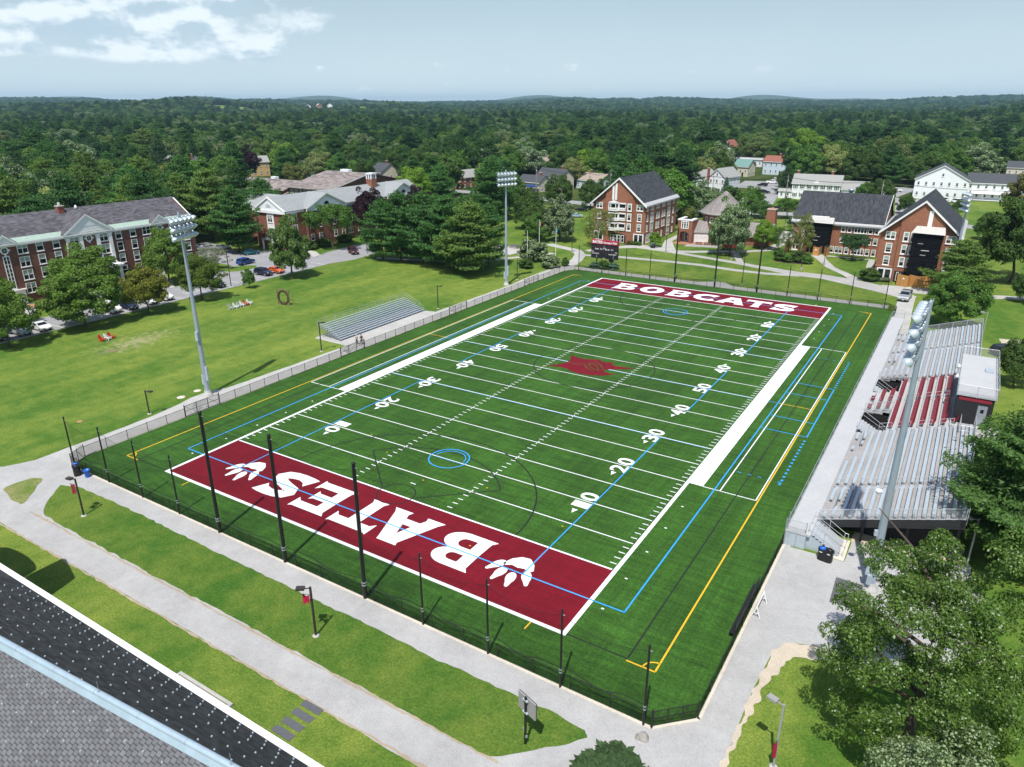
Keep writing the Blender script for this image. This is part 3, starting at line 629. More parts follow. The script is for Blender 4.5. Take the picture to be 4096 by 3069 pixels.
quad(yl, 52.0, 56.3, 54.82, 54.94, ZY); quad(yl, -7.4, -3.2, 54.82, 54.94, ZY)
for cx, cy, a in ((-7.45, -.3, 0), (56.3, -.3, 90), (56.3, 109.9, 180), (-7.45, 109.9, 270)): arc(yl, (cx, cy), .95, rad(a), rad(a+90), .12, ZY, 14)
for x in (4.0, 46.15):
    for y, s in ((-.36, -1), (FL+.36, 1)): quad(yl, x-.06, x+.06, min(y, y+s*.95), max(y, y+s*.95), ZY)
for x, y in ((16.8, 6.1), (36.2, 5.6), (24.9, 13.0), (31.6, 15.2), (12.4, 18.7), (17.2, 16.0), (41.8, 12.9), (24.6, 97.2), (30.5, 94), (18, 93)): quad(yl, x-.09, x+.09, y-.06, y+.06, ZB+.003)
structure(yl.build('yellow_field_lines', M['pyel']))

# ---- painted letters: outlines on a unit square with flared ends
def arcp(cx, cy, rx, ry, a0, a1, n=10): return [(cx+rx*math.cos(rad(a0+(a1-a0)*i/n)), cy+ry*math.sin(rad(a0+(a1-a0)*i/n))) for i in range(n+1)]
def stroke(cl, w):
    n = len(cl); L = []; R_ = []
    for i, p in enumerate(cl):
        a = Vector(cl[max(i-1, 0)]); b_ = Vector(cl[min(i+1, n-1)]); d = (b_-a).normalized(); nn = Vector((-d.y, d.x))*w[i]/2
        L.append(tuple(Vector(p)+nn)); R_.append(tuple(Vector(p)-nn))
    return L + R_[::-1]
GL = {
 'B': ([(-.07, 0), (.02, .10), (.03, .5), (.02, .90), (-.07, 1), (.56, 1)] + arcp(.56, .755, .36, .245, 90, -75, 10) + arcp(.58, .275, .42, .275, 75, -90, 12),
       [[(.30, .62), (.30, .83), (.50, .83)] + arcp(.50, .725, .12, .105, 80, -90, 6), [(.30, .17), (.30, .42), (.52, .42)] + arcp(.52, .295, .14, .125, 80, -90, 6)]),
 'A': ([(-.08, 0), (.0, .12), (.30, .92), (.27, 1), (.70, 1), (.72, .92), (1.0, .12), (1.08, 0), (.66, 0), (.70, .10), (.66, .22), (.34, .22), (.29, .10), (.32, 0)], [[(.41, .40), (.60, .40), (.505, .70)]]),
 'T': ([(.30, 0), (.36, .10), (.36, .78), (.10, .78), (.0, .68), (.0, 1.03), (.06, 1), (.94, 1), (1.0, 1.03), (1.0, .68), (.90, .78), (.64, .78), (.64, .10), (.70, 0)], []),
 'E': ([(-.07, 0), (.02, .10), (.03, .5), (.02, .90), (-.07, 1), (.86, 1), (.94, 1.04), (.94, .70), (.82, .79), (.32, .79), (.32, .61), (.66, .61), (.74, .67), (.74, .33), (.66, .40), (.32, .40), (.32, .21), (.84, .21), (.96, .31), (.96, -.04), (.88, 0)], []),
 'S': (stroke([(.93, .80), (.80, .86), (.60, .885), (.40, .86), (.23, .80), (.165, .70), (.22, .61), (.40, .545), (.62, .475), (.80, .40), (.845, .30), (.77, .20), (.60, .14), (.40, .12), (.20, .15), (.05, .22)],
              [.36, .27, .23, .25, .29, .31, .30, .25, .25, .30, .31, .29, .25, .23, .27, .38]), []),
 'C': (stroke([(.93, .78), (.80, .85), (.58, .88), (.36, .83), (.20, .69), (.15, .5), (.20, .31), (.36, .17), (.58, .12), (.80, .15), (.95, .24)], [.36, .26, .24, .26, .29, .30, .29, .26, .24, .26, .36]), []),
 'O': (arcp(.5, .5, .52, .51, 0, 360, 40)[:-1], [arcp(.5, .5, .22, .28, 0, 360, 26)[:-1][::-1]]),
}
def glyph_mesh(name, outer, holes, fn, z, mat):
    rings = [[Vector((*p, 0)) for p in outer]] + [[Vector((*p, 0)) for p in h] for h in holes]
    tri = tessellate_polygon(rings); flatp = [p for r_ in rings for p in r_]
    pts = [fn(p.x, p.y) for p in flatp]
    fs = []
    for t in tri:
        a, b_, c_ = (Vector(pts[i]) for i in t)
        fs.append(t if (b_-a).cross(c_-a) > 0 else (t[0], t[2], t[1]))
    me = bpy.data.meshes.new(name); me.from_pydata([(x, y, z) for x, y in pts], [], fs); me.materials.append(mat); me.update(); return me
ZL = .033
for ch, x0, x1 in (('B', 38.1, 33.2), ('A', 32.0, 26.3), ('T', 26.9, 21.5), ('E', 20.9, 16.0), ('S', 15.8, 10.5)):
    me = glyph_mesh('painted_letter', *GL[ch], lambda u, v, x0=x0, x1=x1: (x0+(x1-x0)*(u*.93+.03), 7.25-5.2*v), ZL, M['pwhite']); structure(link('painted_letter', me))
for ch, x0, x1 in (('B', 5.5, 10.4), ('O', 11.2, 16.5), ('B', 17.6, 22.5), ('C', 22.9, 28.0), ('A', 28.3, 33.9), ('T', 33.5, 38.7), ('S', 38.9, 43.6)):
    me = glyph_mesh('painted_letter', *GL[ch], lambda u, v, x0=x0, x1=x1: (x0+(x1-x0)*(u*.93+.03), 102.7+5.2*v), ZL, M['pwhite']); structure(link('painted_letter', me))
for cx, cy in ((7.1, 4.6), (41.5, 4.6)):      # paw marks: one pad, four clawed toes
    pad = MB(); L_ = [(-1.35, .35), (-1.0, 1.35), (-.35, 2.0), (.45, 2.15), (1.2, 1.5), (1.55, .75), (1.3, .35), (.7, .62), (.1, .45), (-.5, .55), (-1.0, .25)]
    pad.add([(cx+x, cy+y, ZL) for x, y in L_], [tuple(range(len(L_)))][0:1])
    for tx, ty, a in ((-1.65, .05, 62), (-.85, -.85, 82), (.35, -1.1, 102), (1.45, -.30, 118)):
        vs = []
        for i in range(16):
            t = 2*PI*i/16; rr = 1.0 if math.cos(t) > -.85 else 1.55
            lx, ly = rr*.82*math.cos(t), .44*math.sin(t)*(1.0+.12*math.cos(t)); ca, sa = math.cos(rad(a)), math.sin(rad(a))
            vs.append((cx+tx+lx*ca-ly*sa, cy+ty+lx*sa+ly*ca, ZL))
        pad.add(vs, [tuple(range(16))])
    structure(pad.build('painted_paw_mark', M['pwhite']))
# plain maroon emblem at midfield: a generic winged lens of the same size and colour
em = [(18.2, 51.4), (20.2, 51.9), (21.6, 51.9), (22.6, 51.2), (24.2, 50.9), (26.0, 51.2), (27.6, 52.1), (28.9, 53.4), (27.8, 53.3), (26.9, 53.6), (26.6, 54.3), (27.2, 55.0), (28.6, 55.9), (30.4, 57.4), (28.6, 57.0), (27.2, 56.8), (26.4, 57.1), (26.5, 58.3), (25.4, 57.5), (24.5, 57.6), (24.0, 58.3), (23.1, 57.7), (21.8, 57.2), (20.6, 57.3), (19.2, 57.9), (19.6, 56.9), (20.1, 55.6), (20.2, 54.4), (19.6, 53.0)]
structure(link('maroon_midfield_emblem', glyph_mesh('maroon_midfield_emblem', em, [], lambda u, v: (u, v), ZL+.008, M['maroon'])))
mb = MB()
for cx, cy, r_, a0, a1, w_ in ((22.4, 52.6, 3.6, 20, 75, .20), (21.6, 52.2, 5.2, 22, 66, .17), (26.6, 56.9, 3.4, 200, 262, .18), (27.2, 57.6, 5.0, 205, 250, .15), (21.4, 56.0, 1.6, 200, 320, .14)): arc(mb, (cx, cy), r_, rad(a0), rad(a1), w_, ZL+.012, 16)
structure(mb.build('emblem_slits', M['turf']))
def text_mesh(s, offset=.0, extrude=0.0, shear=0.0, space=1.0):
    cu = bpy.data.curves.new('txt', 'FONT'); cu.body = s; cu.size = 1; cu.offset = offset; cu.extrude = extrude; cu.shear = shear; cu.space_character = space; cu.resolution_u = 6
    cu.align_x = 'LEFT'
    ob = bpy.data.objects.new('txt', cu); COL.objects.link(ob)
    dg = bpy.context.evaluated_depsgraph_get(); dg.update()
    me = bpy.data.meshes.new_from_object(ob.evaluated_get(dg)); bpy.data.objects.remove(ob); bpy.data.curves.remove(cu)
    return me
def fit_text(name, s, fn, w, h, mat, offset=.02, parent=None, shear=0.0):
    """text stretched to w x h; fn maps (u, v) in metres to a 3-D point"""
    me = text_mesh(s, offset, shear=shear)
    vs = [v.co.copy() for v in me.vertices]; x0 = min(v.x for v in vs); x1 = max(v.x for v in vs); y0 = min(v.y for v in vs); y1 = max(v.y for v in vs)
    for v in me.vertices: v.co = Vector(fn((v.co.x-x0)/(x1-x0)*w, (v.co.y-y0)/(y1-y0)*h))
    me.materials.clear(); me.materials.append(mat); me.name = name; me.update()
    return link(name, me, parent)
for side in (0, 1):
    for i, t in enumerate((10, 20, 30, 40, 50, 40, 30, 20, 10)):
        y = (10+10*(i+1))*YD
        for j, chd in enumerate(str(t)):
            o_ = .22 if j else -1.72
            ww = 1.5 if chd != '1' else 1.1
            if side == 1: fn = lambda u, v, y=y, o_=o_, ww=ww: (42.5-v, y+o_+(1.5-ww)*(.5 if o_ > 0 else .8)+u, ZL+.001)
            else: fn = lambda u, v, y=y, o_=o_, ww=ww: (6.25+v, y-o_-(1.5-ww)*(.5 if o_ > 0 else .8)-u, ZL+.001)
            structure(fit_text('painted_number', chd, fn, ww, 1.95, M['pwhite'], .022))
        if t != 50:
            s_ = -1 if i < 4 else 1
            mb = MB(); xx = 41.35 if side else 7.4
            p = [(xx-.30, y+s_*1.95), (xx+.30, y+s_*1.95), (xx, y+s_*2.75)]
            if s_ < 0: p = [p[1], p[0], p[2]]
            mb.add([(*q, ZL+.001) for q in p], [(0, 1, 2)]); structure(mb.build('painted_arrow', M['pwhite']))
# ------------------------------------------------------------------ fences round the pitch
def fence(name, label, pts, h, mesh_mat, spacing=2.95, post_r=.035, gates=(), thick=.045):
    """a chain link run: top and bottom rail, mesh panel, every post a part"""
    t = thing(name, label, 'fence', (pts[0][0], pts[0][1], 0))
    o = Vector((pts[0][0], pts[0][1], 0))
    panel = MB(); rail = MB(); posts = []
    for a, b in zip(pts[:-1], pts[1:]):
        a = Vector((*a, 0))-o; b = Vector((*b, 0))-o; L = (b-a).length; n = max(1, round(L/spacing)); d = (b-a).normalized()
        for i in range(n+1): posts.append(a.lerp(b, i/n))
        panel.add([a+Vector((0, 0, .05)), b+Vector((0, 0, .05)), b+Vector((0, 0, h-.03)), a+Vector((0, 0, h-.03))], [(0, 1, 2, 3)])
        rail.tube(a+Vector((0, 0, h)), b+Vector((0, 0, h)), .024, n=6); rail.tube(a+Vector((0, 0, .06)), b+Vector((0, 0, .06)), .016, n=5)
    panel.build('mesh_panel', mesh_mat, t); rail.build('top_rail', M['black'], t)
    me = None; seen = []
    for p in posts:
        if any((p-q).length < .3 for q in seen): continue
        seen.append(p)
        if me is None:
            m_ = MB(); m_.tube((0, 0, 0), (0, 0, h+.04), post_r, n=8); m_.lathe((0, 0, h+.03), [(post_r*1.25, 0), (post_r, .05), (.005, .07)], 8); me = m_.mesh('post', [M['black']])
        link('post', me, t, p)
    return t
def gate(name, label, p, q, h, leaf=2):
    t = thing(name, label, 'gate', (p[0], p[1], 0)); a = Vector((0, 0, 0)); b = Vector((q[0]-p[0], q[1]-p[1], 0)); d = b.normalized(); L = b.length
    for e in (a, b):
        m_ = MB(); m_.tube(e, e+Vector((0, 0, h+.15)), .055, n=10); m_.build('gate_post', M['black'], t)
    for i in range(leaf):
        s, e = a+d*(.08+i*(L-.16)/leaf), a+d*(.04+(i+1)*(L-.16)/leaf); f = MB()
        for z in (.08, h*.52, h): f.tube(s+Vector((0, 0, z)), e+Vector((0, 0, z)), .028, n=6)
        for x in (s, e): f.tube(x+Vector((0, 0, .08)), x+Vector((0, 0, h)), .03, n=6)
        f.tube(s+Vector((0, 0, .08 if i % 2 else h)), e+Vector((0, 0, h if i % 2 else .08)), .018, n=5)
        fr = f.build('gate_leaf', M['black'], t)
        pn = MB(); pn.add([s+Vector((0, 0, .1)), e+Vector((0, 0, .1)), e+Vector((0, 0, h)), s+Vector((0, 0, h))], [(0, 1, 2, 3)]); pn.build('mesh_panel', M['chain'], fr)
    return t
HF = 1.22
fence('chain_link_fence', 'low black chain link fence along the near end line below the letters', [(-10.3, -4.95), (57.9, -4.95)], HF, M['chaind'])
fence('chain_link_fence', 'short angled fence at the near left corner by the bins', [(-11.35, -2.9), (-10.3, -4.95)], HF+.2, M['chaind'], 1.1)
fence('chain_link_fence', 'near right fence run beside the asphalt path before the grandstand', [(60.2, -2.7), (60.2, 20.8)], HF, M['chaind'], 2.6)
gate('corner_gate', 'angled black gate at the near right corner of the pitch', (57.9, -4.95), (60.2, -2.7), HF+.05, 3)
wf = [(-11.35, -2.9), (-11.35, 10.0)], [(-11.35, 15.2), (-11.3, 37.7)], [(-11.3, 43.1), (-11.2, 66.2)], [(-11.2, 71.9), (-11.2, 93.7)], [(-11.2, 99.6), (-11.1, 111.9), (-9.6, 114.5)]
for pts, lb in zip(wf, ('left side fence from the near corner to the first gate', 'left side fence between the first gate and the gate by the two people', 'left side fence in front of the small bleachers', 'left side fence beyond the small bleachers up to the far gate', 'left side fence turning round the far left corner')):
    fence('chain_link_fence', lb, pts, HF, M['chain'], 2.6)
for p, q, lb in (((-11.35, 10.0), (-11.35, 15.2), 'double gate in the left fence beside the nearest light pole'), ((-11.3, 37.7), (-11.3, 43.1), 'double gate in the left fence where two people stand'), ((-11.2, 66.2), (-11.2, 71.9), 'double gate in the left fence past the small bleachers'), ((-11.2, 93.7), (-11.2, 99.6), 'far double gate in the left fence near the flower shrubs')):
    gate('fence_gate', lb, p, q, HF+.3, 3)
fence('chain_link_fence', 'far end fence behind the second row of big letters', [(-9.6, 114.5), (57.9, 114.9)], HF, M['chain'])
fence('chain_link_fence', 'short angled fence at the far right corner near the pickup', [(57.9, 114.9), (60.2, 112.6), (60.2, 104)], HF+.1, M['chaind'], 1.5)
# curb under the fence
mb = MB()
for a, b in (((-10.3, -4.95), (57.9, -4.95)), ((60.2, -2.7), (60.2, 20.8)), ((57.9, -4.95), (60.2, -2.7)), ((-11.35, -2.9), (-11.35, 112)), ((-11.35, -2.9), (-10.3, -4.95))):
    d = Vector(b)-Vector(a); n = Vector((d.y, -d.x)).normalized()*.10
    mb.obox(((a[0]+b[0])/2+n.x*(1 if a[0] != b[0] or a[0] > 0 else -1), (a[1]+b[1])/2+n.y, .035), d.length+.2, .26, .07, math.atan2(d.y, d.x))
structure(mb.build('pitch_curb', M['curb']))

# ------------------------------------------------------------------ net poles and ball netting
def net_pole(x, y, h, label, big):
    t = thing('net_pole', label, 'net pole', (x, y, 0), 0, 'black poles of the ball netting')
    r = .17 if big else .085
    m_ = MB(); m_.tube((0, 0, 0), (0, 0, h), r, r*.86, 12); m_.build('shaft', M['black'], t)
    m_ = MB(); m_.lathe((0, 0, h), [(r*1.0, 0), (r*1.05, .03), (r*.6, .08), (.01, .10)], 12); m_.build('pole_cap', M['black'], t)
    m_ = MB()
    for z in (1.3, 1.55): m_.lathe((0, 0, z), [(r*1.18, 0), (r*1.18, .09)], 10)
    m_.obox((r+.05, 0, h-.35), .14, .05, .05); m_.build('pulley_bracket', M['galv'], t)
    return t
near = [(-10.7, -4.5, 5.6), (-3.0, -5.0, 6.4), (3.0, -5.0, 6.4), (9.0, -5.0, 6.4), (15.1, -5.0, 12.3), (23.95, -5.0, 12.3), (33.3, -5.0, 12.3), (39.3, -5.05, 6.5), (45.3, -5.05, 6.5), (51.3, -5.1, 6.5), (57.4, -5.1, 6.4)]
nl = ['leftmost near pole standing by the bins', 'short near pole second from the left end', 'short near pole in front of the yellow corner', 'short near pole just left of the first tall one', 'tall near pole before the left paw mark', 'tall near pole crossing the letter S', 'tall near pole crossing the letter T', 'short near pole below the letter B', 'short near pole below the right paw mark', 'short near pole at the corner of the maroon end zone', 'rightmost near pole by the corner gate']
far = [(-8.3, 113.9, 6.1), (-2.6, 114.6, 5.9), (3.4, 114.9, 6.3), (9.3, 114.9, 6.3), (15.2, 115.0, 12.0), (24.3, 115.0, 12.0), (33.4, 115.0, 12.0), (39.6, 115.1, 6.3), (45.6, 115.1, 6.3), (51.7, 115.1, 6.3), (57.9, 115.1, 6.0)]
fl = ['leftmost far pole at the corner near the scoreboard', 'short far pole standing in front of the scoreboard', 'short far pole just right of the scoreboard', 'short far pole in front of the gabled brick hall', 'tall far pole in front of the arched entrance', 'tall far pole before the silvery tree by the round tower', 'tall far pole right of the silvery tree', 'short far pole just right of the last tall one', 'short far pole before the scaffolded wing path', 'short far pole left of the silver pickup', 'rightmost far pole next to the silver pickup']
for row, lab in ((near, nl), (far, fl)):
    for (x, y, h), l in zip(row, lab): net_pole(x, y, h, l, h > 10)
def netting(row, label):
    t = thing('ball_net', label, 'ball net', (row[0][0], row[0][1], 0)); o = Vector(t.location)
    sh = MB(); rope = MB(); roll = MB(); rr = random.Random(len(label))
    for (x0, y0, h0), (x1, y1, h1) in zip(row[:-1], row[1:]):
        n = 10; h = min(h0, h1)-.45; top = []; bot = []; sag = .25+.035*(x1-x0)**1.4
        a, b = h0-.45, h1-.45
        if abs(a-b) > 2: a = b = h       # the net hangs at the lower pole's height
        for i in range(n+1):
            s = i/n; x = x0+(x1-x0)*s-o.x; y = y0+(y1-y0)*s-o.y
            top.append(Vector((x, y+.12, a+(b-a)*s-sag*4*s*(1-s)))); bot.append(Vector((x, y+.35+.12*math.sin(s*9+x0), 1.05+.32*abs(math.cos(s*PI))+rr.uniform(-.05, .05))))
        for i in range(n): sh.add([bot[i], bot[i+1], top[i+1], top[i]], [(0, 1, 2, 3)])
        rope.path(top, .012, 4); roll.path(bot, .030, 5)
    sh.build('net_sheet', M['net'], t); rope.build('top_cable', M['blackw'], t); roll.build('hem_rope', M['blackw'], t)
netting(near, 'fine black ball net hung between the near end poles')
netting(far, 'fine black ball net hung between the far end poles')

# ------------------------------------------------------------------ stadium light poles
def flood_mesh():
    m_ = MB()      # a spun aluminium reflector dish with its ballast neck and visor, aiming along -Y and down
    m_.lathe((0, 0, 0), [(.10, .34), (.24, .26), (.36, .10), (.40, -.10), (.40, -.16)], 16)
    return m_.mesh('reflector', [M['aluw']])
FLOOD = flood_mesh()
_m = MB(); _m.lathe((0, 0, 0), [(.385, -.145), (.385, -.165)], 16); FLENS = _m.mesh('lens', [M['lamp']])
_m = MB(); _m.lathe((0, 0, .28), [(.10, 0), (.12, .1), (.11, .34), (.04, .42)], 10); FBALL = _m.mesh('ballast_housing', [M['galv']])
def stadium_light(loc, h, ang, label, rows, cols, boxes, zlow=0.0):
    """ang: heading the lamps aim at, radians from +X"""
    t = thing('stadium_light', label, 'light pole', loc, 0, 'tall steel floodlight poles')
    m_ = MB(); zz = [0, h*.28, h*.60, h]; rr = [.34, .29, .23, .16]
    for i in range(3): m_.tube((0, 0, zz[i]), (0, 0, zz[i+1]+.3), rr[i], rr[i+1]*1.02, 18)
    m_.tube((0, 0, h+.2), (0, 0, h+.45), .16, .05, 12); m_.build('steel_pole', M['galvp'], t)
    m_ = MB(); m_.lathe((0, 0, 0), [(.62, 0), (.62, .22), (.45, .30), (.38, .75)], 18); m_.build('concrete_base', M['conc'], t)
    ca, sa = math.cos(ang), math.sin(ang); side = Vector((-sa, ca, 0)); fw = Vector((ca, sa, 0))
    for r_ in range(rows):
        z = h-.15-r_*1.05; wdt = cols*.86
        a = MB(); a.tube(side*(-wdt/2)+Vector((0, 0, z)), side*(wdt/2)+Vector((0, 0, z)), .055, n=8)
        a.tube(side*(-wdt/2)+Vector((0, 0, z+.16)), side*(wdt/2)+Vector((0, 0, z+.16)), .02, n=5)
        for c_ in range(cols): p = side*((c_-(cols-1)/2)*.86)+Vector((0, 0, z)); a.tube(p, p+fw*.30-Vector((0, 0, .18)), .035, n=6)
        a.build('cross_arm', M['galv'], t)
        for c_ in range(cols):
            p = side*((c_-(cols-1)/2)*.86)+fw*.48+Vector((0, 0, z-.36))
            o = link('floodlight', FLOOD, t, p); o.rotation_euler = Matrix.Rotation(ang+(c_-(cols-1)/2)*.06, 4, 'Z').to_euler()
            o.rotation_euler = (Matrix.Rotation(ang+(c_-(cols-1)/2)*.07, 4, 'Z') @ Matrix.Rotation(rad(-48+5*r_), 4, 'Y')).to_euler()
            link('lens', FLENS, o); link('ballast_housing', FBALL, o)
    for (z, wx, hh, a2) in boxes:
        m_ = MB(); m_.obox((math.cos(a2)*(.27+wx*.35), math.sin(a2)*(.27+wx*.35), z), wx, wx*.7, hh, a2); m_.build('ballast_box', M['aluw'], t)
    return t
EASTW = rad(15)
stadium_light((-15.5, 16.4, 0), 24.3, rad(20), 'nearest left floodlight pole with three rows of lamps', 3, 6, [(3.2, .36, 2.0, rad(10)), (2.2, .34, 1.4, rad(190)), (8.6, .44, 1.2, rad(-60)), (8.7, .16, .22, rad(200))])
stadium_light((-15.3, 92.7, 0), 24.1, rad(-20), 'far left floodlight pole rising above the pine clump', 3, 6, [(3.2, .36, 2.2, rad(0)), (2.2, .34, 1.5, rad(190))])
stadium_light((67.82, 17.9, 0), 24.1, rad(178), 'nearest right floodlight pole standing at the end of the grandstand', 4, 6, [(2.1, .34, 1.4, rad(190)), (1.2, .4, .9, rad(250)), (5.4, .3, .5, rad(200))])
stadium_light((67.8, 140.1, 0), 20.3, rad(200), 'far right floodlight pole before the scaffolded gable', 4, 5, [(3.5, .34, 1.0, rad(200)), (2.6, .3, .6, rad(120))])
for (x, y, z, lb) in ((67.05, 17.6, 9.3, 'white dome camera bracketed to the right floodlight pole'),):
    t = thing('dome_camera', lb, 'camera', (x, y, z)); m_ = MB(); m_.lathe((0, 0, -.35), [(.05, 0), (.2, .06), (.26, .22), (.26, .34), (.1, .42)], 14); m_.build('camera_dome', M['white'], t)
    m_ = MB(); m_.tube((0, 0, .12), (.45, .32, .2), .04); m_.build('bracket', M['galv'], t)

# ------------------------------------------------------------------ path lamps, banners
def banner(loc, ang, w, h, mat, label, wave=.12, text=None):
    t = thing('pole_banner', label, 'banner', loc)
    n = 8; m_ = MB(); vs = []
    for i in range(n+1):
        for j in range(n+1):
            u, v = i/n, j/n; vs.append((math.cos(ang)*w*u*(1-.15*v)-math.sin(ang)*wave*math.sin(u*5+v*2), math.sin(ang)*w*u*(1-.15*v)+math.cos(ang)*wave*math.sin(u*5+v*2), -h*v-.10*h*u*u))
    fs = [(i*(n+1)+j, (i+1)*(n+1)+j, (i+1)*(n+1)+j+1, i*(n+1)+j+1) for i in range(n) for j in range(n)]
    m_.add(vs, fs, 0, True); m_.build('cloth', mat, t)
    if text:
        fit_text('lettering', text, lambda u, v: (math.cos(ang)*(.18*w+v*.9)+.03*math.sin(ang)*-1, math.sin(ang)*(.18*w+v*.9)-.16*math.cos(ang), -h*.88+u), h*.75, w*.34, M['ltext'], .02, t)
    m_ = MB(); m_.tube((0, 0, .02), (math.cos(ang)*w*1.05, math.sin(ang)*w*1.05, .02), .018); m_.build('banner_arm', M['bronze'], t)
    return t
def lamp_post(x, y, h, label, ang, mat='bronze', style='box', base=False):
    t = thing('lamp_post', label, 'street lamp', (x, y, 0), 0, 'square headed path lamps')
    m_ = MB(); m_.obox((0, 0, h/2), .13, .13, h); m_.build('post', M[mat], t)
    ca, sa = math.cos(ang), math.sin(ang)
    if style == 'box':
        m_ = MB(); m_.obox((ca*.22, sa*.22, h-.12), .42, .06, .06, ang); m_.build('arm', M[mat], t)
        m_ = MB(); m_.obox((ca*.72, sa*.72, h-.10), .62, .40, .17, ang); hd = m_.build('lamp_head', M['greyp' if mat == 'greyp' else 'bronze'], t)
        m_ = MB(); m_.obox((ca*.72, sa*.72, h-.192), .46, .3, .012, ang); m_.build('lens', M['lamp'], hd)
    else:
        m_ = MB(); m_.lathe((0, 0, h), [(.1, -.02), (.34, .06), (.30, .16), (.05, .24)], 14); hd = m_.build('lamp_head', M['bronze'], t)
        m_ = MB(); m_.lathe((0, 0, h-.05), [(.07, -.02), (.16, .05)], 10); m_.build('lens', M['lamp'], hd)
    m_ = MB()
    if base: m_.lathe((0, 0, 0), [(.30, 0), (.30, .62), (.26, .68)], 14); m_.build('concrete_base', M['stone'], t)
    else: m_.lathe((0, 0, 0), [(.26, 0), (.26, .07), (.14, .1)], 14); m_.build('concrete_base', M['conc'], t)
    return t
lamp_post(1.3, -10.1, 4.1, 'bronze lamp with a dark red banner near the bins', rad(192))
banner((1.1, -10.15, 3.45), rad(195), .62, 1.05, M['bannerm'], 'small dark red banner on the lamp nearest the bins', .05, 'Bates')
lamp_post(33.2, -10.3, 4.45, 'bronze lamp with a pink banner on the grass strip', rad(215))
banner((33.1, -10.35, 3.75), rad(205), .62, .8, M['pink'], 'magenta banner curling below the lamp on the grass strip', .16, 'Bates')
lamp_post(-16.3, 8.2, 3.3, 'lone lamp on the left lawn before the nearest floodlight pole', rad(20))
lamp_post(-16.1, 38.2, 5.0, 'lamp at the near end of the small bleachers', rad(20))
lamp_post(-16.1, 69.1, 4.6, 'lamp at the far end of the small bleachers', rad(20))
lamp_post(-16.1, 98.6, 4.5, 'lamp by the far left gate and the flowering shrubs', rad(20))
lamp_post(74.5, 25.9, 4.75, 'grey lamp under the big pine at the grandstand end', rad(185), 'greyp')
lamp_post(65.3, -3.9, 4.9, 'grey lamp on the lawn in front of the large maple', rad(160), 'greyp')
banner((65.3, -4.0, 2.2), rad(250), .35, 1.3, M['pink'], 'narrow red banner hanging on the grey lamp by the maple', .05)
lamp_post(74.3, 98.6, 5.5, 'grey lamp behind the far corner of the grandstand', rad(170), 'greyp')
lamp_post(-20.2, 133.2, 5.6, 'lamp on a stone drum left of the scoreboard', rad(90), 'bronze', 'dome', True)
lamp_post(1.5, 145.6, 5.5, 'lamp on a stone drum right of the gabled brick hall', rad(90), 'bronze', 'dome', True)
lamp_post(19.0, 145.7, 5.8, 'lamp on a stone drum under the silvery tree', rad(90), 'bronze', 'dome', True)
lamp_post(36.7, 142.8, 5.0, 'lamp on a stone drum before the round shrubs', rad(90), 'bronze', 'dome', True)
lamp_post(40.2, 152.0, 4.6, 'lamp on a stone drum facing the plywood hut', rad(90), 'bronze', 'dome', True)
lamp_post(28.8, 120.4, 7.4, 'thin lamp on the lawn behind the far netting', rad(90), 'bronze', 'dome')
lamp_post(-65.5, 59.4, 8.6, 'tall lamp at the car park edge beside the black car', rad(150))
lamp_post(-65.8, 103.0, 7.5, 'tall lamp at the car park edge behind the maroon car', rad(150))
lamp_post(-59.1, 99.0, 3.2, 'short lamp on the path under the pines', rad(90), 'bronze', 'dome')
lamp_post(18.1, 208.5, 9.0, 'tall thin lamp in the yard behind the round tower', rad(90), 'bronze', 'dome', True)
for x, y, h, lb in ((-24.5, 117.1, 7.6, 'bare white flagpole closest to the flowering shrubs'), (-28.5, 130.0, 8.4, 'white flagpole carrying the striped flag'), (-21.6, 126.7, 7.4, 'white flagpole carrying a small blue flag')):
    t = thing('flagpole', lb, 'flagpole', (x, y, 0), 0, 'flagpoles in the shrub bed'); m_ = MB(); m_.tube((0, 0, 0), (0, 0, h), .08, .05, 10); m_.build('shaft', M['white'], t)
    m_ = MB(); m_.lathe((0, 0, h), [(.02, 0), (.09, .06), (.09, .12), (.01, .18)], 10); m_.build('finial', M['aluw'], t)
t = thing('flag', 'limp striped flag on the middle flagpole', 'flag', (-28.4, 130, 8.0)); m_ = MB()
for i in range(7): m_.add([(.05+.04*i, .05*math.sin(i), 0), (.12+.04*i, .05*math.sin(i+1), 0), (.10+.03*i, .06*math.sin(i+1), -1.2), (.04+.03*i, .06*math.sin(i), -1.2)], [(0, 1, 2, 3)], i % 2)
m_.build('cloth', [M['red'], M['white']], t)
m_ = MB(); m_.add([(.05, 0, 0), (.3, .06, -.05), (.26, .02, -.9), (.04, 0, -.8)], [(0, 1, 2, 3)]); o = m_.build('flag', M['pblue'], None, (-21.5, 126.7, 7.1)); tag(o, 'small limp blue flag on the right flagpole', 'flag')
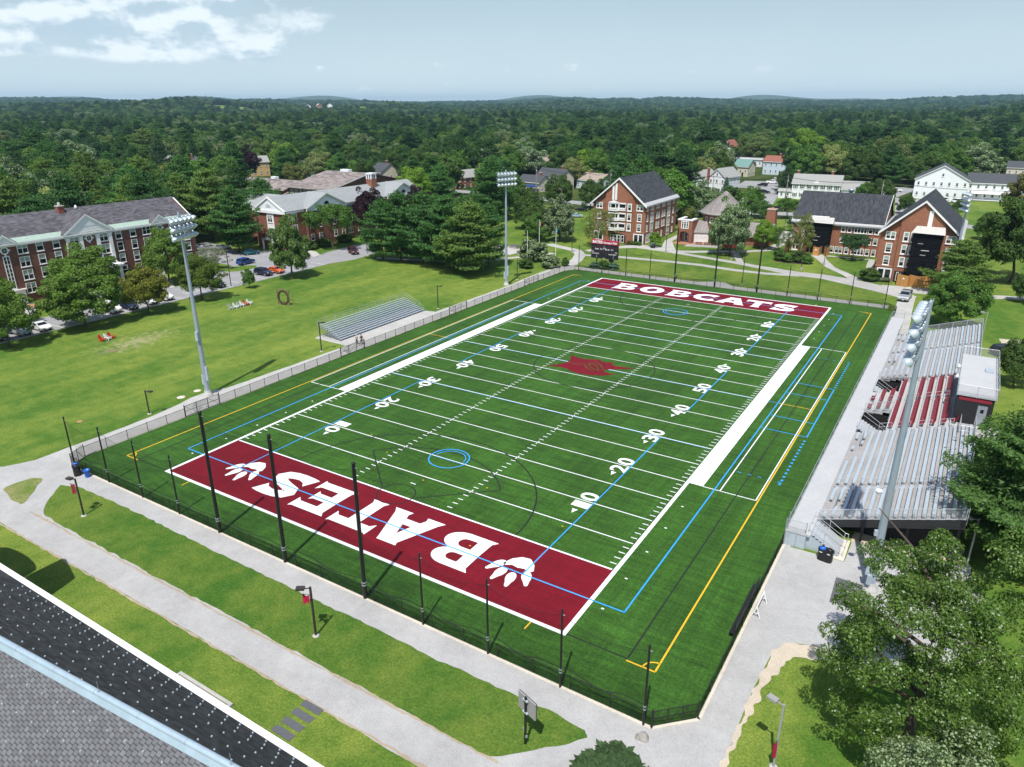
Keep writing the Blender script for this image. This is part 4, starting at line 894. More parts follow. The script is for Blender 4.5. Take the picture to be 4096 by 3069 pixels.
# ------------------------------------------------------------------ grandstand on the right side
def rail_loop(mb, p, q, h, r=.024, mid=True):
    p, q = Vector(p), Vector(q); up = Vector((0, 0, h))
    mb.path([p, p+up, q+up, q], r, 6)
    if mid: mb.tube(p+up*.52, q+up*.52, r*.85, n=6)
def build_grandstand():
    O = Vector((62.2, 24.4, 0))
    t = thing('grandstand', 'long aluminium and concrete grandstand with a block of dark red seats', 'grandstand', O)
    def B(mb, name, mats, parent=t):
        for i, v in enumerate(mb.v): mb.v[i] = (v[0]-O.x, v[1]-O.y, v[2]-O.z)
        return mb.build(name, mats, parent)
    X0, TR, RI = 62.35, .70, .228
    tz = lambda i: 1.55+RI*i
    rz = lambda j: 1.62+.325*j
    # front walkway with its retaining wall
    w = MB(); w.box(60.25, 62.35, 20.95, 103.0, 1.42, 1.6); B(w, 'walkway', M['walk'])
    w = MB(); w.box(60.3, 60.55, 20.97, 103.0, 0, 1.42); w.box(60.56, 62.0, 21.0, 21.25, 0, 1.42); B(w, 'front_wall', M['aluw'])
    w = MB()
    for y in (21, 22.3): w.box(60.2, 60.32, y, y+.07, 0, 2.7)
    for x in (61.2, 62.0): w.box(x, x+.05, 20.93, 20.99, 0, 1.6)
    B(w, 'wall_seam_trim', M['galv'])
    # walkway railing with chain link
    for (a, b) in (((60.33, 21.05, 1.6), (60.33, 102.9, 1.6)), ((60.33, 21.05, 1.6), (61.95, 21.05, 1.6)), ((60.33, 102.9, 1.6), (62.3, 102.9, 1.6))):
        L = (Vector(b)-Vector(a)).length; n = max(1, round(L/2.9)); w = MB(); h = 1.05
        w.tube(Vector(a)+Vector((0, 0, h)), Vector(b)+Vector((0, 0, h)), .026, n=6); w.tube(Vector(a)+Vector((0, 0, .08)), Vector(b)+Vector((0, 0, .08)), .02, n=6)
        for i in range(n+1): p = Vector(a).lerp(Vector(b), i/n); w.tube(p-Vector((0, 0, .2)), p+Vector((0, 0, h+.1)), .032, n=7)
        r_ = B(w, 'front_railing', M['galv'])
        w = MB(); w.add([Vector(a), Vector(b), Vector(b)+Vector((0, 0, h)), Vector(a)+Vector((0, 0, h))], [(0, 1, 2, 3)]); B(w, 'mesh_panel', M['chaing'], r_)
    # stepped concrete decks
    for (y0, y1) in ((24.4, 46.9), (65.2, 91.2)):
        w = MB()
        for i in range(16):
            ya, yb = y0, y1
            if i < 5 and y0 > 60: ya = 67.4
            w.box(X0+TR*i, X0+TR*(i+1)+.03, ya, yb, tz(i)-.34, tz(i))
        B(w, 'stepped_deck', M['deck'])
    w = MB()
    for j in range(10):
        a, b = (54.0, 61.4) if j < 3 else (46.92, 65.18)
        w.box(62.35+j*1.0, 63.38+j*1.0, a, b, rz(j)-.4, rz(j))
    B(w, 'stepped_deck', M['walk'])
    # benches
    segs = [(24.55, 30.75), (31.85, 46.2), (65.9, 79.25), (80.25, 90.8)]
    for s, (a, b) in enumerate(segs):
        for i in range(16):
            parts = [(a, b)]
            if i == 0: parts = {0: [(24.6, 25.6), (28.2, 30.6)], 1: [(32, 37.6), (41, 41.8), (44.2, 46)], 2: [(67.6, 71.6), (75.4, 76.2)], 3: [(80.4, 83.5), (88, 90.6)]}[s]
            elif i == 1: parts = {0: [(24.6, 26.6), (28.2, 30.6)], 1: [(32, 38.6), (42.4, 43.2), (44.2, 46)], 2: [(67.6, 72.6), (75.2, 78.8)], 3: [(80.4, 85), (87, 90.6)]}[s]
            elif i < 5 and s == 2: parts = [(67.6, b)]
            x = X0+TR*i+.34; z = tz(i)+.40
            for (ya, yb) in parts:
                w = MB(); w.box(x, x+.27, ya, yb, z-.05, z)
                for y in np.arange(ya+.25, yb-.1, 1.85): w.box(x+.05, x+.20, y, y+.06, tz(i), z-.05)
                w.box(x+.02, x+.25, ya, ya+.04, z-.16, z-.05)
                B(w, 'bench', M['aluw'])
    # partitions beside the wheelchair bays
    for (y, xa) in ((28.0, 63.4), (43.9, 63.4), (75.0, 63.4)):
        w = MB(); w.box(xa, xa+.05, y-1.7, y+.9, 1.6, 2.7); B(w, 'bay_partition', M['galv'])
    # aisle handrails and step risers
    for y, xs in ((31.3, [(62.7, 64.1), (64.9, 66.3), (67.0, 68.4), (69.0, 70.5), (71.2, 73.2)]), (79.75, [(62.7, 64.0), (64.9, 66.2), (67.0, 68.3), (69.0, 70.4), (71.2, 73.0)])):
        st = MB()
        for (a, b) in xs:
            w = MB(); za, zb = (1.55+RI*((v-X0)/TR) for v in (a, b)); h = .95
            w.path([(a, y, za-.1), (a, y, za+h), (b, y, zb+h), (b, y, zb-.1)], .024, 6); w.tube((a, y, za+h*.5), (b, y, zb+h*.5), .02, n=6); B(w, 'aisle_handrail', M['alu'])
        for i in range(16): st.box(X0+TR*i-.32, X0+TR*i, y-.42, y+.42, tz(i)-.25, tz(i)-.11)
        B(st, 'aisle_steps', M['alu'])
    for y, js in ((56.4, (0, 2, 4, 6)), (46.6, (0, 2.2, 4, 6, 8)), (65.4, (2.5, 4.5, 6.5, 8.5))):
        for j in js:
            w = MB(); a, b = 62.5+j, 63.7+j+(1.2 if (y == 56.4 and j == 6) else 0); za, zb = 1.62+.325*(a-62.35), 1.62+.325*(b-62.35); h = .9
            if y > 60 and j < 2: continue
            w.path([(a, y, za-.1), (a, y, za+h), (b, y, zb+h), (b, y, zb-.1)], .024, 6); w.tube((a, y, za+h*.5), (b, y, zb+h*.5), .02, n=6); B(w, 'aisle_handrail', M['alu'])
    # dark red individual seats: the nearest hundred one by one, the rest as one part
    m_ = MB()
    m_.add([(-.22, -.21, .40), (.16, -.21, .44), (.16, .21, .44), (-.22, .21, .40), (-.22, -.21, .36), (.16, -.21, .38), (.16, .21, .38), (-.22, .21, .36)], [(0, 1, 2, 3), (0, 4, 5, 1), (1, 5, 6, 2), (2, 6, 7, 3), (3, 7, 4, 0), (4, 7, 6, 5)])
    m_.add([(.12, -.21, .44), (.26, -.20, .84), (.26, .20, .84), (.12, .21, .44), (.17, -.21, .42), (.31, -.20, .82), (.31, .20, .82), (.17, .21, .42)], [(0, 3, 2, 1), (4, 5, 6, 7), (0, 1, 5, 4), (1, 2, 6, 5), (2, 3, 7, 6), (3, 0, 4, 7)])
    m_.box(-.04, .04, -.03, .03, 0, .4)
    seat_me = m_.mesh('seat', [M['redseat']])
    spots = []
    for j in range(10):
        if j == 0: ys = [54.5, 55.0, 55.5, 57.7, 58.2, 58.7]
        elif j < 3: ys = list(np.arange(54.3, 56.0, .5)) + list(np.arange(57.0, 61.2, .5))
        elif j == 9: ys = list(np.arange(47.6, 64.9, .5))
        else: ys = list(np.arange(47.3, 56.1, .5)) + list(np.arange(57.0, 64.9, .5))
        spots += [(62.75+j, y, rz(j)) for y in ys]
    spots.sort(key=lambda p: (Vector(p)-CAM).length)
    for p in spots[:100]: link('seat', seat_me, t, Vector(p)-O)
    st = MB()
    for p in spots[100:]: st.add([Vector(v)+Vector(p) for v in m_.v], m_.f)
    o = B(st, 'seat_rows', M['redseat']); o['kind'] = 'stuff'
    # the two stair wells in the front rows
    for (ya, yb) in ((47.2, 53.9), (61.5, 67.2)):
        w = MB(); w.box(62.4, 65.4, ya, yb, .02, .06); w.box(65.36, 65.44, ya, yb, .06, 1.9 if ya < 60 else 1.8); w.box(62.4, 65.4, ya+.0, ya+.08, .06, 1.5); w.box(62.4, 65.4, yb-.08, yb, .06, 1.5); B(w, 'stair_well', M['void'])  # near-black faces: the shade down in the well is painted
        st = MB()
        for k_ in range(8): st.box(62.36+.34*k_, 62.72+.34*k_, ya+.9, yb-2.6, 1.38-.18*k_, 1.44-.18*k_)
        B(st, 'stair_flight', M['alu'])
        w = MB()
        for y in (ya+.8, yb-2.5):
            w.path([(62.3, y, 1.6), (62.3, y, 2.5), (62.7, y, 2.5), (65.0, y, 1.1), (65.0, y, .2)], .026, 6); w.tube((62.5, y, 2.05), (64.9, y, .7), .02, n=6)
        B(w, 'stair_handrail', M['alu'])
        w = MB(); zb = tz(4)+.1
        w.path([(62.35, yb, 1.6), (62.35, yb, 2.7), (65.4, yb, 3.65), (65.4, yb, 2.4)], .028, 6); w.tube((62.35, yb, 1.75), (65.4, yb, 2.6), .02, n=6)
        w.path([(65.4, yb, 3.6), (65.4, ya, 3.6)], .024, 6)
        for s in (.33, .66): x = 62.35+3.05*s; w.tube((x, yb, 1.6+.9*s), (x, yb, 2.7+.95*s), .022, n=6)
        fr = B(w, 'well_railing', M['alu']); w = MB(); w.add([(62.35, yb, 1.6), (65.4, yb, 2.5), (65.4, yb, 3.65), (62.35, yb, 2.7)], [(0, 1, 2, 3)]); B(w, 'mesh_panel', M['chaing'], fr)
    # end and back railings
    def slope_rail(y, name='end_railing'):
        w = MB(); n = 6; a = Vector((62.4, y, 1.55)); b = Vector((73.5, y, 5.15)); up = Vector((0, 0, 1.0))
        w.tube(a+up, b+up, .03, n=7); w.tube(a, b, .03, n=7)
        for i in range(n+1): p = a.lerp(b, i/n); w.tube(p-Vector((0, 0, .55)), p+up, .036, n=7)
        fr = B(w, name, M['alu']); w = MB(); w.add([a, b, b+up, a+up], [(0, 1, 2, 3)]); B(w, 'mesh_panel', M['chaing'], fr)
    slope_rail(24.36); slope_rail(91.25)
    for (ya, yb) in ((24.4, 46.9), (65.4, 91.2)):
        w = MB(); a = Vector((73.62, ya, 5.1)); b = Vector((73.62, yb, 5.1)); up = Vector((0, 0, 1.05)); n = round((yb-ya)/2.6)
        w.tube(a+up, b+up, .03, n=7)
        for i in range(n+1): p = a.lerp(b, i/n); w.tube(p-Vector((0, 0, .5)), p+up, .036, n=7)
        fr = B(w, 'back_railing', M['alu']); w = MB(); w.add([a-Vector((0, 0, .3)), b-Vector((0, 0, .3)), b+up, a+up], [(0, 1, 2, 3)]); B(w, 'mesh_panel', M['chaind'], fr)
    # black steel and painted shade below
    for y in (24.27, 91.22):
        w = MB(); w.ext([(62.6, y, 1.0), (73.62, y, 4.30), (73.62, y, 5.12), (62.6, y, 1.58)], (0, .10, 0)); w.ext([(63.0, y-.05, 1.02), (73.6, y-.05, 4.26), (73.6, y-.05, 4.38), (63.0, y-.05, 1.14)], (0, .2, 0)); B(w, 'stringer_beam', M['dark'])
    w = MB(); w.ext([(64.6, 26.6, .02), (64.6, 26.6, 1.75), (73.4, 26.6, 4.45), (73.4, 26.6, .02)], (0, 19.8, 0)); w.ext([(66.6, 47, .02), (66.6, 47, 2.3), (73.4, 47, 4.3), (73.4, 47, .02)], (0, 43.5, 0)); B(w, 'screen_and_shade_fill', M['void'])  # near-black wedge: black screen wall, and shade under the deck as colour
    w = MB()
    for x in (66.0, 69.5, 73.2):
        for y in (25.0, 34, 45, 55, 66, 78, 90): w.box(x, x+.22, y, y+.22, 0, tz((x-X0)/TR)-.3)
    B(w, 'columns', M['dark'])
    # near stair down to the plaza
    st = MB()
    for k_ in range(8):
        st.box(62.35+.31*k_, 62.68+.31*k_, 21.4, 24.2, 1.40-.178*k_, 1.44-.178*k_); st.box(62.35+.31*k_, 62.37+.31*k_, 21.4, 24.2, 1.26-.178*k_, 1.40-.178*k_)
    B(st, 'stair_flight', M['alu'])
    w = MB(); w.ext([(62.0, 21.28, 0), (62.0, 21.28, 1.45), (62.3, 21.28, 1.45), (64.85, 21.28, .05), (64.85, 21.28, 0)], (0, .06, 0)); w.ext([(62.3, 24.22, 1.1), (62.3, 24.22, 1.5), (64.9, 24.22, .12), (64.5, 24.22, 0)], (0, .05, 0)); B(w, 'stair_stringer', M['aluw'])
    for y in (21.45, 22.8, 24.15):
        w = MB(); w.path([(62.15, y, 1.5), (62.15, y, 2.45), (62.55, y, 2.45), (64.85, y, 1.0), (65.15, y, .95), (65.15, y, .05)], .026, 6); w.tube((62.3, y, 1.95), (64.8, y, .55), .02, n=6); w.tube((64.85, y, 1.0), (64.85, y, .05), .024, n=6); w.tube((63.5, y, 1.85), (63.5, y, .8), .024, n=6); B(w, 'stair_handrail', M['alu'])
    w = MB(); w.box(64.3, 65.35, 20.9, 24.6, .03, .09); B(w, 'stair_pad', M['curb'])
    return t
build_grandstand()
def build_press_box():
    t = thing('press_box', 'flat roofed press box above the back rows of the grandstand', 'press box', (71.4, 48.1, 0)); L, D, H = 15.5, 3.75, 8.0
    w = MB(); w.box(.15, D-.15, .12, L-.12, 4.6, H-.16); w.box(.5, D-.3, .6, L-.6, .02, 4.6); w.build('wall', M['dark'], t)
    w = MB(); w.box(0, D, 0, L, H-.16, H); w.build('roof', M['walk'], t)
    w = MB(); w.box(-.02, D+.02, -.03, -.005, H-.22, H-.02); w.box(-.03, -.005, -.03, L+.03, H-.22, H-.02); w.build('roof_edge', M['alu'], t)
    w = MB(); w.box(.3, D-.4, .085, .115, H-.75, H-.35); w.build('maroon_panel', M['bannerm'], t)
    w = MB(); w.box(2.2, 3.1, .07, .115, 4.7, 6.9); d = w.build('door', M['galv'], t); w = MB(); w.box(2.5, 2.8, .045, .068, 6.1, 6.5); w.build('door_window', M['glass'], d)
    for k in range(5): w = MB(); w.box(.11, .145, .8+k*2.9, 3.3+k*2.9, 5.6, 7.2); w.build('window', M['glass'], t)
    w = MB(); w.box(2.5, 3.35, 8.9, 10.1, H+.02, H+.24); w.build('roof_hatch', M['aluw'], t)
    for pts in ([(0, 0, H), (D, 0, H)], [(D, 0, H), (D, L, H)], [(D, L, H), (0, L, H)], [(0, L, H), (0, 0, H)]):
        a, b = Vector(pts[0]), Vector(pts[1]); n = max(2, round((b-a).length/2.2)); w = MB(); up = Vector((0, 0, 1.05))
        w.tube(a+up, b+up, .026, n=6)
        for i in range(n+1): p = a.lerp(b, i/n); w.tube(p-Vector((0, 0, .3)), p+up, .03, n=6)
        fr = w.build('roof_railing', M['alu'], t); w = MB(); w.add([a, b, b+up, a+up], [(0, 1, 2, 3)]); w.build('mesh_panel', M['chaing'], fr)
    w = MB(); w.box(.9, 4.8, -3.6, 0, 4.5, 4.62); w.build('landing', M['deck'], t)
    w = MB(); w.path([(.9, -3.6, 4.6), (.9, -3.6, 5.7), (4.8, -3.6, 5.7), (4.8, -3.6, 4.6)], .03, 6); w.path([(.9, -3.6, 5.7), (.9, -.2, 5.7), (.9, -.2, 4.6)], .03, 6); w.tube((.9, -3.6, 5.15), (4.8, -3.6, 5.15), .02); w.tube((.9, -3.6, 5.15), (.9, -.2, 5.15), .02)
    for x, y in ((.95, -3.55), (4.7, -3.55)): w.tube((x, y, 0), (x, y, 4.5), .07)
    w.build('landing_railing', M['alu'], t)
build_press_box()
for y, z in ((56.2, 8.5), (57.0, 8.3), (52.6, 8.4)):
    m_ = MB(); m_.lathe((0, 0, 0), [(.05, -.2), (.18, -.1), (.3, .16), (.31, .2)], 12); m_.obox((.2, 0, -.15), .4, .06, .06); o = m_.build('horn_speaker', M['white'], None, (71.2, y, z)); o.rotation_euler = (0, rad(-70), 0)
    tag(o, 'white horn loudspeaker on the press box front rail', 'loudspeaker', 'horn loudspeakers on the press box')

# ------------------------------------------------------------------ small bleachers on the left
def build_bleachers():
    t = thing('bleachers', 'small set of open aluminium bleachers beside the left fence', 'bleachers', (-17.25, 43.6, 0)); L = 22.8; n = 10
    for k in range(n):
        x, z = -.52*k, .38+.19*k
        w = MB(); w.box(x-.24, x, 0, L, z-.045, z); w.build('seat_plank', M['aluw'], t)
        if k: w = MB(); w.box(x+.08, x+.34, .1, L-.1, z-.44, z-.40); w.build('foot_plank', M['galv'], t)
    for j in range(11):
        y = .5+j*(L-1)/10; w = MB()
        w.tube((.1, y, .08), (-4.95, y, .08), .03, n=5); w.tube((.0, y, .15), (-4.85, y, 1.9), .03, n=5)
        for k in range(n): x, z = -.52*k-.12, .35+.19*k; w.tube((x, y, .08), (x, y, z), .024, n=5)
        w.tube((-.3, y, .1), (-4.8, y, 1.6), .018, n=5); w.tube((-4.8, y, .1), (-2.6, y, 1.0), .018, n=5)
        w.build('support_frame', M['galv'], t)
    w = MB()
    for j in range(12): y = j*L/11; w.tube((-5.0, y, .1), (-5.0, y, 3.05), .028, n=6)
    for z in (3.05, 2.65, 2.3): w.tube((-5.0, 0, z), (-5.0, L, z), .02, n=6)
    w.build('back_guard_rail', M['galv'], t)
    for y in (-.04, L+.04):
        w = MB(); w.path([(-.2, y, .4), (-1.2, y, 1.5), (-5.0, y, 3.0)], .024, 6); w.tube((-1.0, y, 1.0), (-5.0, y, 2.5), .018, n=5)
        for x in (-1.2, -2.6, -4.0): w.tube((x, y, .2), (x, y, 1.5+(-x-1.2)*.395), .024, n=6)
        w.build('end_guard_rail', M['galv'], t)
build_bleachers()

# ------------------------------------------------------------------ scoreboard
def build_scoreboard():
    a = Vector((-8.6, 121.0)); b = Vector((-1.6, 121.2)); ang = math.atan2(b.y-a.y, b.x-a.x)
    t = thing('scoreboard', 'black scoreboard with a crimson header behind the far end', 'scoreboard', (a.x, a.y, 0), ang); Wd = 7.0; z0, z1, zt = 2.05, 5.55, 6.5
    w = MB(); w.box(0, Wd, 0, .55, z0, z1); w.build('display_panel', M['sign'], t)
    w = MB(); w.box(-.03, Wd+.03, -.03, .58, z1, zt); hd = w.build('header_sign', M['crimson'], t)
    tx = lambda y0, x0, z0_: (lambda u, v: (x0+u, y0, z0_+v))
    fit_text('lettering', 'BATES', tx(-.05, .35, z1+.14), 2.6, .68, M['ltext'], .035, hd)
    fit_text('lettering', 'Garcelon Field', tx(-.05, 3.22, z1+.16), 3.45, .56, M['ltext'], .02, hd)
    for s, x, z, ww, h in (('DOWN', 1.05, 4.15, .92, .33), ('TO GO', 2.33, 4.15, .90, .33), ('BALL ON', 3.68, 4.15, 1.1, .33), ('QTR', 5.2, 4.15, .62, .33), ('T.O.L.', .06, 3.55, .66, .32), ('T.O.L.', 6.25, 3.55, .66, .32), ('PLAYER', .18, 3.08, .92, .25), ('PENALTY', 1.2, 3.08, .98, .25), ('PLAYER', 4.65, 3.08, .92, .25), ('PENALTY', 5.68, 3.08, 1.0, .25)):
        fit_text('lettering', s, tx(-.02, x, z), ww, h, M['ltext'], .02, t)
    for x, z in ((3.45, 5.1), (3.42, 4.9), (1.50, 2.85), (1.47, 2.7), (1.50, 2.45), (1.47, 2.3), (5.92, 2.85), (5.89, 2.7), (5.92, 2.45), (5.89, 2.3)):
        w = MB(); w.obox((x, -.012, z), .09, .02, .10, 0); w.build('colon_dot', M['ltext'], t)
    for x0, x1, z0_, z1_ in ((.15, 1.7, 5.12, 5.4), (5.2, 6.8, 5.12, 5.4)): w = MB(); w.box(x0, x1, -.015, 0.004, z0_, z1_); w.build('team_name_strip', M['void'], t)
    w = MB()
    for z in (3.42, 4.75): w.box(.02, Wd-.02, -.014, .004, z, z+.035)
    w.box(2.3, 2.33, -.014, .004, 4.75, 5.5); w.box(4.6, 4.63, -.014, .004, 4.75, 5.5); w.build('red_pinstripe', M['bannerm'], t)
    w = MB(); w.box(3.05, 3.9, -.014, .004, 4.55, 4.62); w.box(3.1, 3.75, -.014, .004, 2.12, 2.19); w.build('maker_plate', M['ltext'], t)
    for x in (1.45, 5.3): w = MB(); w.obox((x, .35, 1.1), .22, .22, 2.2); w.build('support_post', M['dark'], t)
    w = MB(); w.box(4.75, 5.85, .05, .5, 1.3, 2.0); w.build('control_cabinet', M['sign'], t)
    for x in (1.2, 1.7, 5.3, 5.8): w = MB(); w.obox((x, .2, zt+.18), .12, .2, .36, 0, 0, .3); w.build('sign_light', M['white'], t)
build_scoreboard()

# ------------------------------------------------------------------ bins and small site furniture
def twin_bin(x, y, rz, label, lidb=True):
    t = thing('twin_bin', label, 'waste bin', (x, y, 0), rz)
    w = MB(); n = 28; prof = []
    for i in range(n):
        a = 2*PI*i/n; c_, s_ = math.cos(a), math.sin(a); prof.append((.62*math.copysign(abs(c_)**.5, c_), .36*math.copysign(abs(s_)**.55, s_)))
    w.prism(prof, .05, 1.02); w.prism([(p[0]*1.06, p[1]*1.08) for p in prof], 1.02, 1.1); w.build('body', M['black'], t)
    for dx, mt in ((-.3, 'bluebox' if lidb else 'black'), (.3, 'black')):
        w = MB(); w.lathe((dx, 0, 1.1), [(.27, 0), (.26, .08), (.18, .19), (.02, .24)], 14); l = w.build('lid', M[mt], t)
        w = MB(); w.lathe((dx, -.02, 1.1), [(.11, .20), (.12, .245)], 10); w.build('opening', M['void'], l)
    w = MB(); w.box(-.45, -.2, -.402, -.385, .88, .94); w.box(.2, .45, -.402, -.385, .88, .94); w.build('bin_label', M['ltext'], t)
twin_bin(-7.75, -5.75, rad(-25), 'black twin bin with a blue lid beside the near left corner')
twin_bin(63.9, 20.3, rad(-8), 'black twin bin with a blue lid by the grandstand stairs')
twin_bin(-4.3, 150.9, rad(5), 'black twin bin on the lawn before the gabled brick hall')
t = thing('recycling_tub', 'round blue recycling tub beside the twin bin', 'waste bin', (-6.2, -5.5, 0)); w = MB(); w.lathe((0, 0, 0), [(.24, 0), (.30, .82), (.335, .83), (.335, .88), (.29, .88), (.25, .2)], 18); w.build('tub', M['bluebox'], t); w = MB(); w.lathe((0, 0, .2), [(.24, 0), (.24, .02)], 14); w.build('liner', M['void'], t)
# white barricade trestle at the right fence
t = thing('barricade', 'white sawhorse barricade leaning near the right fence bench', 'barricade', (60.75, 9.4, 0))
w = MB(); w.obox((0, 1.2, .86), .05, 2.5, .16); w.build('rail', M['white'], t)
for y in (.1, 2.3):
    w = MB(); w.tube((0, y, .95), (-.32, y-.1, 0), .04, n=6); w.tube((0, y, .95), (.32, y-.1, 0), .04, n=6); w.tube((-.2, y-.05, .35), (.2, y-.05, .35), .03, n=6); w.build('leg', M['white'], t)
t = thing('team_bench', 'long black padded rail bench against the near right fence', 'bench', (60.05, 6.0, 0)); w = MB(); w.box(-.42, -.05, 0, 6.9, .42, .50); w.build('seat', M['black'], t); w = MB(); w.box(-.04, .02, 0, 6.9, .62, 1.32); w.build('backrest', M['black'], t)
for y in (.4, 3.4, 6.4): w = MB(); w.box(-.38, -.06, y, y+.06, .03, .42); w.build('leg', M['black'], t)
def portable_goal(x, y, rz, label):
    t = thing('practice_goal', label, 'goal', (x, y, 0), rz, 'white practice goals by the left gates'); w = MB()
    w.path([(-.9, 0, 0), (-.9, 0, 1.2), (.9, 0, 1.2), (.9, 0, 0)], .035, 7); w.path([(-.9, 0, .03), (-.7, .9, .03), (.7, .9, .03), (.9, 0, .03)], .025, 6); w.build('frame', M['white'], t)
    w = MB(); w.add([(-.9, 0, 1.2), (.9, 0, 1.2), (.7, .9, .03), (-.7, .9, .03)], [(0, 1, 2, 3)]); w.build('net', M['chaing'], t)
for x, y, lb in ((-12.0, 12.6, 'white practice goal behind the nearest left gate'), (-12.0, 40.4, 'white practice goal at the gate with the two people'), (-11.9, 69.0, 'white practice goal past the small bleachers'), (-11.9, 96.6, 'white practice goal at the farthest left gate')): portable_goal(x, y, rad(92), lb)
# backs of the two board signs and the boulder
t = thing('notice_board', 'grey backed square sign on a black post at the tip of the grass strip', 'sign', (51.7, -10.4, 0), rad(-18))
w = MB(); w.obox((0, 0, 1.9), .12, .12, 3.8); w.build('post', M['black'], t); w = MB(); w.obox((0, .14, 3.05), 1.55, .10, 1.25); w.build('board', M['greyp'], t); w = MB(); w.obox((0, .20, 3.05), 1.6, .03, 1.3); w.build('board_frame', M['black'], t)
w = MB(); w.obox((0, -.02, 3.55), .44, .14, .06); w.obox((0, -.02, 2.6), .44, .14, .06); w.build('bracket', M['aluw'], t); w = MB(); w.obox((-.12, 0, 1.1), .12, .10, .3); w.obox((.1, 0, .7), .1, .12, .16); w.build('conduit_box', M['galv'], t)
def boulder(x, y, r, h, label, sd=1):
    rr = random.Random(sd); bm = bmesh.new(); bmesh.ops.create_icosphere(bm, subdivisions=3, radius=1)
    ph = [rr.uniform(0, 6) for _ in range(6)]
    for v in bm.verts:
        p = v.co; k = 1+.14*math.sin(3*p.x+ph[0])*math.cos(2.6*p.y+ph[1])+.10*math.sin(5*p.z+4*p.x+ph[2])+.05*math.sin(9*p.y+7*p.x+ph[3])
        v.co = Vector((p.x*k*r, p.y*k*r*.85, max(-.1, p.z*k*h)))
    me = bpy.data.meshes.new('boulder'); bm.to_mesh(me); bm.free(); me.materials.append(M['stone']); me.polygons.foreach_set('use_smooth', [True]*len(me.polygons))
    o = link('boulder', me, None, (x, y, 0)); tag(o, label, 'boulder')
boulder(57.75, -6.1, .42, .38, 'low round boulder on the asphalt outside the corner gate', 1)
boulder(75.0, 21.0, .75, .7, 'grey boulder on the lawn beneath the big pine', 2)
boulder(84.5, 128.0, 2.4, .7, 'flat grey rock on the lawn at the right edge', 3)
for k, (y0, lb) in enumerate(((-15.15, 'slate stepping slab nearest the path'), (-15.95, 'second slate stepping slab from the path'), (-16.8, 'third slate stepping slab from the path'), (-17.6, 'slate stepping slab nearest the roof'))):
    w = MB(); w.box(37.3, 39.0, y0-.52, y0, .0, .045); o = w.build('stepping_stone', M['bluestone']); tag(o, lb, 'stepping stone', 'slate stepping slabs')
for x, y, r, lb in ((-17.9, 13.9, .55, 'round pale access cover left of the nearest floodlight pole'), (-18.1, 16.6, .5, 'round pale access cover behind the nearest floodlight pole'), (-21.6, 2.1, .35, 'reddish access cover on the left lawn')):
    w = MB(); w.lathe((0, 0, .015), [(r, 0), (r, .02), (r*.8, .025)], 18); o = w.build('manhole_cover', M['curb'] if r > .4 else M['patio'], None, (x, y, 0)); tag(o, lb, 'manhole cover')
# lawn chairs
def lawn_chair(x, y, rz, mt, label):
    t = thing('lawn_chair', label, 'lawn chair', (x, y, 0), rz, 'slatted lawn chairs on the left lawn')
    w = MB()
    for k in range(5): w.obox((-.28+k*.14, .02, .33+.0*k), .12, .56, .025, 0, 0, 0)
    w.obox((0, -.26, .36), .7, .05, .1); s = w.build('seat', M[mt], t); s.rotation_euler = (rad(8), 0, 0)
    w = MB()
    for k in range(5): w.obox((-.26+k*.13, 0, .42+(.05 if k in (1, 3) else .09 if k == 2 else 0)), .115, .025, .84+(.1 if k in (1, 3) else .16 if k == 2 else 0))
    bk = w.build('backrest', M[mt], t, (0, .27, .22)); bk.rotation_euler = (rad(-22), 0, 0)
    for sx in (-1, 1):
        w = MB(); w.obox((sx*.42, -.06, .56), .14, .72, .03); w.build('armrest', M[mt], t)
        w = MB(); w.obox((sx*.38, -.33, .28), .06, .09, .56); w.build('leg', M[mt], t); w = MB(); w.obox((sx*.36, .30, .17), .06, .5, .10, 0, 0, rad(28)*0); w.build('leg', M[mt], t)
rz_ = rad(115)
for x, y, mt, lb in ((-51.5, 22.5, 'red', 'red lawn chair at the left of the three beside the bare patch'), (-51.35, 23.35, 'white', 'white lawn chair between the two red ones by the bare patch'), (-51.6, 24.2, 'red', 'red lawn chair at the right of the three beside the bare patch'),
                     (-49.9, 47.3, 'alu', 'grey lawn chair next to the metal frame'), (-49.8, 48.3, 'white', 'white lawn chair between the two grey ones'), (-49.9, 49.25, 'alu', 'second grey lawn chair between two white ones'), (-49.95, 50.0, 'white', 'white lawn chair left of the lone red one in the row of six'), (-49.9, 50.8, 'red', 'lone red lawn chair in the row of six'), (-49.9, 51.65, 'white', 'white lawn chair at the right end of the row of six')):
    lawn_chair(x, y, rz_, mt, lb)
t = thing('fire_pit_frame', 'thin metal frame left of the row of six lawn chairs', 'metal frame', (-50.8, 47.0, 0)); w = MB(); w.path([(0, 0, 0), (0, 0, .9), (.1, .7, .9), (.1, .7, 0)], .02, 5); w.build('frame', M['alu'], t)
# woven ring sculpture in its timber frame
t = thing('ring_sculpture', 'rusty woven ring held in a square timber frame on the lawn', 'sculpture', (-43.9, 55.1, 0), rad(10))
w = MB()
for sx in (-1.35, 1.35): w.obox((sx, 0, 1.55), .12, .12, 3.1)
w.obox((0, 0, 3.08), 2.9, .12, .12); w.obox((0, 0, .06), 2.9, .12, .12); w.tube((1.3, 0, 1.5), (2.1, 1.3, .05), .06); w.build('timber_frame', M['wood'], t)
rr = random.Random(4); w = MB(); n = 56
for s_ in range(7):
    pts = []
    for i in range(n+1):
        a = 2*PI*i/n; R_ = 1.18+.16*math.sin(5*a+s_*2.1)*rr.uniform(.6, 1.1); pts.append((R_*math.cos(a), .16*math.sin(7*a+s_), 1.52+R_*1.1*math.sin(a)))
    w.path(pts, .06, 5)
w.build('woven_ring', M['rust'], t)
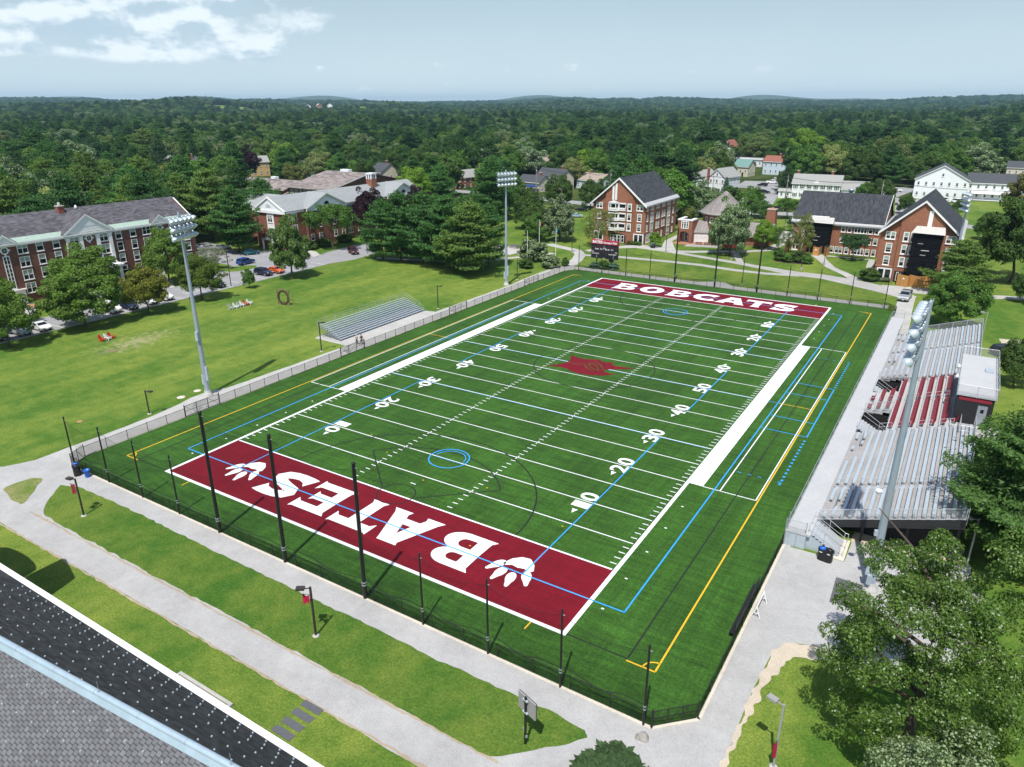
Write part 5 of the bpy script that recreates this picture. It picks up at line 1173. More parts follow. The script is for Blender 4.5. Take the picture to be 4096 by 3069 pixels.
# tables and terrace furniture
def picnic(x, y, rz, label):
    t = thing('picnic_table', label, 'picnic table', (x, y, 0), rz, 'black tables on the brick terrace')
    w = MB(); w.box(-.85, .85, -.4, .4, .72, .77); w.build('table_top', M['black'], t)
    for s in (-.72, .72): w = MB(); w.box(-.85, .85, s-.14, s+.14, .43, .47); w.build('bench', M['black'], t)
    for x_ in (-.6, .6): w = MB(); w.obox((x_, -.35, .36), .06, .06, .76, 0, 0, 0); w.obox((x_, .35, .36), .06, .06, .76); w.obox((x_, 0, .4), .05, 1.6, .05); w.build('leg', M['black'], t)
picnic(5.0, 162.2, rad(20), 'black picnic table left of the pair on the brick terrace'); picnic(7.2, 162.8, rad(10), 'black picnic table right of the pair on the brick terrace')
t = thing('granite_bench', 'dark granite bench block on the pale plaza behind the pines', 'bench', (-38.5, 127.8, 0)); w = MB(); w.box(-1, 1, -.3, .3, .34, .48); w.build('seat', M['bluestone'], t)
for x in (-.8, .8): w = MB(); w.box(x-.12, x+.12, -.24, .24, 0, .34); w.build('leg', M['bluestone'], t)
t = thing('stone_table', 'low square stone block on the pale plaza', 'stone block', (-37.0, 131.0, 0)); w = MB(); w.box(-1.2, 1.2, -1, 1, 0, .7); w.build('block', M['stone'], t); w = MB(); w.box(-1.25, 1.25, -1.05, 1.05, .7, .78); w.build('top_slab', M['bluestone'], t)
t = thing('stone_sign', 'pale stone pedestal at the shrub bed by the flagpoles', 'pedestal', (-30.6, 122.8, 0)); w = MB(); w.box(-.45, .45, -.3, .3, 0, 1.2); w.build('shaft', M['stone'], t); w = MB(); w.box(-.5, .5, -.35, .35, 1.2, 1.3); w.build('top_slab', M['conc'], t)
t = thing('dumpster', 'dark green dumpster in a black enclosure under the trees', 'dumpster', (-104.6, 96.0, 0)); w = MB(); w.ext([(-1.2, -.8, 0), (1.2, -.8, 0), (1.2, -.8, 1.5), (-1.2, -.8, 1.25)], (0, 1.6, 0)); w.build('bin', M['dark'], t); w = MB(); w.box(-1.2, 1.2, -.8, .8, 1.5, 1.56); w.build('lid', M['black'], t)
for s in (-2.4, 2.4): w = MB(); w.box(s-.1, s+.1, -1.2, 1.4, 0, 2.3); w.build('enclosure_fence', M['black'], t)
w = MB(); w.obox((-.2, -.82, .9), .35, .02, .3); w.build('placard', M['ltext'], t)
# two people by the gate
def person(x, y, rz, label, shirt, hatm):
    t = thing('person', label, 'person', (x, y, 0), rz)
    def skin(name, V, E_, R_, mat, par):
        me = bpy.data.meshes.new(name); me.from_pydata(V, E_, []); o = link(name, me, par); me.materials.append(mat)
        m1 = o.modifiers.new('skin', 'SKIN'); sv = me.skin_vertices[0].data
        for i, r in enumerate(R_): sv[i].radius = (r, r) if not isinstance(r, tuple) else r
        sv[0].use_root = True; m2 = o.modifiers.new('sub', 'SUBSURF'); m2.levels = 1; m2.render_levels = 1
        dg = bpy.context.evaluated_depsgraph_get(); dg.update(); me2 = bpy.data.meshes.new_from_object(o.evaluated_get(dg)); o.modifiers.clear(); o.data = me2
        if not me2.materials: me2.materials.append(mat)
        for p in me2.polygons: p.use_smooth = True
        return o
    # one continuous body: pelvis root, legs, spine, neck, head, arms bent forward to hold something small
    V = [(0, 0, .95), (0, 0, 1.15), (0, .01, 1.36), (0, .02, 1.49), (0, -.01, 1.60), (0, -.02, 1.70)]; E_ = [(0, 1), (1, 2), (2, 3), (3, 4), (4, 5)]; R_ = [.135, .125, .15, .055, .085, .07]
    for s in (-1, 1):
        i = len(V); V += [(s*.10, 0, .86), (s*.11, -.01, .48), (s*.12, .02, .09), (s*.13, -.12, .04)]; E_ += [(0, i), (i, i+1), (i+1, i+2), (i+2, i+3)]; R_ += [.085, .06, .045, .04]
        i = len(V); V += [(s*.19, .01, 1.40), (s*.24, .02, 1.13), (s*.15, -.22, 1.12), (s*.10, -.30, 1.14)]; E_ += [(2, i), (i, i+1), (i+1, i+2), (i+2, i+3)]; R_ += [.06, .045, .036, .034]
        for f_ in range(5): j = len(V); V.append((s*(.07+.012*f_), -.36+.01*abs(f_-2), 1.16-.012*f_)); E_.append((i+3, j)); R_.append(.010)
    skin('body', V, E_, R_, M['skin'], t)
    V = [(0, 0, .97), (0, 0, 1.16), (0, .01, 1.36), (0, .02, 1.45)]; E_ = [(0, 1), (1, 2), (2, 3)]; R_ = [.15, .14, .165, .075]
    for s in (-1, 1): i = len(V); V += [(s*.19, .01, 1.40), (s*.24, .02, 1.18)]; E_ += [(2, i), (i, i+1)]; R_ += [.075, .06]
    skin('shirt', V, E_, R_, M[shirt], t)
    V = [(0, 0, .98), (0, 0, .90)]; E_ = [(0, 1)]; R_ = [.148, .14]
    for s in (-1, 1): i = len(V); V += [(s*.10, 0, .82), (s*.11, -.01, .48), (s*.12, .02, .10)]; E_ += [(1, i), (i, i+1), (i+1, i+2)]; R_ += [.098, .074, .058]
    skin('trousers', V, E_, R_, M['trouser'], t)
    w = MB(); w.lathe((0, .0, 1.66), [(.094, 0), (.098, .05), (.075, .115), (.01, .135)], 14); w.build('hair', M[hatm], t)
    w = MB()
    for s in (-1, 1): w.obox((s*.032, -.105, 1.655), .022, .012, .012); w.obox((s*.088, .0, 1.64), .02, .03, .05)
    w.obox((0, -.113, 1.625), .018, .022, .035); w.build('face', M['hair'], t)
    w = MB(); w.obox((0, -.36, 1.16), .16, .10, .05); o = w.build('remote_control', M['black'], None); o.parent = None
    o.matrix_world = Matrix.Translation((x, y, 0)) @ Matrix.Rotation(rz, 4, 'Z'); tag(o, 'small dark device in the hands of %s' % label.split(' standing')[0], 'handheld device')
person(-13.65, 43.8, rad(70), 'person in a pale grey shirt and white cap standing by the gate', 'shirt', 'cap_w')
person(-13.05, 44.3, rad(60), 'person in a charcoal shirt standing by the gate', 'shirtd', 'hair')
# ------------------------------------------------------------------ windows, doors, walls
_wc = {}
ROT = {'-y': 0.0, '+x': PI/2, '+y': PI, '-x': -PI/2}
def win_mesh(w, h, nx, ny, bl, bord, sill, round_=False):
    key = (round(w, 2), round(h, 2), nx, ny, bl, bord, sill, round_)
    if key in _wc: return _wc[key]
    f = MB(); p = MB(); b_ = bord
    if round_:
        n = 20; R_ = w/2
        for i in range(n):
            a, c_ = 2*PI*i/n, 2*PI*(i+1)/n
            f.ext([(R_*math.cos(a), 0, R_*math.sin(a)), (R_*math.cos(c_), 0, R_*math.sin(c_)), ((R_-b_)*math.cos(c_), 0, (R_-b_)*math.sin(c_)), ((R_-b_)*math.cos(a), 0, (R_-b_)*math.sin(a))], (0, -.09, 0))
        for a in (0, PI/2, PI, 3*PI/2): f.obox((math.cos(a)*(R_+.12), -.05, math.sin(a)*(R_+.12)), .3, .1, .3)
        f.obox((0, -.04, 0), .05, .04, w-2*b_); f.obox((0, -.04, 0), w-2*b_, .05, .05)
        p.add([((R_-b_)*math.cos(2*PI*i/n), -.025, (R_-b_)*math.sin(2*PI*i/n)) for i in range(n)], [tuple(range(n))])
    else:
        x, z = w/2, h/2
        f.box(-x, x, -.09, 0, z-b_, z); f.box(-x, x, -.09, 0, -z, -z+b_); f.box(-x, -x+b_, -.09, 0, -z+b_, z-b_); f.box(x-b_, x, -.09, 0, -z+b_, z-b_)
        for i in range(1, nx): xx = -x+w*i/nx; f.box(xx-b_*.55, xx+b_*.55, -.085, 0, -z+b_, z-b_)
        for j in range(1, ny): zz = -z+h*j/ny; f.box(-x+b_, x-b_, -.075, 0, zz-.035, zz+.035)
        if sill: f.box(-x-.08, x+.08, -.16, 0, -z-.12, -z-.001)
        zb = z-b_-(h-2*b_)*bl
        p.add([(-x+b_, -.02, -z+b_), (x-b_, -.02, -z+b_), (x-b_, -.02, zb), (-x+b_, -.02, zb)], [(0, 1, 2, 3)], 0)
        if bl > 0: p.add([(-x+b_, -.022, zb), (x-b_, -.022, zb), (x-b_, -.022, z-b_), (-x+b_, -.022, z-b_)], [(0, 1, 2, 3)], 1)
    _wc[key] = (f.mesh('window', [M['trim']]), p.mesh('pane', [M['glass'], M['blind']])); return _wc[key]
def win(t, x, y, z, face, w, h, nx=1, ny=2, bl=.5, bord=.11, sill=True, round_=False, name='window'):
    """x, y, z: world position of the window's middle on the wall face"""
    f, p = win_mesh(w, h, nx, ny, bl, bord, sill, round_); L = t.location
    o = link(name, f, t, (x-L.x, y-L.y, z-L.z), ROT[face]); link('pane', p, o); return o
def part(t, name, mats, fn, parent=None):
    """build a part of t from world coordinates"""
    w = MB(); fn(w); L = t.location
    w.v = [(v[0]-L.x, v[1]-L.y, v[2]-L.z) for v in w.v]
    return w.build(name, mats, parent or t)
def gable_roof(w, x0, x1, y0, y1, ze, zr, axis, th=.22, m=0):
    """two sloping slabs; axis is the ridge direction"""
    if axis == 'y':
        xm = (x0+x1)/2
        for a in (x0, x1): w.ext([(a, y0, ze), (xm, y0, zr), (xm, y0, zr-th), (a, y0, ze-th)], (0, y1-y0, 0), m)
    else:
        ym = (y0+y1)/2
        for a in (y0, y1): w.ext([(x0, a, ze), (x0, ym, zr), (x0, ym, zr-th), (x0, a, ze-th)], (x1-x0, 0, 0), m)

# ------------------------------------------------------------------ long brick hall on the left
def hall_left():
    X, Y0, Y1, D = -89.5, 18.4, 69.0, 13.0
    t = thing('brick_hall', 'long four storey brown brick hall with white pediments and pilasters', 'building', (X, 43.7, 0)); ZE, ZR = 12.0, 16.5
    def wall(w):
        w.box(X-D, X, Y0, Y1, 0, ZE-.02)
        for y in (Y0, Y1-.3): w.ext([(X, y, ZE-.02), (X-D/2, y, ZR-.35), (X-D, y, ZE-.02)], (0, .3, 0))
    part(t, 'wall', M['brickA'], wall)
    rf = part(t, 'roof', M['slateA'], lambda w: gable_roof(w, X-D-.5, X-.95, Y0-.3, Y1+.3, ZE+.55, ZR, 'y'))
    part(t, 'copper_gutter', M['copper'], lambda w: w.ext([(X+.25, Y0-.3, ZE+.02), (X-1.2, Y0-.3, ZE+.78), (X-1.2, Y0-.3, ZE+.5), (X+.25, Y0-.3, ZE-.0)], (0, Y1-Y0+.6, 0)))
    part(t, 'cornice', M['trim'], lambda w: (w.box(X+.01, X+.34, Y0-.3, Y1+.32, ZE-.42, ZE-.01), w.box(X+.01, X+.2, Y0-.2, Y1+.2, ZE-.62, ZE-.43), w.ext([(X+.3, Y1+.05, ZE-.3), (X-D/2, Y1+.05, ZR-.2), (X-D/2, Y1+.05, ZR-.6), (X+.3, Y1+.05, ZE-.6)], (0, .28, 0))))
    for yc, hw, za in ((43.7, 5.5, 15.95), (60.2, 2.3, 13.9), (27.2, 2.3, 13.9)):
        zb = ZE+.06
        part(t, 'pediment', M['trim'], lambda w: (w.ext([(X+.42, yc-hw+.5, zb+.1), (X+.42, yc+hw-.5, zb+.1), (X+.42, yc, za-.38)], (-.2, 0, 0)),
             w.ext([(X+.62, yc-hw, zb), (X+.62, yc, za), (X+.62, yc, za-.42), (X+.62, yc-hw+.7, zb)], (-.4, 0, 0)), w.ext([(X+.62, yc+hw, zb), (X+.62, yc+hw-.7, zb), (X+.62, yc, za-.42), (X+.62, yc, za)], (-.4, 0, 0)), w.box(X+.1, X+.6, yc-hw, yc+hw, zb-.3, zb-.01)))
        sl = (ZR-(ZE+.55))/((D+.5-.95)/2+.0)
        back = X-.95-(za-ZE-.55)/sl*1.0-.4
        part(t, 'pediment_roof', M['slateA'], lambda w: (w.ext([(X+.6, yc-hw-.05, zb+.03), (X+.6, yc, za+.06), (back, yc, za+.06), (X-1.2, yc-hw-.05, zb+.03)], (0, 0, .05)), w.ext([(X+.6, yc+hw+.05, zb+.03), (X-1.2, yc+hw+.05, zb+.03), (back, yc, za+.06), (X+.6, yc, za+.06)], (0, 0, .05))))
    part(t, 'tympanum_panel', M['white2'], lambda w: w.ext([(X+.45, 41.6, 13.4), (X+.45, 45.8, 13.4), (X+.45, 43.7, 15.1)], (-.05, 0, 0)))
    for y in (39.25, 41.95, 45.55, 48.25):
        part(t, 'pilaster', M['trim'], lambda w: (w.box(X, X+.42, y-.36, y+.36, 4.95, 11.3), w.box(X, X+.5, y-.44, y+.44, 11.08, 11.36), w.box(X, X+.5, y-.44, y+.44, 4.9, 5.15)))
    part(t, 'portico', M['trim'], lambda w: (w.box(X, X+2.3, 38.6, 48.9, 4.2, 4.88), w.box(X, X+2.45, 38.45, 49.05, 4.55, 4.72), w.box(X, X+2.0, 38.8, 41.0, .1, 4.2), w.box(X, X+2.0, 46.4, 48.7, .1, 4.2), [w.box(X+1.5, X+2.1, y, y+.6, .0, 4.2) for y in (41.3, 45.5)]))
    part(t, 'entrance_door', M['void'], lambda w: w.box(X, X+.06, 41.6, 45.6, .1, 3.4))  # flat dark plate: shade of the doorway opening painted in
    for y, dbl in ((40.6, 1), (46.9, 1), (50.25, 0), (53.6, 0), (56.85, 1), (63.5, 1), (66.8, 0), (36.95, 0), (33.7, 0), (30.4, 1), (23.8, 1), (20.6, 0)):
        for z in (10.75, 8.1, 5.5, 2.85):
            if 38 < y < 49 and z < 5: continue
            win(t, X+.01, y, z, '+x', 1.95 if dbl else 1.4, 2.05, 2 if dbl else 1, 2, random.Random(int(y*13+z*7)).choice((.48, .48, .35, .6, .1, .48)))
    for y in (27.15, 60.2):
        win(t, X+.01, y, 10.75, '+x', 1.5, 1.5, bord=.24, round_=True, name='round_window'); win(t, X+.01, y, 6.4, '+x', 1.25, 6.6, 2, 8, 0, .16, True, name='stair_window')
    win(t, X+.01, 43.75, 10.8, '+x', 1.5, 1.5, bord=.24, round_=True, name='round_window')
    for z in (7.6, 5.9): win(t, X+.01, 43.75, z, '+x', 1.5, 1.4, 2, 2, .3)
    for y in (58.6, 28.2): part(t, 'side_door', M['trim'], lambda w: (w.box(X, X+.25, y-.9, y+.9, .0, 2.7), w.box(X, X+.5, y-1.1, y+1.1, 2.7, 2.95)))
    part(t, 'chimney', M['brickch'], lambda w: w.box(X-7.1, X-5.9, 41.8, 43.0, 14.8, 17.1)); part(t, 'chimney_cap', M['conc'], lambda w: (w.box(X-7.2, X-5.8, 41.7, 43.1, 17.1, 17.3), w.lathe((X-6.5, 42.4, 17.3), [(.3, 0), (.3, .5), (.05, .7)], 8)))
    part(t, 'roof_vent', M['white'], lambda w: w.lathe((X-6.9, 46.0, 16.3), [(.25, 0), (.3, .4), (.05, .7)], 8))
hall_left()

# ------------------------------------------------------------------ grey roofed hall with three white pediments
def hall_mid():
    X, Y0, Y1, D = -86.3, 94.5, 152.0, 12.0; ZE, ZR = 10.6, 14.1
    t = thing('brick_hall', 'brick hall under a pale grey roof with three white pediments', 'building', (X, Y0, 0))
    part(t, 'wall', M['brickB'], lambda w: (w.box(X-D, X, Y0, Y1, 0, ZE-.05), w.box(X, X+1.1, 101.2, 115.7, 0, ZE-.05), w.box(X, X+1.1, 134.2, 149, 0, ZE-.05)))
    part(t, 'roof', M['roofgrey'], lambda w: (gable_roof(w, X-D-.45, X+.45, Y0-.5, Y1+.4, ZE, ZR, 'y'), [ (w.ext([(X+1.7, yc-7.6, ZE+.04), (X+1.7, yc, ZR+.06), (X-D/2+.2, yc, ZR+.06), (X-.2, yc-7.6, ZE+.04)], (0, 0, .1)), w.ext([(X+1.7, yc+7.6, ZE+.04), (X-.2, yc+7.6, ZE+.04), (X-D/2+.2, yc, ZR+.06), (X+1.7, yc, ZR+.06)], (0, 0, .1))) for yc in (108.45, 141.6)], w.ext([(X-D-12, 99, 9.8), (X-D-12, 104, 13.2), (X-D/2-2, 104, 13.2), (X-D/2-2, 99, 9.8)], (0, 0, .15)), w.ext([(X-D-12, 109, 9.8), (X-D/2-2, 109, 9.8), (X-D/2-2, 104, 13.2), (X-D-12, 104, 13.2)], (0, 0, .15))))
    part(t, 'rear_wing_wall', M['brickB'], lambda w: w.ext([(X-D-11.5, 99.5, 0), (X-D-11.5, 99.5, 9.8), (X-D-11.5, 104, 12.9), (X-D-11.5, 108.5, 9.8), (X-D-11.5, 108.5, 0)], (11.4, 0, 0)))
    part(t, 'gable_pediment', M['white2'], lambda w: (w.ext([(X-D-.3, Y0-.02, ZE), (X+.3, Y0-.02, ZE), (X-D/2, Y0-.02, ZR-.25)], (0, -.25, 0)), w.box(X-D-.4, X+.4, Y0-.5, Y0, ZE-.75, ZE-.02)))
    part(t, 'gable_rake', M['trim'], lambda w: (w.ext([(X+.5, Y0-.55, ZE), (X-D/2, Y0-.55, ZR+.05), (X-D/2, Y0-.55, ZR-.35), (X-.5, Y0-.55, ZE)], (0, .35, 0)), w.ext([(X-D-.5, Y0-.55, ZE), (X-D+.5, Y0-.55, ZE), (X-D/2, Y0-.55, ZR-.35), (X-D/2, Y0-.55, ZR+.05)], (0, .35, 0))))
    for yc in (108.45, 141.6):
        part(t, 'front_pediment', M['white2'], lambda w: (w.ext([(X+1.15, yc-7.0, ZE-.05), (X+1.15, yc+7.0, ZE-.05), (X+1.15, yc, ZR-.3)], (.2, 0, 0)), w.box(X+1.1, X+1.6, yc-7.5, yc+7.5, ZE-.6, ZE-.06)))
        part(t, 'pediment_rake', M['copper'], lambda w: (w.ext([(X+1.75, yc-7.7, ZE-.02), (X+1.75, yc, ZR+.1), (X+1.75, yc, ZR-.3), (X+1.75, yc-6.9, ZE-.02)], (-.35, 0, 0)), w.ext([(X+1.75, yc+7.7, ZE-.02), (X+1.75, yc+6.9, ZE-.02), (X+1.75, yc, ZR-.3), (X+1.75, yc, ZR+.1)], (-.35, 0, 0))))
        n = 10; part(t, 'fanlight', M['glass'], lambda w: w.ext([(X+1.36, yc+.95*math.cos(PI*i/n), ZE+.55+.95*math.sin(PI*i/n)) for i in range(n+1)], (.04, 0, 0)))
    n = 10; part(t, 'fanlight', M['blindw'], lambda w: w.ext([(X-D/2+.95*math.cos(PI*i/n), Y0-.28, ZE+.7+.95*math.sin(PI*i/n)) for i in range(n+1)], (0, -.03, 0)))
    part(t, 'eave_trim', M['trim'], lambda w: (w.box(X+.01, X+.4, Y0-.4, 101.0, ZE-.6, ZE-.25), w.box(X+.01, X+.4, 116, 134, ZE-.6, ZE-.25)))
    part(t, 'window_bay', M['trim'], lambda w: w.box(X-D/2-1.35, X-D/2+1.35, Y0-.12, Y0-.001, 3.2, ZE-.8))
    for z in (8.3, 4.9): win(t, X-D/2, Y0-.125, z, '-y', 1.9, 1.9, 2, 2, .4)
    part(t, 'entrance_porch', M['roofgrey'], lambda w: (w.box(X-D/2-2, X-D/2+2.6, Y0-2.3, Y0-.01, 2.9, 3.15))); part(t, 'porch_column', M['trim'], lambda w: [w.box(x, x+.35, Y0-2.2, Y0-1.85, 0, 2.9) for x in (X-D/2-1.8, X-D/2+2.1)])
    part(t, 'entrance_door', M['trim'], lambda w: w.box(X-D/2-.9, X-D/2+.9, Y0-.1, Y0-.001, 0, 2.5))
    for y in (97.4, 118.6, 122.6, 126.6, 130.6):
        for z in (9.0, 5.9, 2.7): win(t, X+.01, y, z, '+x', 2.0, 1.8, 2, 2, .35)
    for yc in (108.45, 141.6):
        for dy in (-6, -2.9, 2.9, 6):
            for z in (9.0, 6.2, 2.8): win(t, X+1.11, yc+dy, z, '+x', 1.3, 1.8, 1, 2, .35)
        part(t, 'downpipe', M['dark'], lambda w: [w.box(X+.02, X+.14, yc+s*7.35, yc+s*7.35+.14, 0, ZE-.5) for s in (-1, 1)])
    ch = part(t, 'chimney', M['brickC'], lambda w: w.box(-92.6, -90.4, 133.2, 135.5, 13.0, 15.6)); part(t, 'belfry_cap', M['white'], lambda w: (w.box(-92.7, -90.3, 133.1, 135.6, 17.0, 17.4), [w.box(x, x+.35, y, y+.35, 15.6, 17.0) for x in (-92.6, -91.7, -90.75) for y in (133.2, 135.15)]), ch)
hall_mid()
def gymnasium():
    t = thing('gymnasium', 'brick gymnasium with big mottled slate roofs behind the grey roofed hall', 'building', (-145, 170, 0))
    part(t, 'wall', M['brickA'], lambda w: (w.ext([(-157, 158.5, 0), (-157, 158.5, 7.5), (-157, 180, 11.8), (-157, 201.5, 7.5), (-157, 201.5, 0)], (22.7, 0, 0)), w.ext([(-196, 163, 0), (-196, 163, 5.2), (-196, 172, 7.9), (-196, 181, 5.2), (-196, 181, 0)], (31.6, 0, 0))))
    part(t, 'main_roof', M['roofslate'], lambda w: gable_roof(w, -157.5, -133.8, 157.5, 202.5, 7.5, 12.1, 'x')); part(t, 'lower_roof', M['roofslate'], lambda w: gable_roof(w, -197, -164, 162, 182, 5.3, 8.3, 'x'))
    part(t, 'link_roof', M['roofslate'], lambda w: w.ext([(-164, 160, 3.4), (-157.6, 160, 3.4), (-157.6, 190, 10.4), (-164, 190, 10.4)], (0, 0, .2)))
    part(t, 'ridge_vent', M['white'], lambda w: [w.box(x, x+L, y-1, y+1, z, z+.9) for x, L, y, z in ((-149, 4.5, 180, 12.0), (-181, 2.6, 172, 8.3), (-163, 3, 188, 9.9))])
    part(t, 'rake_board', M['trim'], lambda w: w.ext([(-133.75, 157.5, 7.5), (-133.75, 180, 12.15), (-133.75, 180, 11.8), (-133.75, 157.5, 7.15)], (-.05, 0, 0)))
    for x in np.arange(-155, -135, 2.4): win(t, x, 158.48, 5.8, '-y', 1.5, 2.2, 2, 3, .2)
    for x in np.arange(-194, -166, 2.8): win(t, x, 162.98, 3.6, '-y', 1.6, 1.6, 2, 2, .2)
gymnasium()

# ------------------------------------------------------------------ gabled brick dormitories
def dorm(x0, x1, y0, y1, label, kind):
    t = thing('gabled_dormitory', label, 'building', ((x0+x1)/2, y0, 0)); ZE, ZR = 10.9, 17.95; xm = (x0+x1)/2; sl = (ZR-ZE)/((x1-x0)/2+.5)
    def wall(w):
        w.ext([(x0, y0, 0), (x1, y0, 0), (x1, y0, ZE-.2), (xm, y0, ZR-.45), (x0, y0, ZE-.2)], (0, y1-y0, 0))
        a, b = xm-4.0, xm+4.3; w.ext([(a, y0-.5, 0), (b, y0-.5, 0), (b, y0-.5, ZR-.4-sl*4.4), (xm, y0-.5, ZR-.55), (a, y0-.5, ZR-.4-sl*4.1)], (0, .5, 0))
        w.box(b+.0, b+.5, y0-.25, y0, 0, ZR-.5-sl*4.9)
    part(t, 'wall', M['brickC'], wall)
    part(t, 'roof', M['slateG'], lambda w: [w.ext([(s[0], y0-.9, ZE+.12), (xm, y0-.9, ZR+.05), (xm, y0-.9, ZR-.2), (s[0], y0-.9, ZE-.13)], (0, y1-y0+1.5, 0)) for s in ((x0+.35,), (x1-.35,))])
    part(t, 'rake_board', M['trim'], lambda w: [w.ext([(x, y0-1.0, ZE-.2), (xm, y0-1.0, ZR+.08), (xm, y0-1.0, ZR-.36), (x, y0-1.0, ZE-.66)], (0, .34, 0)) for x in (x0-.55, x1+.55)])
    part(t, 'eave_gutter', M['walk'], lambda w: [w.ext([(x-s*.0, y0-.66, ZE-.14), (x-s*.9, y0-.66, ZE+.62), (x-s*.9, y0-.66, ZE+.3), (x, y0-.66, ZE-.5)], (0, y1-y0+1.2, 0)) for x, s in ((x0-.5, -1), (x1+.5, 1))])
    part(t, 'belt_course', M['brownband'], lambda w: (w.box(x0-.06, xm-4.1, y0-.06, y0-.001, 9.28, 9.48), w.box(xm+4.9, x1+.06, y0-.06, y0-.001, 9.28, 9.48), w.box(xm+4.9, x1+.1, y0-.14, y0-.001, 3.1, 3.38), w.box(x0-.1, xm-4.1, y0-.14, y0-.001, 3.1, 3.38), w.box(x1, x1+.06, y0, y1, 9.28, 9.44)))
    part(t, 'recessed_bands', M['brickA'], lambda w: [w.box(a, b, y0-.03, y0-.001, z, z+.14) for a, b in ((x0+.3, xm-4.2), (xm+5, x1-.05)) for z in (9.7, 10.05, 10.4)])
    for x in (x0+2.0, x1-1.75):
        win(t, x, y0-.01, 10.1, '-y', 2.0, 1.7, 2, 2, .45, .18); win(t, x, y0-.01, 7.35, '-y', 1.3, 2.1, 1, 3, .5, .16); win(t, x, y0-.01, 4.55, '-y', 1.3, 2.1, 1, 3, .5, .16)
    for x in (x0+2.0, x1-1.75): win(t, x, y0-.01, 1.45, '-y', 3.1, 2.8, 2, 1, .0, .3, name='french_window')
    ry = lambda x: ZR-.75-sl*abs(x-xm)
    if kind == 'balcony':
        for x in (xm-1.7, xm-.85): part(t, 'white_strip', M['trim'], lambda w: w.box(x-.3, x+.3, y0-.62, y0-.501, 11.9, ry(x)))
        xb0, xb1, xb2 = xm-3.0, xm+.2, xm+2.4; yf = y0-.5
        for z in (9.0, 6.25, 3.5):
            bl = part(t, 'balcony', M['trim'], lambda w: (
                w.ext([(xb0, yf, z-.1), (xb0+.5, yf-1.1, z-.1), (xb1-.5, yf-1.1, z-.1), (xb1, yf-.25, z-.1), (xb1, yf, z-.1)], (0, 0, .12)),
                w.ext([(xb0, yf, z), (xb0+.5, yf-1.1, z), (xb0+.56, yf-1.0, z), (xb0+.08, yf, z)], (0, 0, .85)), w.box(xb0+.5, xb1-.5, yf-1.1, yf-1.02, z, z+.28), w.box(xb0+.5, xb1-.5, yf-1.1, yf-1.02, z+.46, z+.85), [w.box(xb0+.5+i*.36, xb0+.62+i*.36, yf-1.1, yf-1.03, z+.28, z+.46) for i in range(7)],
                w.ext([(xb1-.5, yf-1.1, z), (xb1, yf-.25, z), (xb1-.06, yf-.22, z), (xb1-.55, yf-1.02, z)], (0, 0, .85)),
                w.box(xb1, xb2, yf-.25, yf-.17, z, z+.26), w.box(xb1, xb2, yf-.25, yf-.17, z+.44, z+.85), [w.box(xb1+i*.36, xb1+.12+i*.36, yf-.25, yf-.18, z+.26, z+.44) for i in range(6)], w.box(xb2-.14, xb2, yf-.25, yf, z, z+2.1), w.box(xb1-.25, xb1+.2, yf-.28, yf, z, z+2.1),
                [w.box(x, x+.2, yf-1.1, yf-.95, z+.85, z+1.95) for x in (xb0+.45, xb0+1.0, xb1-.7)], w.box(xb0+.02, xb0+.2, yf-.3, yf, z, z+1.95), w.box(xb1, xb2, yf-.28, yf-.1, z+1.85, z+2.2), w.ext([(xb0, yf, z+1.9), (xb0+.45, yf-1.15, z+1.9), (xb1-.45, yf-1.15, z+1.9), (xb1, yf-.25, z+1.9), (xb1, yf, z+1.9)], (0, 0, .28))))
            part(t, 'balcony_opening', M['void'], lambda w: w.box(xb0+.25, xb2-.1, yf-.06, yf-.001, z+.85, z+1.9), bl)  # dark plate, the balcony's inner shade put into its colour
        part(t, 'bay_roof', M['walk'], lambda w: w.add([(xb0-.1, yf, 11.18), (xb0+.4, yf-1.25, 11.18), (xb1-.4, yf-1.25, 11.18), (xb1+.1, yf, 11.18), (xm-1.4, yf-.05, 11.85)], [(0, 1, 4), (1, 2, 4), (2, 3, 4), (0, 3, 2, 1)]))
        for z in (10.1, 7.35, 4.6): win(t, xm+3.45, y0-.51, z, '-y', 1.3, 2.1, 1, 2, .35, .24)
        part(t, 'arched_doorway', M['void'], lambda w: w.ext([(xm-2.4, y0-.52, .05), (xm+2.7, y0-.52, .05)]+[(xm+.15+2.55*math.cos(PI*i/12), y0-.52, 1.9+.75*math.sin(PI*i/12)) for i in range(13)], (0, .015, 0)))
        for x in (xm-1.6, xm-.5, xm+.6, xm+1.75): win(t, x, y0-.53, 1.15, '-y', .95, 2.1, 1, 2, .0, .12, False, name='entrance_door')
    else:
        for x in (xm+1.4,): part(t, 'white_strip', M['trim'], lambda w: w.box(x-.42, x+.42, y0-.62, y0-.501, 12.6, ry(x)))
        for x in (xm-2.6, xm-1.2, xm+3.3):
            for z in (10.1, 7.35, 4.6): win(t, x, y0-.51, z, '-y', 1.15, 2.1, 1, 2, .5, .2)
        part(t, 'recessed_entrance', M['void'], lambda w: w.box(xm-3.6, xm-1.2, y0-.515, y0-.501, .02, 2.5))  # flush dark plate painting the shade of the recess
        win(t, xm-1.9, y0-.525, 1.1, '-y', 1.0, 2.1, 1, 2, 0, .12, False, name='entrance_door'); win(t, xm-2.95, y0-.525, 1.3, '-y', .5, 1.9, 1, 1, 0, .1, False)
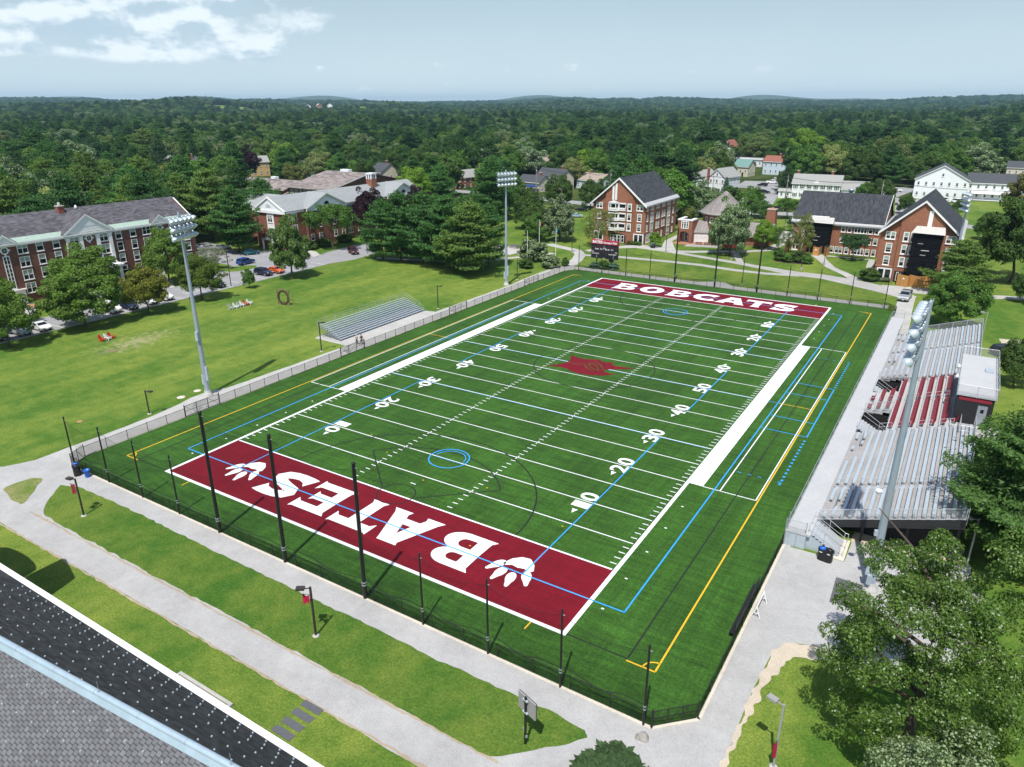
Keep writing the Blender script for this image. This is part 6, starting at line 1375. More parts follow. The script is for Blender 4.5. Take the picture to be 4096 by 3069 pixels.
    if kind == 'balcony':
        X = x1+.01
        for y, w_ in ((155.7, 1.0), (159.1, 2.2), (163.5, 2.2), (167.9, 2.2), (172.2, 2.2), (176.2, 1.0)): win(t, X, y, 10.0, '+x', w_, 1.5, max(1, round(w_/.7)), 2, .4, .12)
        for z in (7.2, 4.4):
            for y, w_, h_ in ((155.9, .85, 1.8), (159.3, 2.2, 2.7), (163.1, .85, 1.8), (164.7, .85, 1.8), (167.5, .85, 1.8), (169.1, .85, 1.8), (172.6, 2.2, 2.7), (176.3, .85, 1.8)): win(t, X, y, z, '+x', w_, h_, 3 if w_ > 1 else 1, 3 if w_ > 1 else 2, .25, .12)
        for y, w_, h_ in ((156.5, 1.8, 2.4), (159.0, 1.8, 2.4), (172.6, 2.0, 2.3), (164.7, .8, 1.5), (167.6, .8, 1.6), (176.3, .8, 1.6)): win(t, X, y, 1.5, '+x', w_, h_, 2 if w_ > 1 else 1, 2, 0, .16)
        part(t, 'belt_course', M['brownband'], lambda w: w.box(x1, x1+.12, y0, y0+6.2, 3.1, 3.38))
    return t
dorm(-24.6, -8.4, 154.4, 179.4, 'gabled brick dormitory with white balconies behind the scoreboard', 'balcony')
dorm(52.6, 68.0, 141.6, 168.2, 'gabled brick dormitory wing with dark scaffold netting at the right', 'scaffold')
def wing():
    X0, X1, Y0, Y1 = 28.6, 50.2, 168.5, 187.5; ZE, ZR = 8.05, 14.9
    t = thing('brick_wing', 'long brick wing with a steep charcoal roof left of the scaffolded gable', 'building', (X0, Y0, 0))
    part(t, 'wall', M['brickC'], lambda w: (w.ext([(X0, Y0, 0), (X0, Y0, ZE-.1), (X0, (Y0+Y1)/2, ZR-.3), (X0, Y1, ZE-.1), (X0, Y1, 0)], (X1-X0, 0, 0)), w.box(X1, 52.6, Y0+1, 168.2+.5, 0, ZE-.4)))
    part(t, 'roof', M['slateG'], lambda w: gable_roof(w, X0-.5, X1+.4, Y0-.25, Y1+.6, ZE+.4, ZR, 'x'))
    part(t, 'eave_gutter', M['walk'], lambda w: w.ext([(X0-.6, Y0-.75, ZE-.1), (X0-.6, Y0+.2, ZE+.68), (X0-.6, Y0+.2, ZE+.3), (X0-.6, Y0-.75, ZE-.45)], (X1-X0+1.1, 0, 0))); part(t, 'rake_board', M['trim'], lambda w: w.ext([(X1+.42, Y0-.3, ZE+.1), (X1+.42, (Y0+Y1)/2, ZR+.05), (X1+.42, (Y0+Y1)/2, ZR-.3), (X1+.42, Y0-.3, ZE-.2)], (.1, 0, 0)))
    part(t, 'cornice', M['trim'], lambda w: w.box(X0, X1, Y0-.12, Y0-.001, ZE-.75, ZE-.2))
    for z, hh in ((6.75, 1.75), (4.0, 1.75), (1.15, 1.7)):
        for x in (41.15, 42.65, 47.65, 49.15): win(t, x, Y0-.01, z, '-y', 1.05, hh, 1, 2, .4, .14)
        win(t, 45.3, Y0-.01, z+(.25 if z == 4 else 0), '-y', 3.1, hh+(.5 if z == 4 else 0), 4, 2, .3, .14)
    for x in (39.0, 40.3): win(t, x, Y0-.01, 1.15, '-y', 1.05, 1.7, 1, 2, .4, .14)
    part(t, 'roof_dormer', M['trim'], lambda w: w.box(32.4, 37.2, Y0-.1, Y0+2.2, ZE+.3, ZE+1.35)); part(t, 'entrance_pier', M['brickC'], lambda w: w.box(28.0, 28.9, 164.5, 165.4, 0, 3.4)); win(t, 29.8, Y0-.01, 1.6, '-y', 1.8, 2.9, 2, 2, 0, .25, name='french_window')
    part(t, 'roof_flue', M['galv'], lambda w: w.lathe((40.0, 180, 13.4), [(.5, 0), (.5, 1.7), (.75, 1.8), (.75, 2.3), (.5, 2.4)], 12))
wing()
def scaffold(x0, x1, y0, y1, z0, z1, label):
    t = thing('scaffold', label, 'scaffold', ((x0+x1)/2, y0, 0)); rr = random.Random(int(x0))
    part(t, 'debris_netting', M['netd'], lambda w: (w.box(x0-.06, x1+.06, y0-.07, y0-.05, z0, z1), w.box(x0-.08, x0-.06, y0-.05, y1, z0, z1), w.box(x1+.06, x1+.08, y0-.05, y1, z0, z1)))
    n = max(3, round((x1-x0)/1.6))
    def fr(w):
        for i in range(n+1):
            x = x0+(x1-x0)*i/n
            for y in (y0, (y0+y1)/2): w.tube((x, y, 0), (x, y, z1+.2), .05, n=6)
        for z in np.arange(z0, z1, 1.9):
            for y in (y0, (y0+y1)/2): w.tube((x0, y, z), (x1, y, z), .045, n=5); w.tube((x0, y, z+1), (x1, y, z+1), .035, n=5)
        for i in range(0, n, 1): w.tube((x0+(x1-x0)*i/n, y0, z0), (x0+(x1-x0)*(i+1)/n, y0, z1), .03, n=5)
    part(t, 'tube_frame', M['galv'], fr)
    part(t, 'plank_deck', M['wood'], lambda w: [w.box(x0, x1, y0+.1, y1, z, z+.06) for z in np.arange(z0+1.5, z1, 1.9)])
    part(t, 'blue_sheeting', M['tarpb'], lambda w: [w.obox((x0+(x1-x0)*f, y0+.5, z), 2.6, .03, .9, rr.uniform(-.1, .1), 0, rr.uniform(-.2, .2)) for f, z in ((.5, z1-.7),)])
    [part(t, 'torn_sheet', M['tarp'], lambda w: w.obox((x0+(x1-x0)*f, y0-.14, z), wd, .02, .14, 0, 0, rr.uniform(-.25, .25))) for f, z, wd in ((.3, z1-2.2, 1.0), (.5, z1-3.6, 1.5), (.45, z1-4.6, 1.1))]
    part(t, 'canopy_sheet', M['tarp'], lambda w: (w.add([(x0-.5, y0-.6, z1+.05), (x1+.5, y0-.6, z1-.05), (x1+.2, y1, z1+1.15), (x0+.2, y1, z1+1.15)], [(0, 1, 2, 3)]), w.add([(x0-.5, y0-.6, z1+.05), (x0+.2, y1, z1+1.15), (x0-.4, y1, z1-.2)], [(0, 1, 2)]), w.add([(x1+.5, y0-.6, z1-.05), (x1+.4, y1, z1-.2), (x1+.2, y1, z1+1.15)], [(0, 1, 2)]), [w.obox((x0+(x1-x0)*f, (y0+y1)/2-.3, z1+.62), .1, (y1-y0)*1.2, .08, 0, 0, .46) for f in (.2, .4, .6, .8)]))
scaffold(32.4, 38.4, 165.9, 168.3, 2.1, 8.2, 'scaffold in dark netting on the long brick wing')
scaffold(59.2, 64.6, 138.6, 141.0, 2.2, 11.5, 'tall scaffold in dark netting on the gabled dormitory')
def hoarding(pts, h, label, door):
    t = thing('plywood_hut', label, 'hoarding', (pts[0][0], pts[0][1], 0))
    for i, (a, b) in enumerate(zip(pts[:-1], pts[1:])):
        part(t, 'plywood_panel', M['plywood'], lambda w: w.ext([(*a, 0), (*b, 0), (*b, h), (*a, h)], Vector((-(b[1]-a[1]), b[0]-a[0], 0)).normalized()*.06))
    for d in door: part(t, 'plywood_door', M['plywood'], lambda w: (w.obox((d[0], d[1], h*.48), 1.3, .08, h*.92, d[2]), w.obox((d[0], d[1]-.05, h*.85), 1.2, .05, .1, d[2]), w.obox((d[0], d[1]-.05, h*.4), 1.2, .05, .1, d[2])))
    part(t, 'notice', M['ltext'], lambda w: w.obox((door[0][0], door[0][1]-.09, h*.72), .4, .02, .34, door[0][2]))
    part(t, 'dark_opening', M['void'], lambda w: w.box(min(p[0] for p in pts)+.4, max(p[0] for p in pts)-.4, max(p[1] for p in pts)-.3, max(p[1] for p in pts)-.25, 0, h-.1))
hoarding([(31.0, 167.0), (31.2, 164.4), (33.2, 164.2), (33.2, 165.6)], 2.2, 'plywood screen at the foot of the long wing scaffold', [(36.0, 163.3, rad(4))])
hoarding([(35.2, 165.5), (35.2, 163.3), (36.9, 163.3), (36.9, 165.5)], 2.2, 'plywood doorway hut beneath the long wing scaffold', [(36.05, 163.2, rad(2))])
hoarding([(37.8, 164.8), (38.6, 162.8), (39.0, 165.8)], 2.3, 'leaning plywood sheet right of the long wing scaffold', [(38.3, 163.7, rad(-60))])
hoarding([(57.6, 140.6), (57.7, 137.9), (59.9, 136.5), (60.2, 138.4), (61.6, 137.4), (65.6, 139.6), (65.6, 141)], 2.5, 'plywood enclosure around the tall scaffold at the gabled dormitory', [(59.0, 137.0, rad(-30)), (62.2, 137.5, rad(27))])

# ------------------------------------------------------------------ round tower with its entrance pavilion
def tower():
    t = thing('round_tower', 'round brick tower with a conical metal roof and arched entrance pavilion', 'building', (7.8, 174.3, 0)); c0 = (7.8, 174.3)
    part(t, 'tower_wall', M['brickC'], lambda w: w.lathe((*c0, 0), [(5.8, 0), (5.8, 7.9)], 40))
    part(t, 'conical_roof', M['lead'], lambda w: (w.lathe((*c0, 0), [(6.75, 8.15), (5.6, 9.1), (.9, 13.25), (.75, 13.5), (.02, 13.95)], 40, 0, True), [w.tube((c0[0]+6.7*math.cos(2*PI*i/40), c0[1]+6.7*math.sin(2*PI*i/40), 8.2), (c0[0]+.8*math.cos(2*PI*i/40), c0[1]+.8*math.sin(2*PI*i/40), 13.36), .03, n=4) for i in range(40)]))
    part(t, 'eave_ring', M['trim'], lambda w: w.lathe((*c0, 0), [(6.0, 7.55), (6.75, 7.7), (6.78, 8.14)], 40))
    for a in (-128, -108, -88, -68, -48): x, y = c0[0]+5.86*math.cos(rad(a)), c0[1]+5.86*math.sin(rad(a)); o = win(t, x, y, 6.2, '-y', .95, 1.6, 1, 2, .2, .15); o.rotation_euler = (0, 0, rad(a+90)); 
    def pav(w):
        w.box(-1.9, -1.2, 163.2, 169, 0, 6.3); w.box(1.6, 2.4, 163.2, 169, 0, 6.3); w.box(-1.2, 1.6, 163.2, 163.9, 3.3, 6.3); w.box(-1.2, 1.6, 166, 169, 0, 5.2)
        n = 10
        for i in range(n):
            a, b = PI*i/n, PI*(i+1)/n; xa, xb = .2+1.4*math.cos(a), .2+1.4*math.cos(b); w.ext([(xa, 163.2, 2.6+.7*math.sin(a)), (xa, 163.2, 3.31), (xb, 163.2, 3.31), (xb, 163.2, 2.6+.7*math.sin(b))], (0, .7, 0))
    part(t, 'pavilion_wall', M['brickC'], pav); part(t, 'coping', M['trim'], lambda w: (w.box(-2.0, 2.5, 163.05, 163.95, 6.3, 6.65), w.box(-2.0, -1.1, 163.95, 168.9, 6.3, 6.65), w.box(1.5, 2.5, 163.95, 167.0, 6.3, 6.65)))
    win(t, .2, 163.19, 5.1, '-y', 2.2, 2.1, 3, 3, 0, .22, False); 
    for x in (-.1, 1.0): win(t, x, 165.98, 1.35, '-y', 1.05, 2.6, 1, 2, 0, .2, False, name='entrance_door')
    win(t, -.95, 165.98, 1.2, '-y', .5, 2.2, 1, 1, 0, .14, False)
    part(t, 'low_roof', M['lead'], lambda w: (w.ext([(2.4, 164.8, 2.85), (6.4, 166.6, 2.75), (4.6, 169.6, 5.3), (2.4, 168.6, 5.9)], (0, 0, .12))))
    part(t, 'low_wall', M['brickC'], lambda w: w.ext([(2.4, 165.3, 0), (6.2, 167.0, 0), (6.2, 170, 0), (2.4, 170, 0)], (0, 0, 2.8))); part(t, 'glazed_front', M['trim'], lambda w: w.ext([(2.45, 165.22, .1), (6.1, 166.85, .1), (6.1, 166.85, 2.75), (2.45, 165.22, 2.75)], (.03, -.06, 0)))
    ang = math.atan2(1.63, 3.65)
    for k in range(3): f = .2+.3*k; o = win(t, 2.45+3.65*f, 165.2+1.63*f-.02, 1.0, '-y', .85, 1.7, 1, 1, 0, .2, False, name='glazed_door'); o.rotation_euler = (0, 0, ang); o = win(t, 2.45+3.65*f, 165.2+1.63*f-.02, 2.3, '-y', .85, .5, 1, 1, 0, .1, False); o.rotation_euler = (0, 0, ang)
    for a in (-97, -82, -66): x, y = c0[0]+5.86*math.cos(rad(a)), c0[1]+5.86*math.sin(rad(a)); o = win(t, x, y, 1.25, '-y', 1.0, 2.4, 1, 1, 0, .24, False, name='glazed_door'); o.rotation_euler = (0, 0, rad(a+90))
    part(t, 'side_wing_wall', M['brickC'], lambda w: w.ext([(13.0, 168.5, 0), (13.0, 168.5, 2.6), (13.0, 174.2, 5.4), (13.0, 180, 2.6), (13.0, 180, 0)], (9.2, 0, 0))); part(t, 'side_wing_roof', M['lead'], lambda w: gable_roof(w, 12.6, 22.6, 167.8, 180.6, 2.6, 5.7, 'x', .18))
    part(t, 'terrace_step', M['conc'], lambda w: (w.ext([(2.2, 157.9, 0), (11, 160.4, 0), (10.7, 161.3, 0), (2.4, 159.4, 0)], (0, 0, .16)), w.ext([(2.4, 158.8, .16), (10.8, 161.1, .16), (10.6, 162.0, .16), (2.6, 160.2, .16)], (0, 0, .16))))
    return t
tower()
def tapered_chimney():
    t = thing('brick_chimney', 'tall tapered freestanding brick chimney right of the round tower', 'chimney', (20.8, 176.5, 0)); w = MB()
    a, b = 1.5, 1.15; w.add([(-a, -a, 0), (a, -a, 0), (a, a, 0), (-a, a, 0), (-b, -b, 9.3), (b, -b, 9.3), (b, b, 9.3), (-b, b, 9.3)], [(0, 1, 5, 4), (1, 2, 6, 5), (2, 3, 7, 6), (3, 0, 4, 7), (4, 5, 6, 7)]); w.build('shaft', M['brickC'], t)
    w = MB(); w.box(-b-.1, b+.1, -b-.1, b+.1, 9.3, 9.55); w.build('cap', M['conc'], t); w = MB(); w.add([(-b*.8, -b*.8, 9.55), (b*.8, -b*.8, 9.55), (b*.8, b*.8, 9.55), (-b*.8, b*.8, 9.55), (0, 0, 9.9)], [(0, 1, 4), (1, 2, 4), (2, 3, 4), (3, 0, 4)]); w.build('clay_top', M['patio'], t)
tapered_chimney()
t = thing('white_container', 'long white container trailer in the yard behind the chimney', 'container', (26, 186, 0)); w = MB(); w.box(0, 8, 0, 2.4, .6, 3.0); w.build('box', M['white2'], t); w = MB(); w.box(.3, 7.7, .2, 2.2, .35, .6); w.build('chassis', M['dark'], t)
for x in (1, 6.8): w = MB(); w.tube((x, .1, .42), (x, 2.3, .42), .42, n=14); w.build('wheels', M['tyre'], t)

# ------------------------------------------------------------------ slate roof in the near corner
def near_roof():
    H = 30.49; ZE = 7.0; YE = -39.817+.574*H; YI = -39.817+.563*H
    t = thing('slate_roof_hall', 'long slate roofed building with a white gutter in the near left corner', 'building', (25, YE-6, 0)); X0, X1 = -14, 56
    ridge = lambda x: -28.45+(x-31.2)*.078; ZR = 11.85
    part(t, 'wall', M['brickB'], lambda w: w.box(X0+.6, X1-.6, -34.4, YE-1.4, 0, ZE-.3))
    xs = np.linspace(X0, X1, 36).tolist()
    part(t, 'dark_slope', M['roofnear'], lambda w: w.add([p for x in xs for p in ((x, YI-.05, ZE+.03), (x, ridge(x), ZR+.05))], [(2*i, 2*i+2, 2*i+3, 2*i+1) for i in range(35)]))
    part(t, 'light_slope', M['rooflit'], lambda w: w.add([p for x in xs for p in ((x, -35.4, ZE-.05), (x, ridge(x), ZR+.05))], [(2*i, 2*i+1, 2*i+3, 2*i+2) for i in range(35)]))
    part(t, 'white_gutter', M['trim'], lambda w: (w.box(X0, X1, YE-.12, YE, ZE-.28, ZE+.02), w.box(X0, X1, YI-.1, YE-.12, ZE-.28, ZE-.12), w.box(X0, X1, YI-.06, YI+.05, ZE-.12, ZE+.03)))
    part(t, 'gutter_fascia', M['trim'], lambda w: w.box(X0, X1, YE-.75, YE-.45, ZE-.55, ZE-.3))
    def cap(w):
        d = Vector((1, .078, 0)).normalized(); n = Vector((-d.y, d.x, 0))
        a = Vector((X0, ridge(X0), ZR)); b = Vector((X1, ridge(X1), ZR))
        for s, dz in ((1, .30), (-1, .30)): w.ext([a+n*s*.30+Vector((0, 0, -.13)), a+n*s*.12+Vector((0, 0, .17)), a+n*s*.08+Vector((0, 0, .1)), a+n*s*.30+Vector((0, 0, -.18))], b-a)
        w.tube(a+Vector((0, 0, .13)), b+Vector((0, 0, .13)), .155, n=10)
    part(t, 'ridge_cap', M['cap'], cap)
    part(t, 'cap_seams', M['galv'], lambda w: [w.tube((x, ridge(x), ZR+.13), (x+.03, ridge(x), ZR+.13), .163, n=10) for x in np.arange(X0+1, X1, 3.05)])
    # snow guards: small pale studs, three close rows over the gutter then a wide lattice
    sg = MB(); sg.obox((0, 0, .04), .065, .065, .08); sg.obox((0, .02, .07), .09, .025, .04); me = sg.mesh('snow_guard', [M['aluw']])
    slope = (ZR-ZE)/(ridge(40)-YI); pts = []
    for row, (dy, dx, off) in enumerate(((.40, 1.0, 0), (.85, 1.0, .5), (1.35, 1.0, 0), (2.1, 1.15, .3), (3.05, 1.15, .9), (4.0, 1.15, .3), (4.95, 1.15, .9))):
        for x in np.arange(20+off, 52, dx):
            y = YI-dy; f = dy/(YI-ridge(x))
            if f < .93: pts.append((x, y, ZE+(ZR-ZE)*f+.03))
    for row in range(6):
        for x in np.arange(24+(row % 2)*.6, 54, 1.2):
            y = ridge(x)-.9-row*.95; f = (ridge(x)-y)/(ridge(x)+35.4); pts.append((x, y, ZR-(ZR-ZE+.1)*f+.04))
    vis = [p for p in pts if abs((Vector(p)-CAM).dot(_r2)/(Vector(p)-CAM).dot(_f)) < .73 and -.56 < (Vector(p)-CAM).dot(_u2)/(Vector(p)-CAM).dot(_f) < .56]
    vis.sort(key=lambda p: (Vector(p)-CAM).length); L = t.location
    for p in vis[:100]: link('snow_guard', me, t, Vector(p)-L)
    def rest(w):
        for p in vis[100:]: w.add([Vector(v)+Vector(p) for v in sg.v], sg.f)
    o = part(t, 'snow_guards', M['aluw'], rest); o['kind'] = 'stuff'
    part(t, 'lightning_rod', M['galv'], lambda w: [(w.tube((x, ridge(x), ZR+.25), (x, ridge(x), ZR+.85), .012, n=5), w.obox((x, ridge(x), ZR+.3), .12, .12, .04)) for x in (39.1, 47.6)])
    # unseen gabled bay and arched dormer, shaped for their shadow on the lawn
    part(t, 'unseen_shadow_bay', M['brickB'], lambda w: w.ext([(8.6, -24.5, 0), (12.2, -24.5, 0), (12.2, -24.5, 11.2), (9.0, -24.5, 13.2), (8.6, -24.5, 12.9)], (0, 2.6, 0)))
    part(t, 'unseen_shadow_dormer', M['roofnear'], lambda w: w.ext([(1.5, -26, 7)]+[(4.6+3.2*math.cos(PI*(1-i/10)), -26, 8.6+1.4*math.sin(PI*(1-i/10))) for i in range(11)]+[(7.8, -26, 7)], (0, 4.2, 0)))
    part(t, 'window_well', M['conc'], lambda w: (w.box(28.0, 33.6, -18.3, -18.08, 0, .22), w.box(33.4, 33.6, -20, -18.3, 0, .22), w.box(28, 28.2, -20, -18.3, 0, .22)))
near_roof()

# ------------------------------------------------------------------ houses of the town
def house(label, cx, cy, w, l, hw, hr, ridge, wall, roof, rz=0.0, storeys=2, chim=(), dormer=False, porch=False, cat='house', wl=None, shutters=False):
    t = thing('house', label, cat, (cx, cy, 0), rz); x, y = w/2, l/2
    m_ = MB()
    if ridge == 'y': m_.ext([(-x, -y, 0), (x, -y, 0), (x, -y, hw), (0, -y, hw+hr-.15), (-x, -y, hw)], (0, l, 0))
    else: m_.ext([(-x, -y, 0), (-x, -y, hw), (-x, 0, hw+hr-.15), (-x, y, hw), (-x, y, 0)], (w, 0, 0))
    m_.build('wall', M[wall], t)
    m_ = MB(); gable_roof(m_, -x-.4, x+.4, -y-.4, y+.4, hw-.1, hw+hr, ridge, .2); m_.build('roof', M[roof], t)
    m_ = MB()
    if ridge == 'y':
        for s in (-1, 1): m_.ext([(s*(x+.42), -y-.45, hw-.35), (0, -y-.45, hw+hr-.2), (0, -y-.45, hw+hr-.5), (s*(x+.42), -y-.45, hw-.6)], (0, .12, 0))
    else: m_.box(-x-.4, x+.4, -y-.45, -y-.3, hw-.5, hw-.25)
    m_.build('eave_trim', M['trim'], t)
    L = t.location
    hs = hw/storeys
    for k in range(storeys):
        z = hs*(k+.55)
        for i in range(max(2, int(w/2.6))):
            n = max(2, int(w/2.6)); xx = -x+w*(i+.5)/n
            f, p = win_mesh(.95, 1.45, 1, 2, .3, .1, True); o = link('window', f, t, (xx, -y-.01, z)); link('pane', p, o)
            if shutters: m_ = MB(); m_.box(xx-.85, xx-.52, -y-.05, -y-.001, z-.75, z+.75); m_.box(xx+.52, xx+.85, -y-.05, -y-.001, z-.75, z+.75); m_.build('shutters', M['dark'], t)
        for i in range(max(1, int(l/3.2))):
            n = max(1, int(l/3.2)); yy = -y+l*(i+.5)/n
            for s in (1, -1): f, p = win_mesh(.95, 1.45, 1, 2, .3, .1, True); o = link('window', f, t, (s*(x+.01), yy, z), ROT['+x' if s > 0 else '-x']); link('pane', p, o)
    if ridge == 'y': f, p = win_mesh(.9, 1.3, 1, 2, .2, .1, True); o = link('window', f, t, (0, -y-.01, hw+hr*.3)); link('pane', p, o)
    for (a, b) in chim: m_ = MB(); m_.box(a-.42, a+.42, b-.42, b+.42, hw-.5 if abs(a) > x*.7 or abs(b) > y*.7 else hw, hw+hr+1.1); ch = m_.build('chimney', M['brickch'], t); m_ = MB(); m_.box(a-.5, a+.5, b-.5, b+.5, hw+hr+1.1, hw+hr+1.3); m_.build('chimney_cap', M['conc'], ch)
    if dormer: m_ = MB(); m_.ext([(-1.6, -y-.1, hw-.3), (1.6, -y-.1, hw-.3), (0, -y-.1, hw+1.2)], (0, 2.2, 0)); m_.build('dormer', M[wall], t)
    if porch: m_ = MB(); m_.box(-x, x, -y-2.2, -y-.002, 2.6, 2.8); [m_.box(a-.1, a+.1, -y-2.1, -y-1.9, .2, 2.6) for a in np.linspace(-x+.2, x-.2, 5)]; m_.box(-x, x, -y-2.2, -y-.002, .05, .25); m_.build('porch', M['trim'], t)
    m_ = MB(); m_.box(x*.3-.5, x*.3+.5, -y-.06, -y-.001, .1, 2.2); d = m_.build('door', M['dark'], t); m_ = MB(); m_.box(x*.3+.3, x*.3+.36, -y-.1, -y-.061, 1.05, 1.15); m_.build('handle', M['galv'], d)
    return t
house('white colonial house with two brick chimneys and shutters behind the long wing', 12.0, 291, 18.5, 9.0, 6.6, 3.3, 'x', 'white2', 'greyroof', rad(3), 2, ((-8.2, 1), (5, 2)), True, shutters=True)
house('low white annex with a grey roof joined to the colonial house', 26.4, 292, 9.5, 8, 5.0, 2.8, 'x', 'white2', 'greyroof', rad(3), 1)
house('small flat white sunroom beside the colonial house', .2, 288.5, 5, 5, 3.4, .5, 'x', 'white2', 'greyroof', rad(3), 1)
house('large white gabled inn with a dark roof at the right', 55.5, 322, 19.5, 15, 8.2, 5.6, 'y', 'white2', 'darkroof', rad(2), 2)
house('long white wing with a front porch joined to the large gabled inn', 77, 327, 25, 10, 7.0, 3.4, 'x', 'white2', 'darkroof', rad(2), 2, ((10, 0),), False, True)
house('orange roofed house behind the white inn', 67, 446, 20, 9, 4, 2.6, 'x', 'cream', 'redroof', 0, 1, ((2, 0),))
house('small grey roofed house with a tall brick chimney behind the inn', 86, 452, 12, 9, 5, 3, 'x', 'cream', 'darkroof', 0, 1, ((3, 0),))
house('white gabled house with a tall red chimney left of the spruce', -37, 292, 9, 12, 6.2, 3.4, 'y', 'white2', 'greyroof', rad(-14), 2, ((5.0, -4),))
house('white gabled house just right of the spruce', -28, 294, 8.5, 13, 7.0, 3.8, 'y', 'white2', 'greyroof', rad(-12), 2)
house('tan roofed white bungalow left of the gabled brick dormitory', -84, 279, 15, 11, 4.2, 2.8, 'x', 'bluew', 'tanroof', rad(-18), 1, ((-3, 0),))
house('dark roofed cream shop with a blue awning by the street', -104, 256, 13, 9, 4.4, 2.6, 'x', 'cream', 'darkroof', rad(-10), 1, ((4, 0),))
house('dark slate roofed house behind the cream shop', -100, 268, 16, 9, 5.6, 3.6, 'x', 'cream', 'darkroof', rad(-14), 1, ((5, 0),))
house('cream hip roofed house deep in the trees left of centre', -150, 342, 11, 11, 5.5, 3.6, 'y', 'cream', 'tanroof', rad(-20), 2, ((0, 0),))
house('small orange brick house with a chimney beyond the pine clump', -138, 249, 8, 12, 5.2, 3.2, 'y', 'brickC', 'greyroof', rad(-10), 2, ((-3.6, -2),))
house('dark roofed house with a red chimney behind the gymnasium', -192, 254, 11, 12, 5, 4, 'x', 'cream', 'darkroof', rad(-15), 1, ((2, 0),))
house('blue grey roofed house in the trees left of the gymnasium', -236, 246, 9, 11, 5, 4.4, 'y', 'bluew', 'darkroof', rad(-20), 1)
house('white gabled house with a pale roof amid the wood left of centre', -206, 372, 9, 12, 6, 4, 'y', 'white2', 'greyroof', rad(-24), 2)
house('white gable ended house with a brick chimney beside the purple beech', -300, 222, 13, 9, 6, 4.2, 'x', 'white2', 'darkroof', rad(-30), 2, ((-6.2, -2),))
house('yellow house with a grey roof right of the purple beech', -272, 240, 8, 10, 7.4, 3.2, 'y', 'beige', 'greyroof', rad(-24), 2)
house('small white grey roofed house among the far left trees', -342, 194, 9, 10, 5.6, 3.6, 'y', 'white2', 'greyroof', rad(-34), 1)
house('pale house showing one grey roof slope in the left wood', -330, 226, 12, 9, 6.5, 3.2, 'x', 'cream', 'greyroof', rad(-30), 1)
house('white house with a grey roof alone in the distant wood', -490, 590, 16, 10, 5.5, 3.4, 'x', 'white2', 'greyroof', rad(-30), 1)
house('red roofed pale house left of the big white colonial', -28, 398, 15, 10, 7.2, 2.8, 'x', 'bluew', 'redroof', rad(-6), 2, ((0, 0),))
house('white gabled house with a red roof behind the twin gables', -88, 505, 8, 11, 8.5, 4.6, 'y', 'white2', 'redroof', rad(-14), 2)
house('low flat white commercial building behind the twin gables', -58, 450, 21, 12, 4.6, .5, 'x', 'white2', 'greyroof', rad(-10), 1, cat='shop')
house('teal roofed house beside the flat white building', -42, 378, 8.5, 9, 5.4, 3.4, 'x', 'cream', 'teal', rad(-10), 1)
house('small white house glimpsed at the far right edge of the wood', 152, 372, 9, 10, 5, 3, 'y', 'white2', 'greyroof', rad(10), 1)
for i, (dp, dd, w_, l_, wl, rf, lb) in enumerate(((1230, 2590, 28, 16, 'white2', 'greyroof', 'white farm barn at the left of the distant farm'), (1275, 2640, 36, 15, 'redroof', 'white2', 'long red farm barn with a white roof in the distance'), (1318, 2630, 30, 14, 'white2', 'greyroof', 'white farm shed at the right of the distant farm'))):
    v_ = px_dir(dp, 413); k_ = dd/math.hypot(v_.x, v_.y); x, y = CAM.x+v_.x*k_, CAM.y+v_.y*k_
    o = house(lb, x, y, w_, l_, 7, 5, 'x', wl, rf, rad(-40), 1, cat='barn'); o.location.z = float(terrain_z(x, y))
# blue awning on the shop, utility poles and wires
t = thing('awning', 'bright blue awning on the cream shop by the street', 'awning', (-101.5, 250.2, 2.6), rad(-10)); w = MB(); w.ext([(-3.6, 0, .6), (-3.6, -1.8, 0), (-3.6, -1.8, -.3), (-3.6, 0, .3)], (7.2, 0, 0)); w.build('canopy', M['tarpb'], t); w = MB(); w.tube((-3.4, -1.7, 0), (-3.4, -1.7, -2.6), .05); w.tube((3.4, -1.7, 0), (3.4, -1.7, -2.6), .05); w.build('post', M['galv'], t)
def utility_pole(x, y, h, label, rz=0.0):
    t = thing('utility_pole', label, 'utility pole', (x, y, 0), rz, 'wooden utility poles along the streets')
    w = MB(); w.tube((0, 0, 0), (0, 0, h), .17, .11, 8); w.build('shaft', M['pole'], t)
    w = MB(); w.box(-1.2, 1.2, -.06, .06, h-.9, h-.76); w.build('crossarm', M['pole'], t)
    w = MB(); w.lathe((.32, 0, h-2.6), [(.2, 0), (.24, .05), (.24, .75), (.12, .85)], 10); w.build('transformer', M['galv'], t)
UP = [(-124, 241, 11.5, 'utility pole right of the gymnasium roof'), (-96, 244, 12, 'utility pole with a lamp behind the cream shop'), (-70, 244, 11, 'utility pole over the tan roofed bungalow'), (-60, 243, 12, 'utility pole with a crossarm left of the gabled dormitory'), (-16, 239, 12.5, 'utility pole right of the gabled dormitory'), (6, 262, 11.5, 'utility pole beside the teal roofed house'), (40, 256, 12, 'utility pole above the long wing roof'), (86, 250, 12, 'utility pole in front of the white inn porch'), (-260, 226, 12, 'utility pole beside the purple beech'), (-276, 214, 11, 'utility pole left of the white gable ended house'), (-222, 300, 12, 'utility pole in the wood left of centre')]
for x, y, h, lb in UP: utility_pole(x, y, h, lb, rad(80))
wires = thing('power_lines', 'sagging power lines strung along the street behind the dormitories', 'power line', (0, 0, 0))
ch = sorted([u for u in UP[:8]], key=lambda u: u[0])
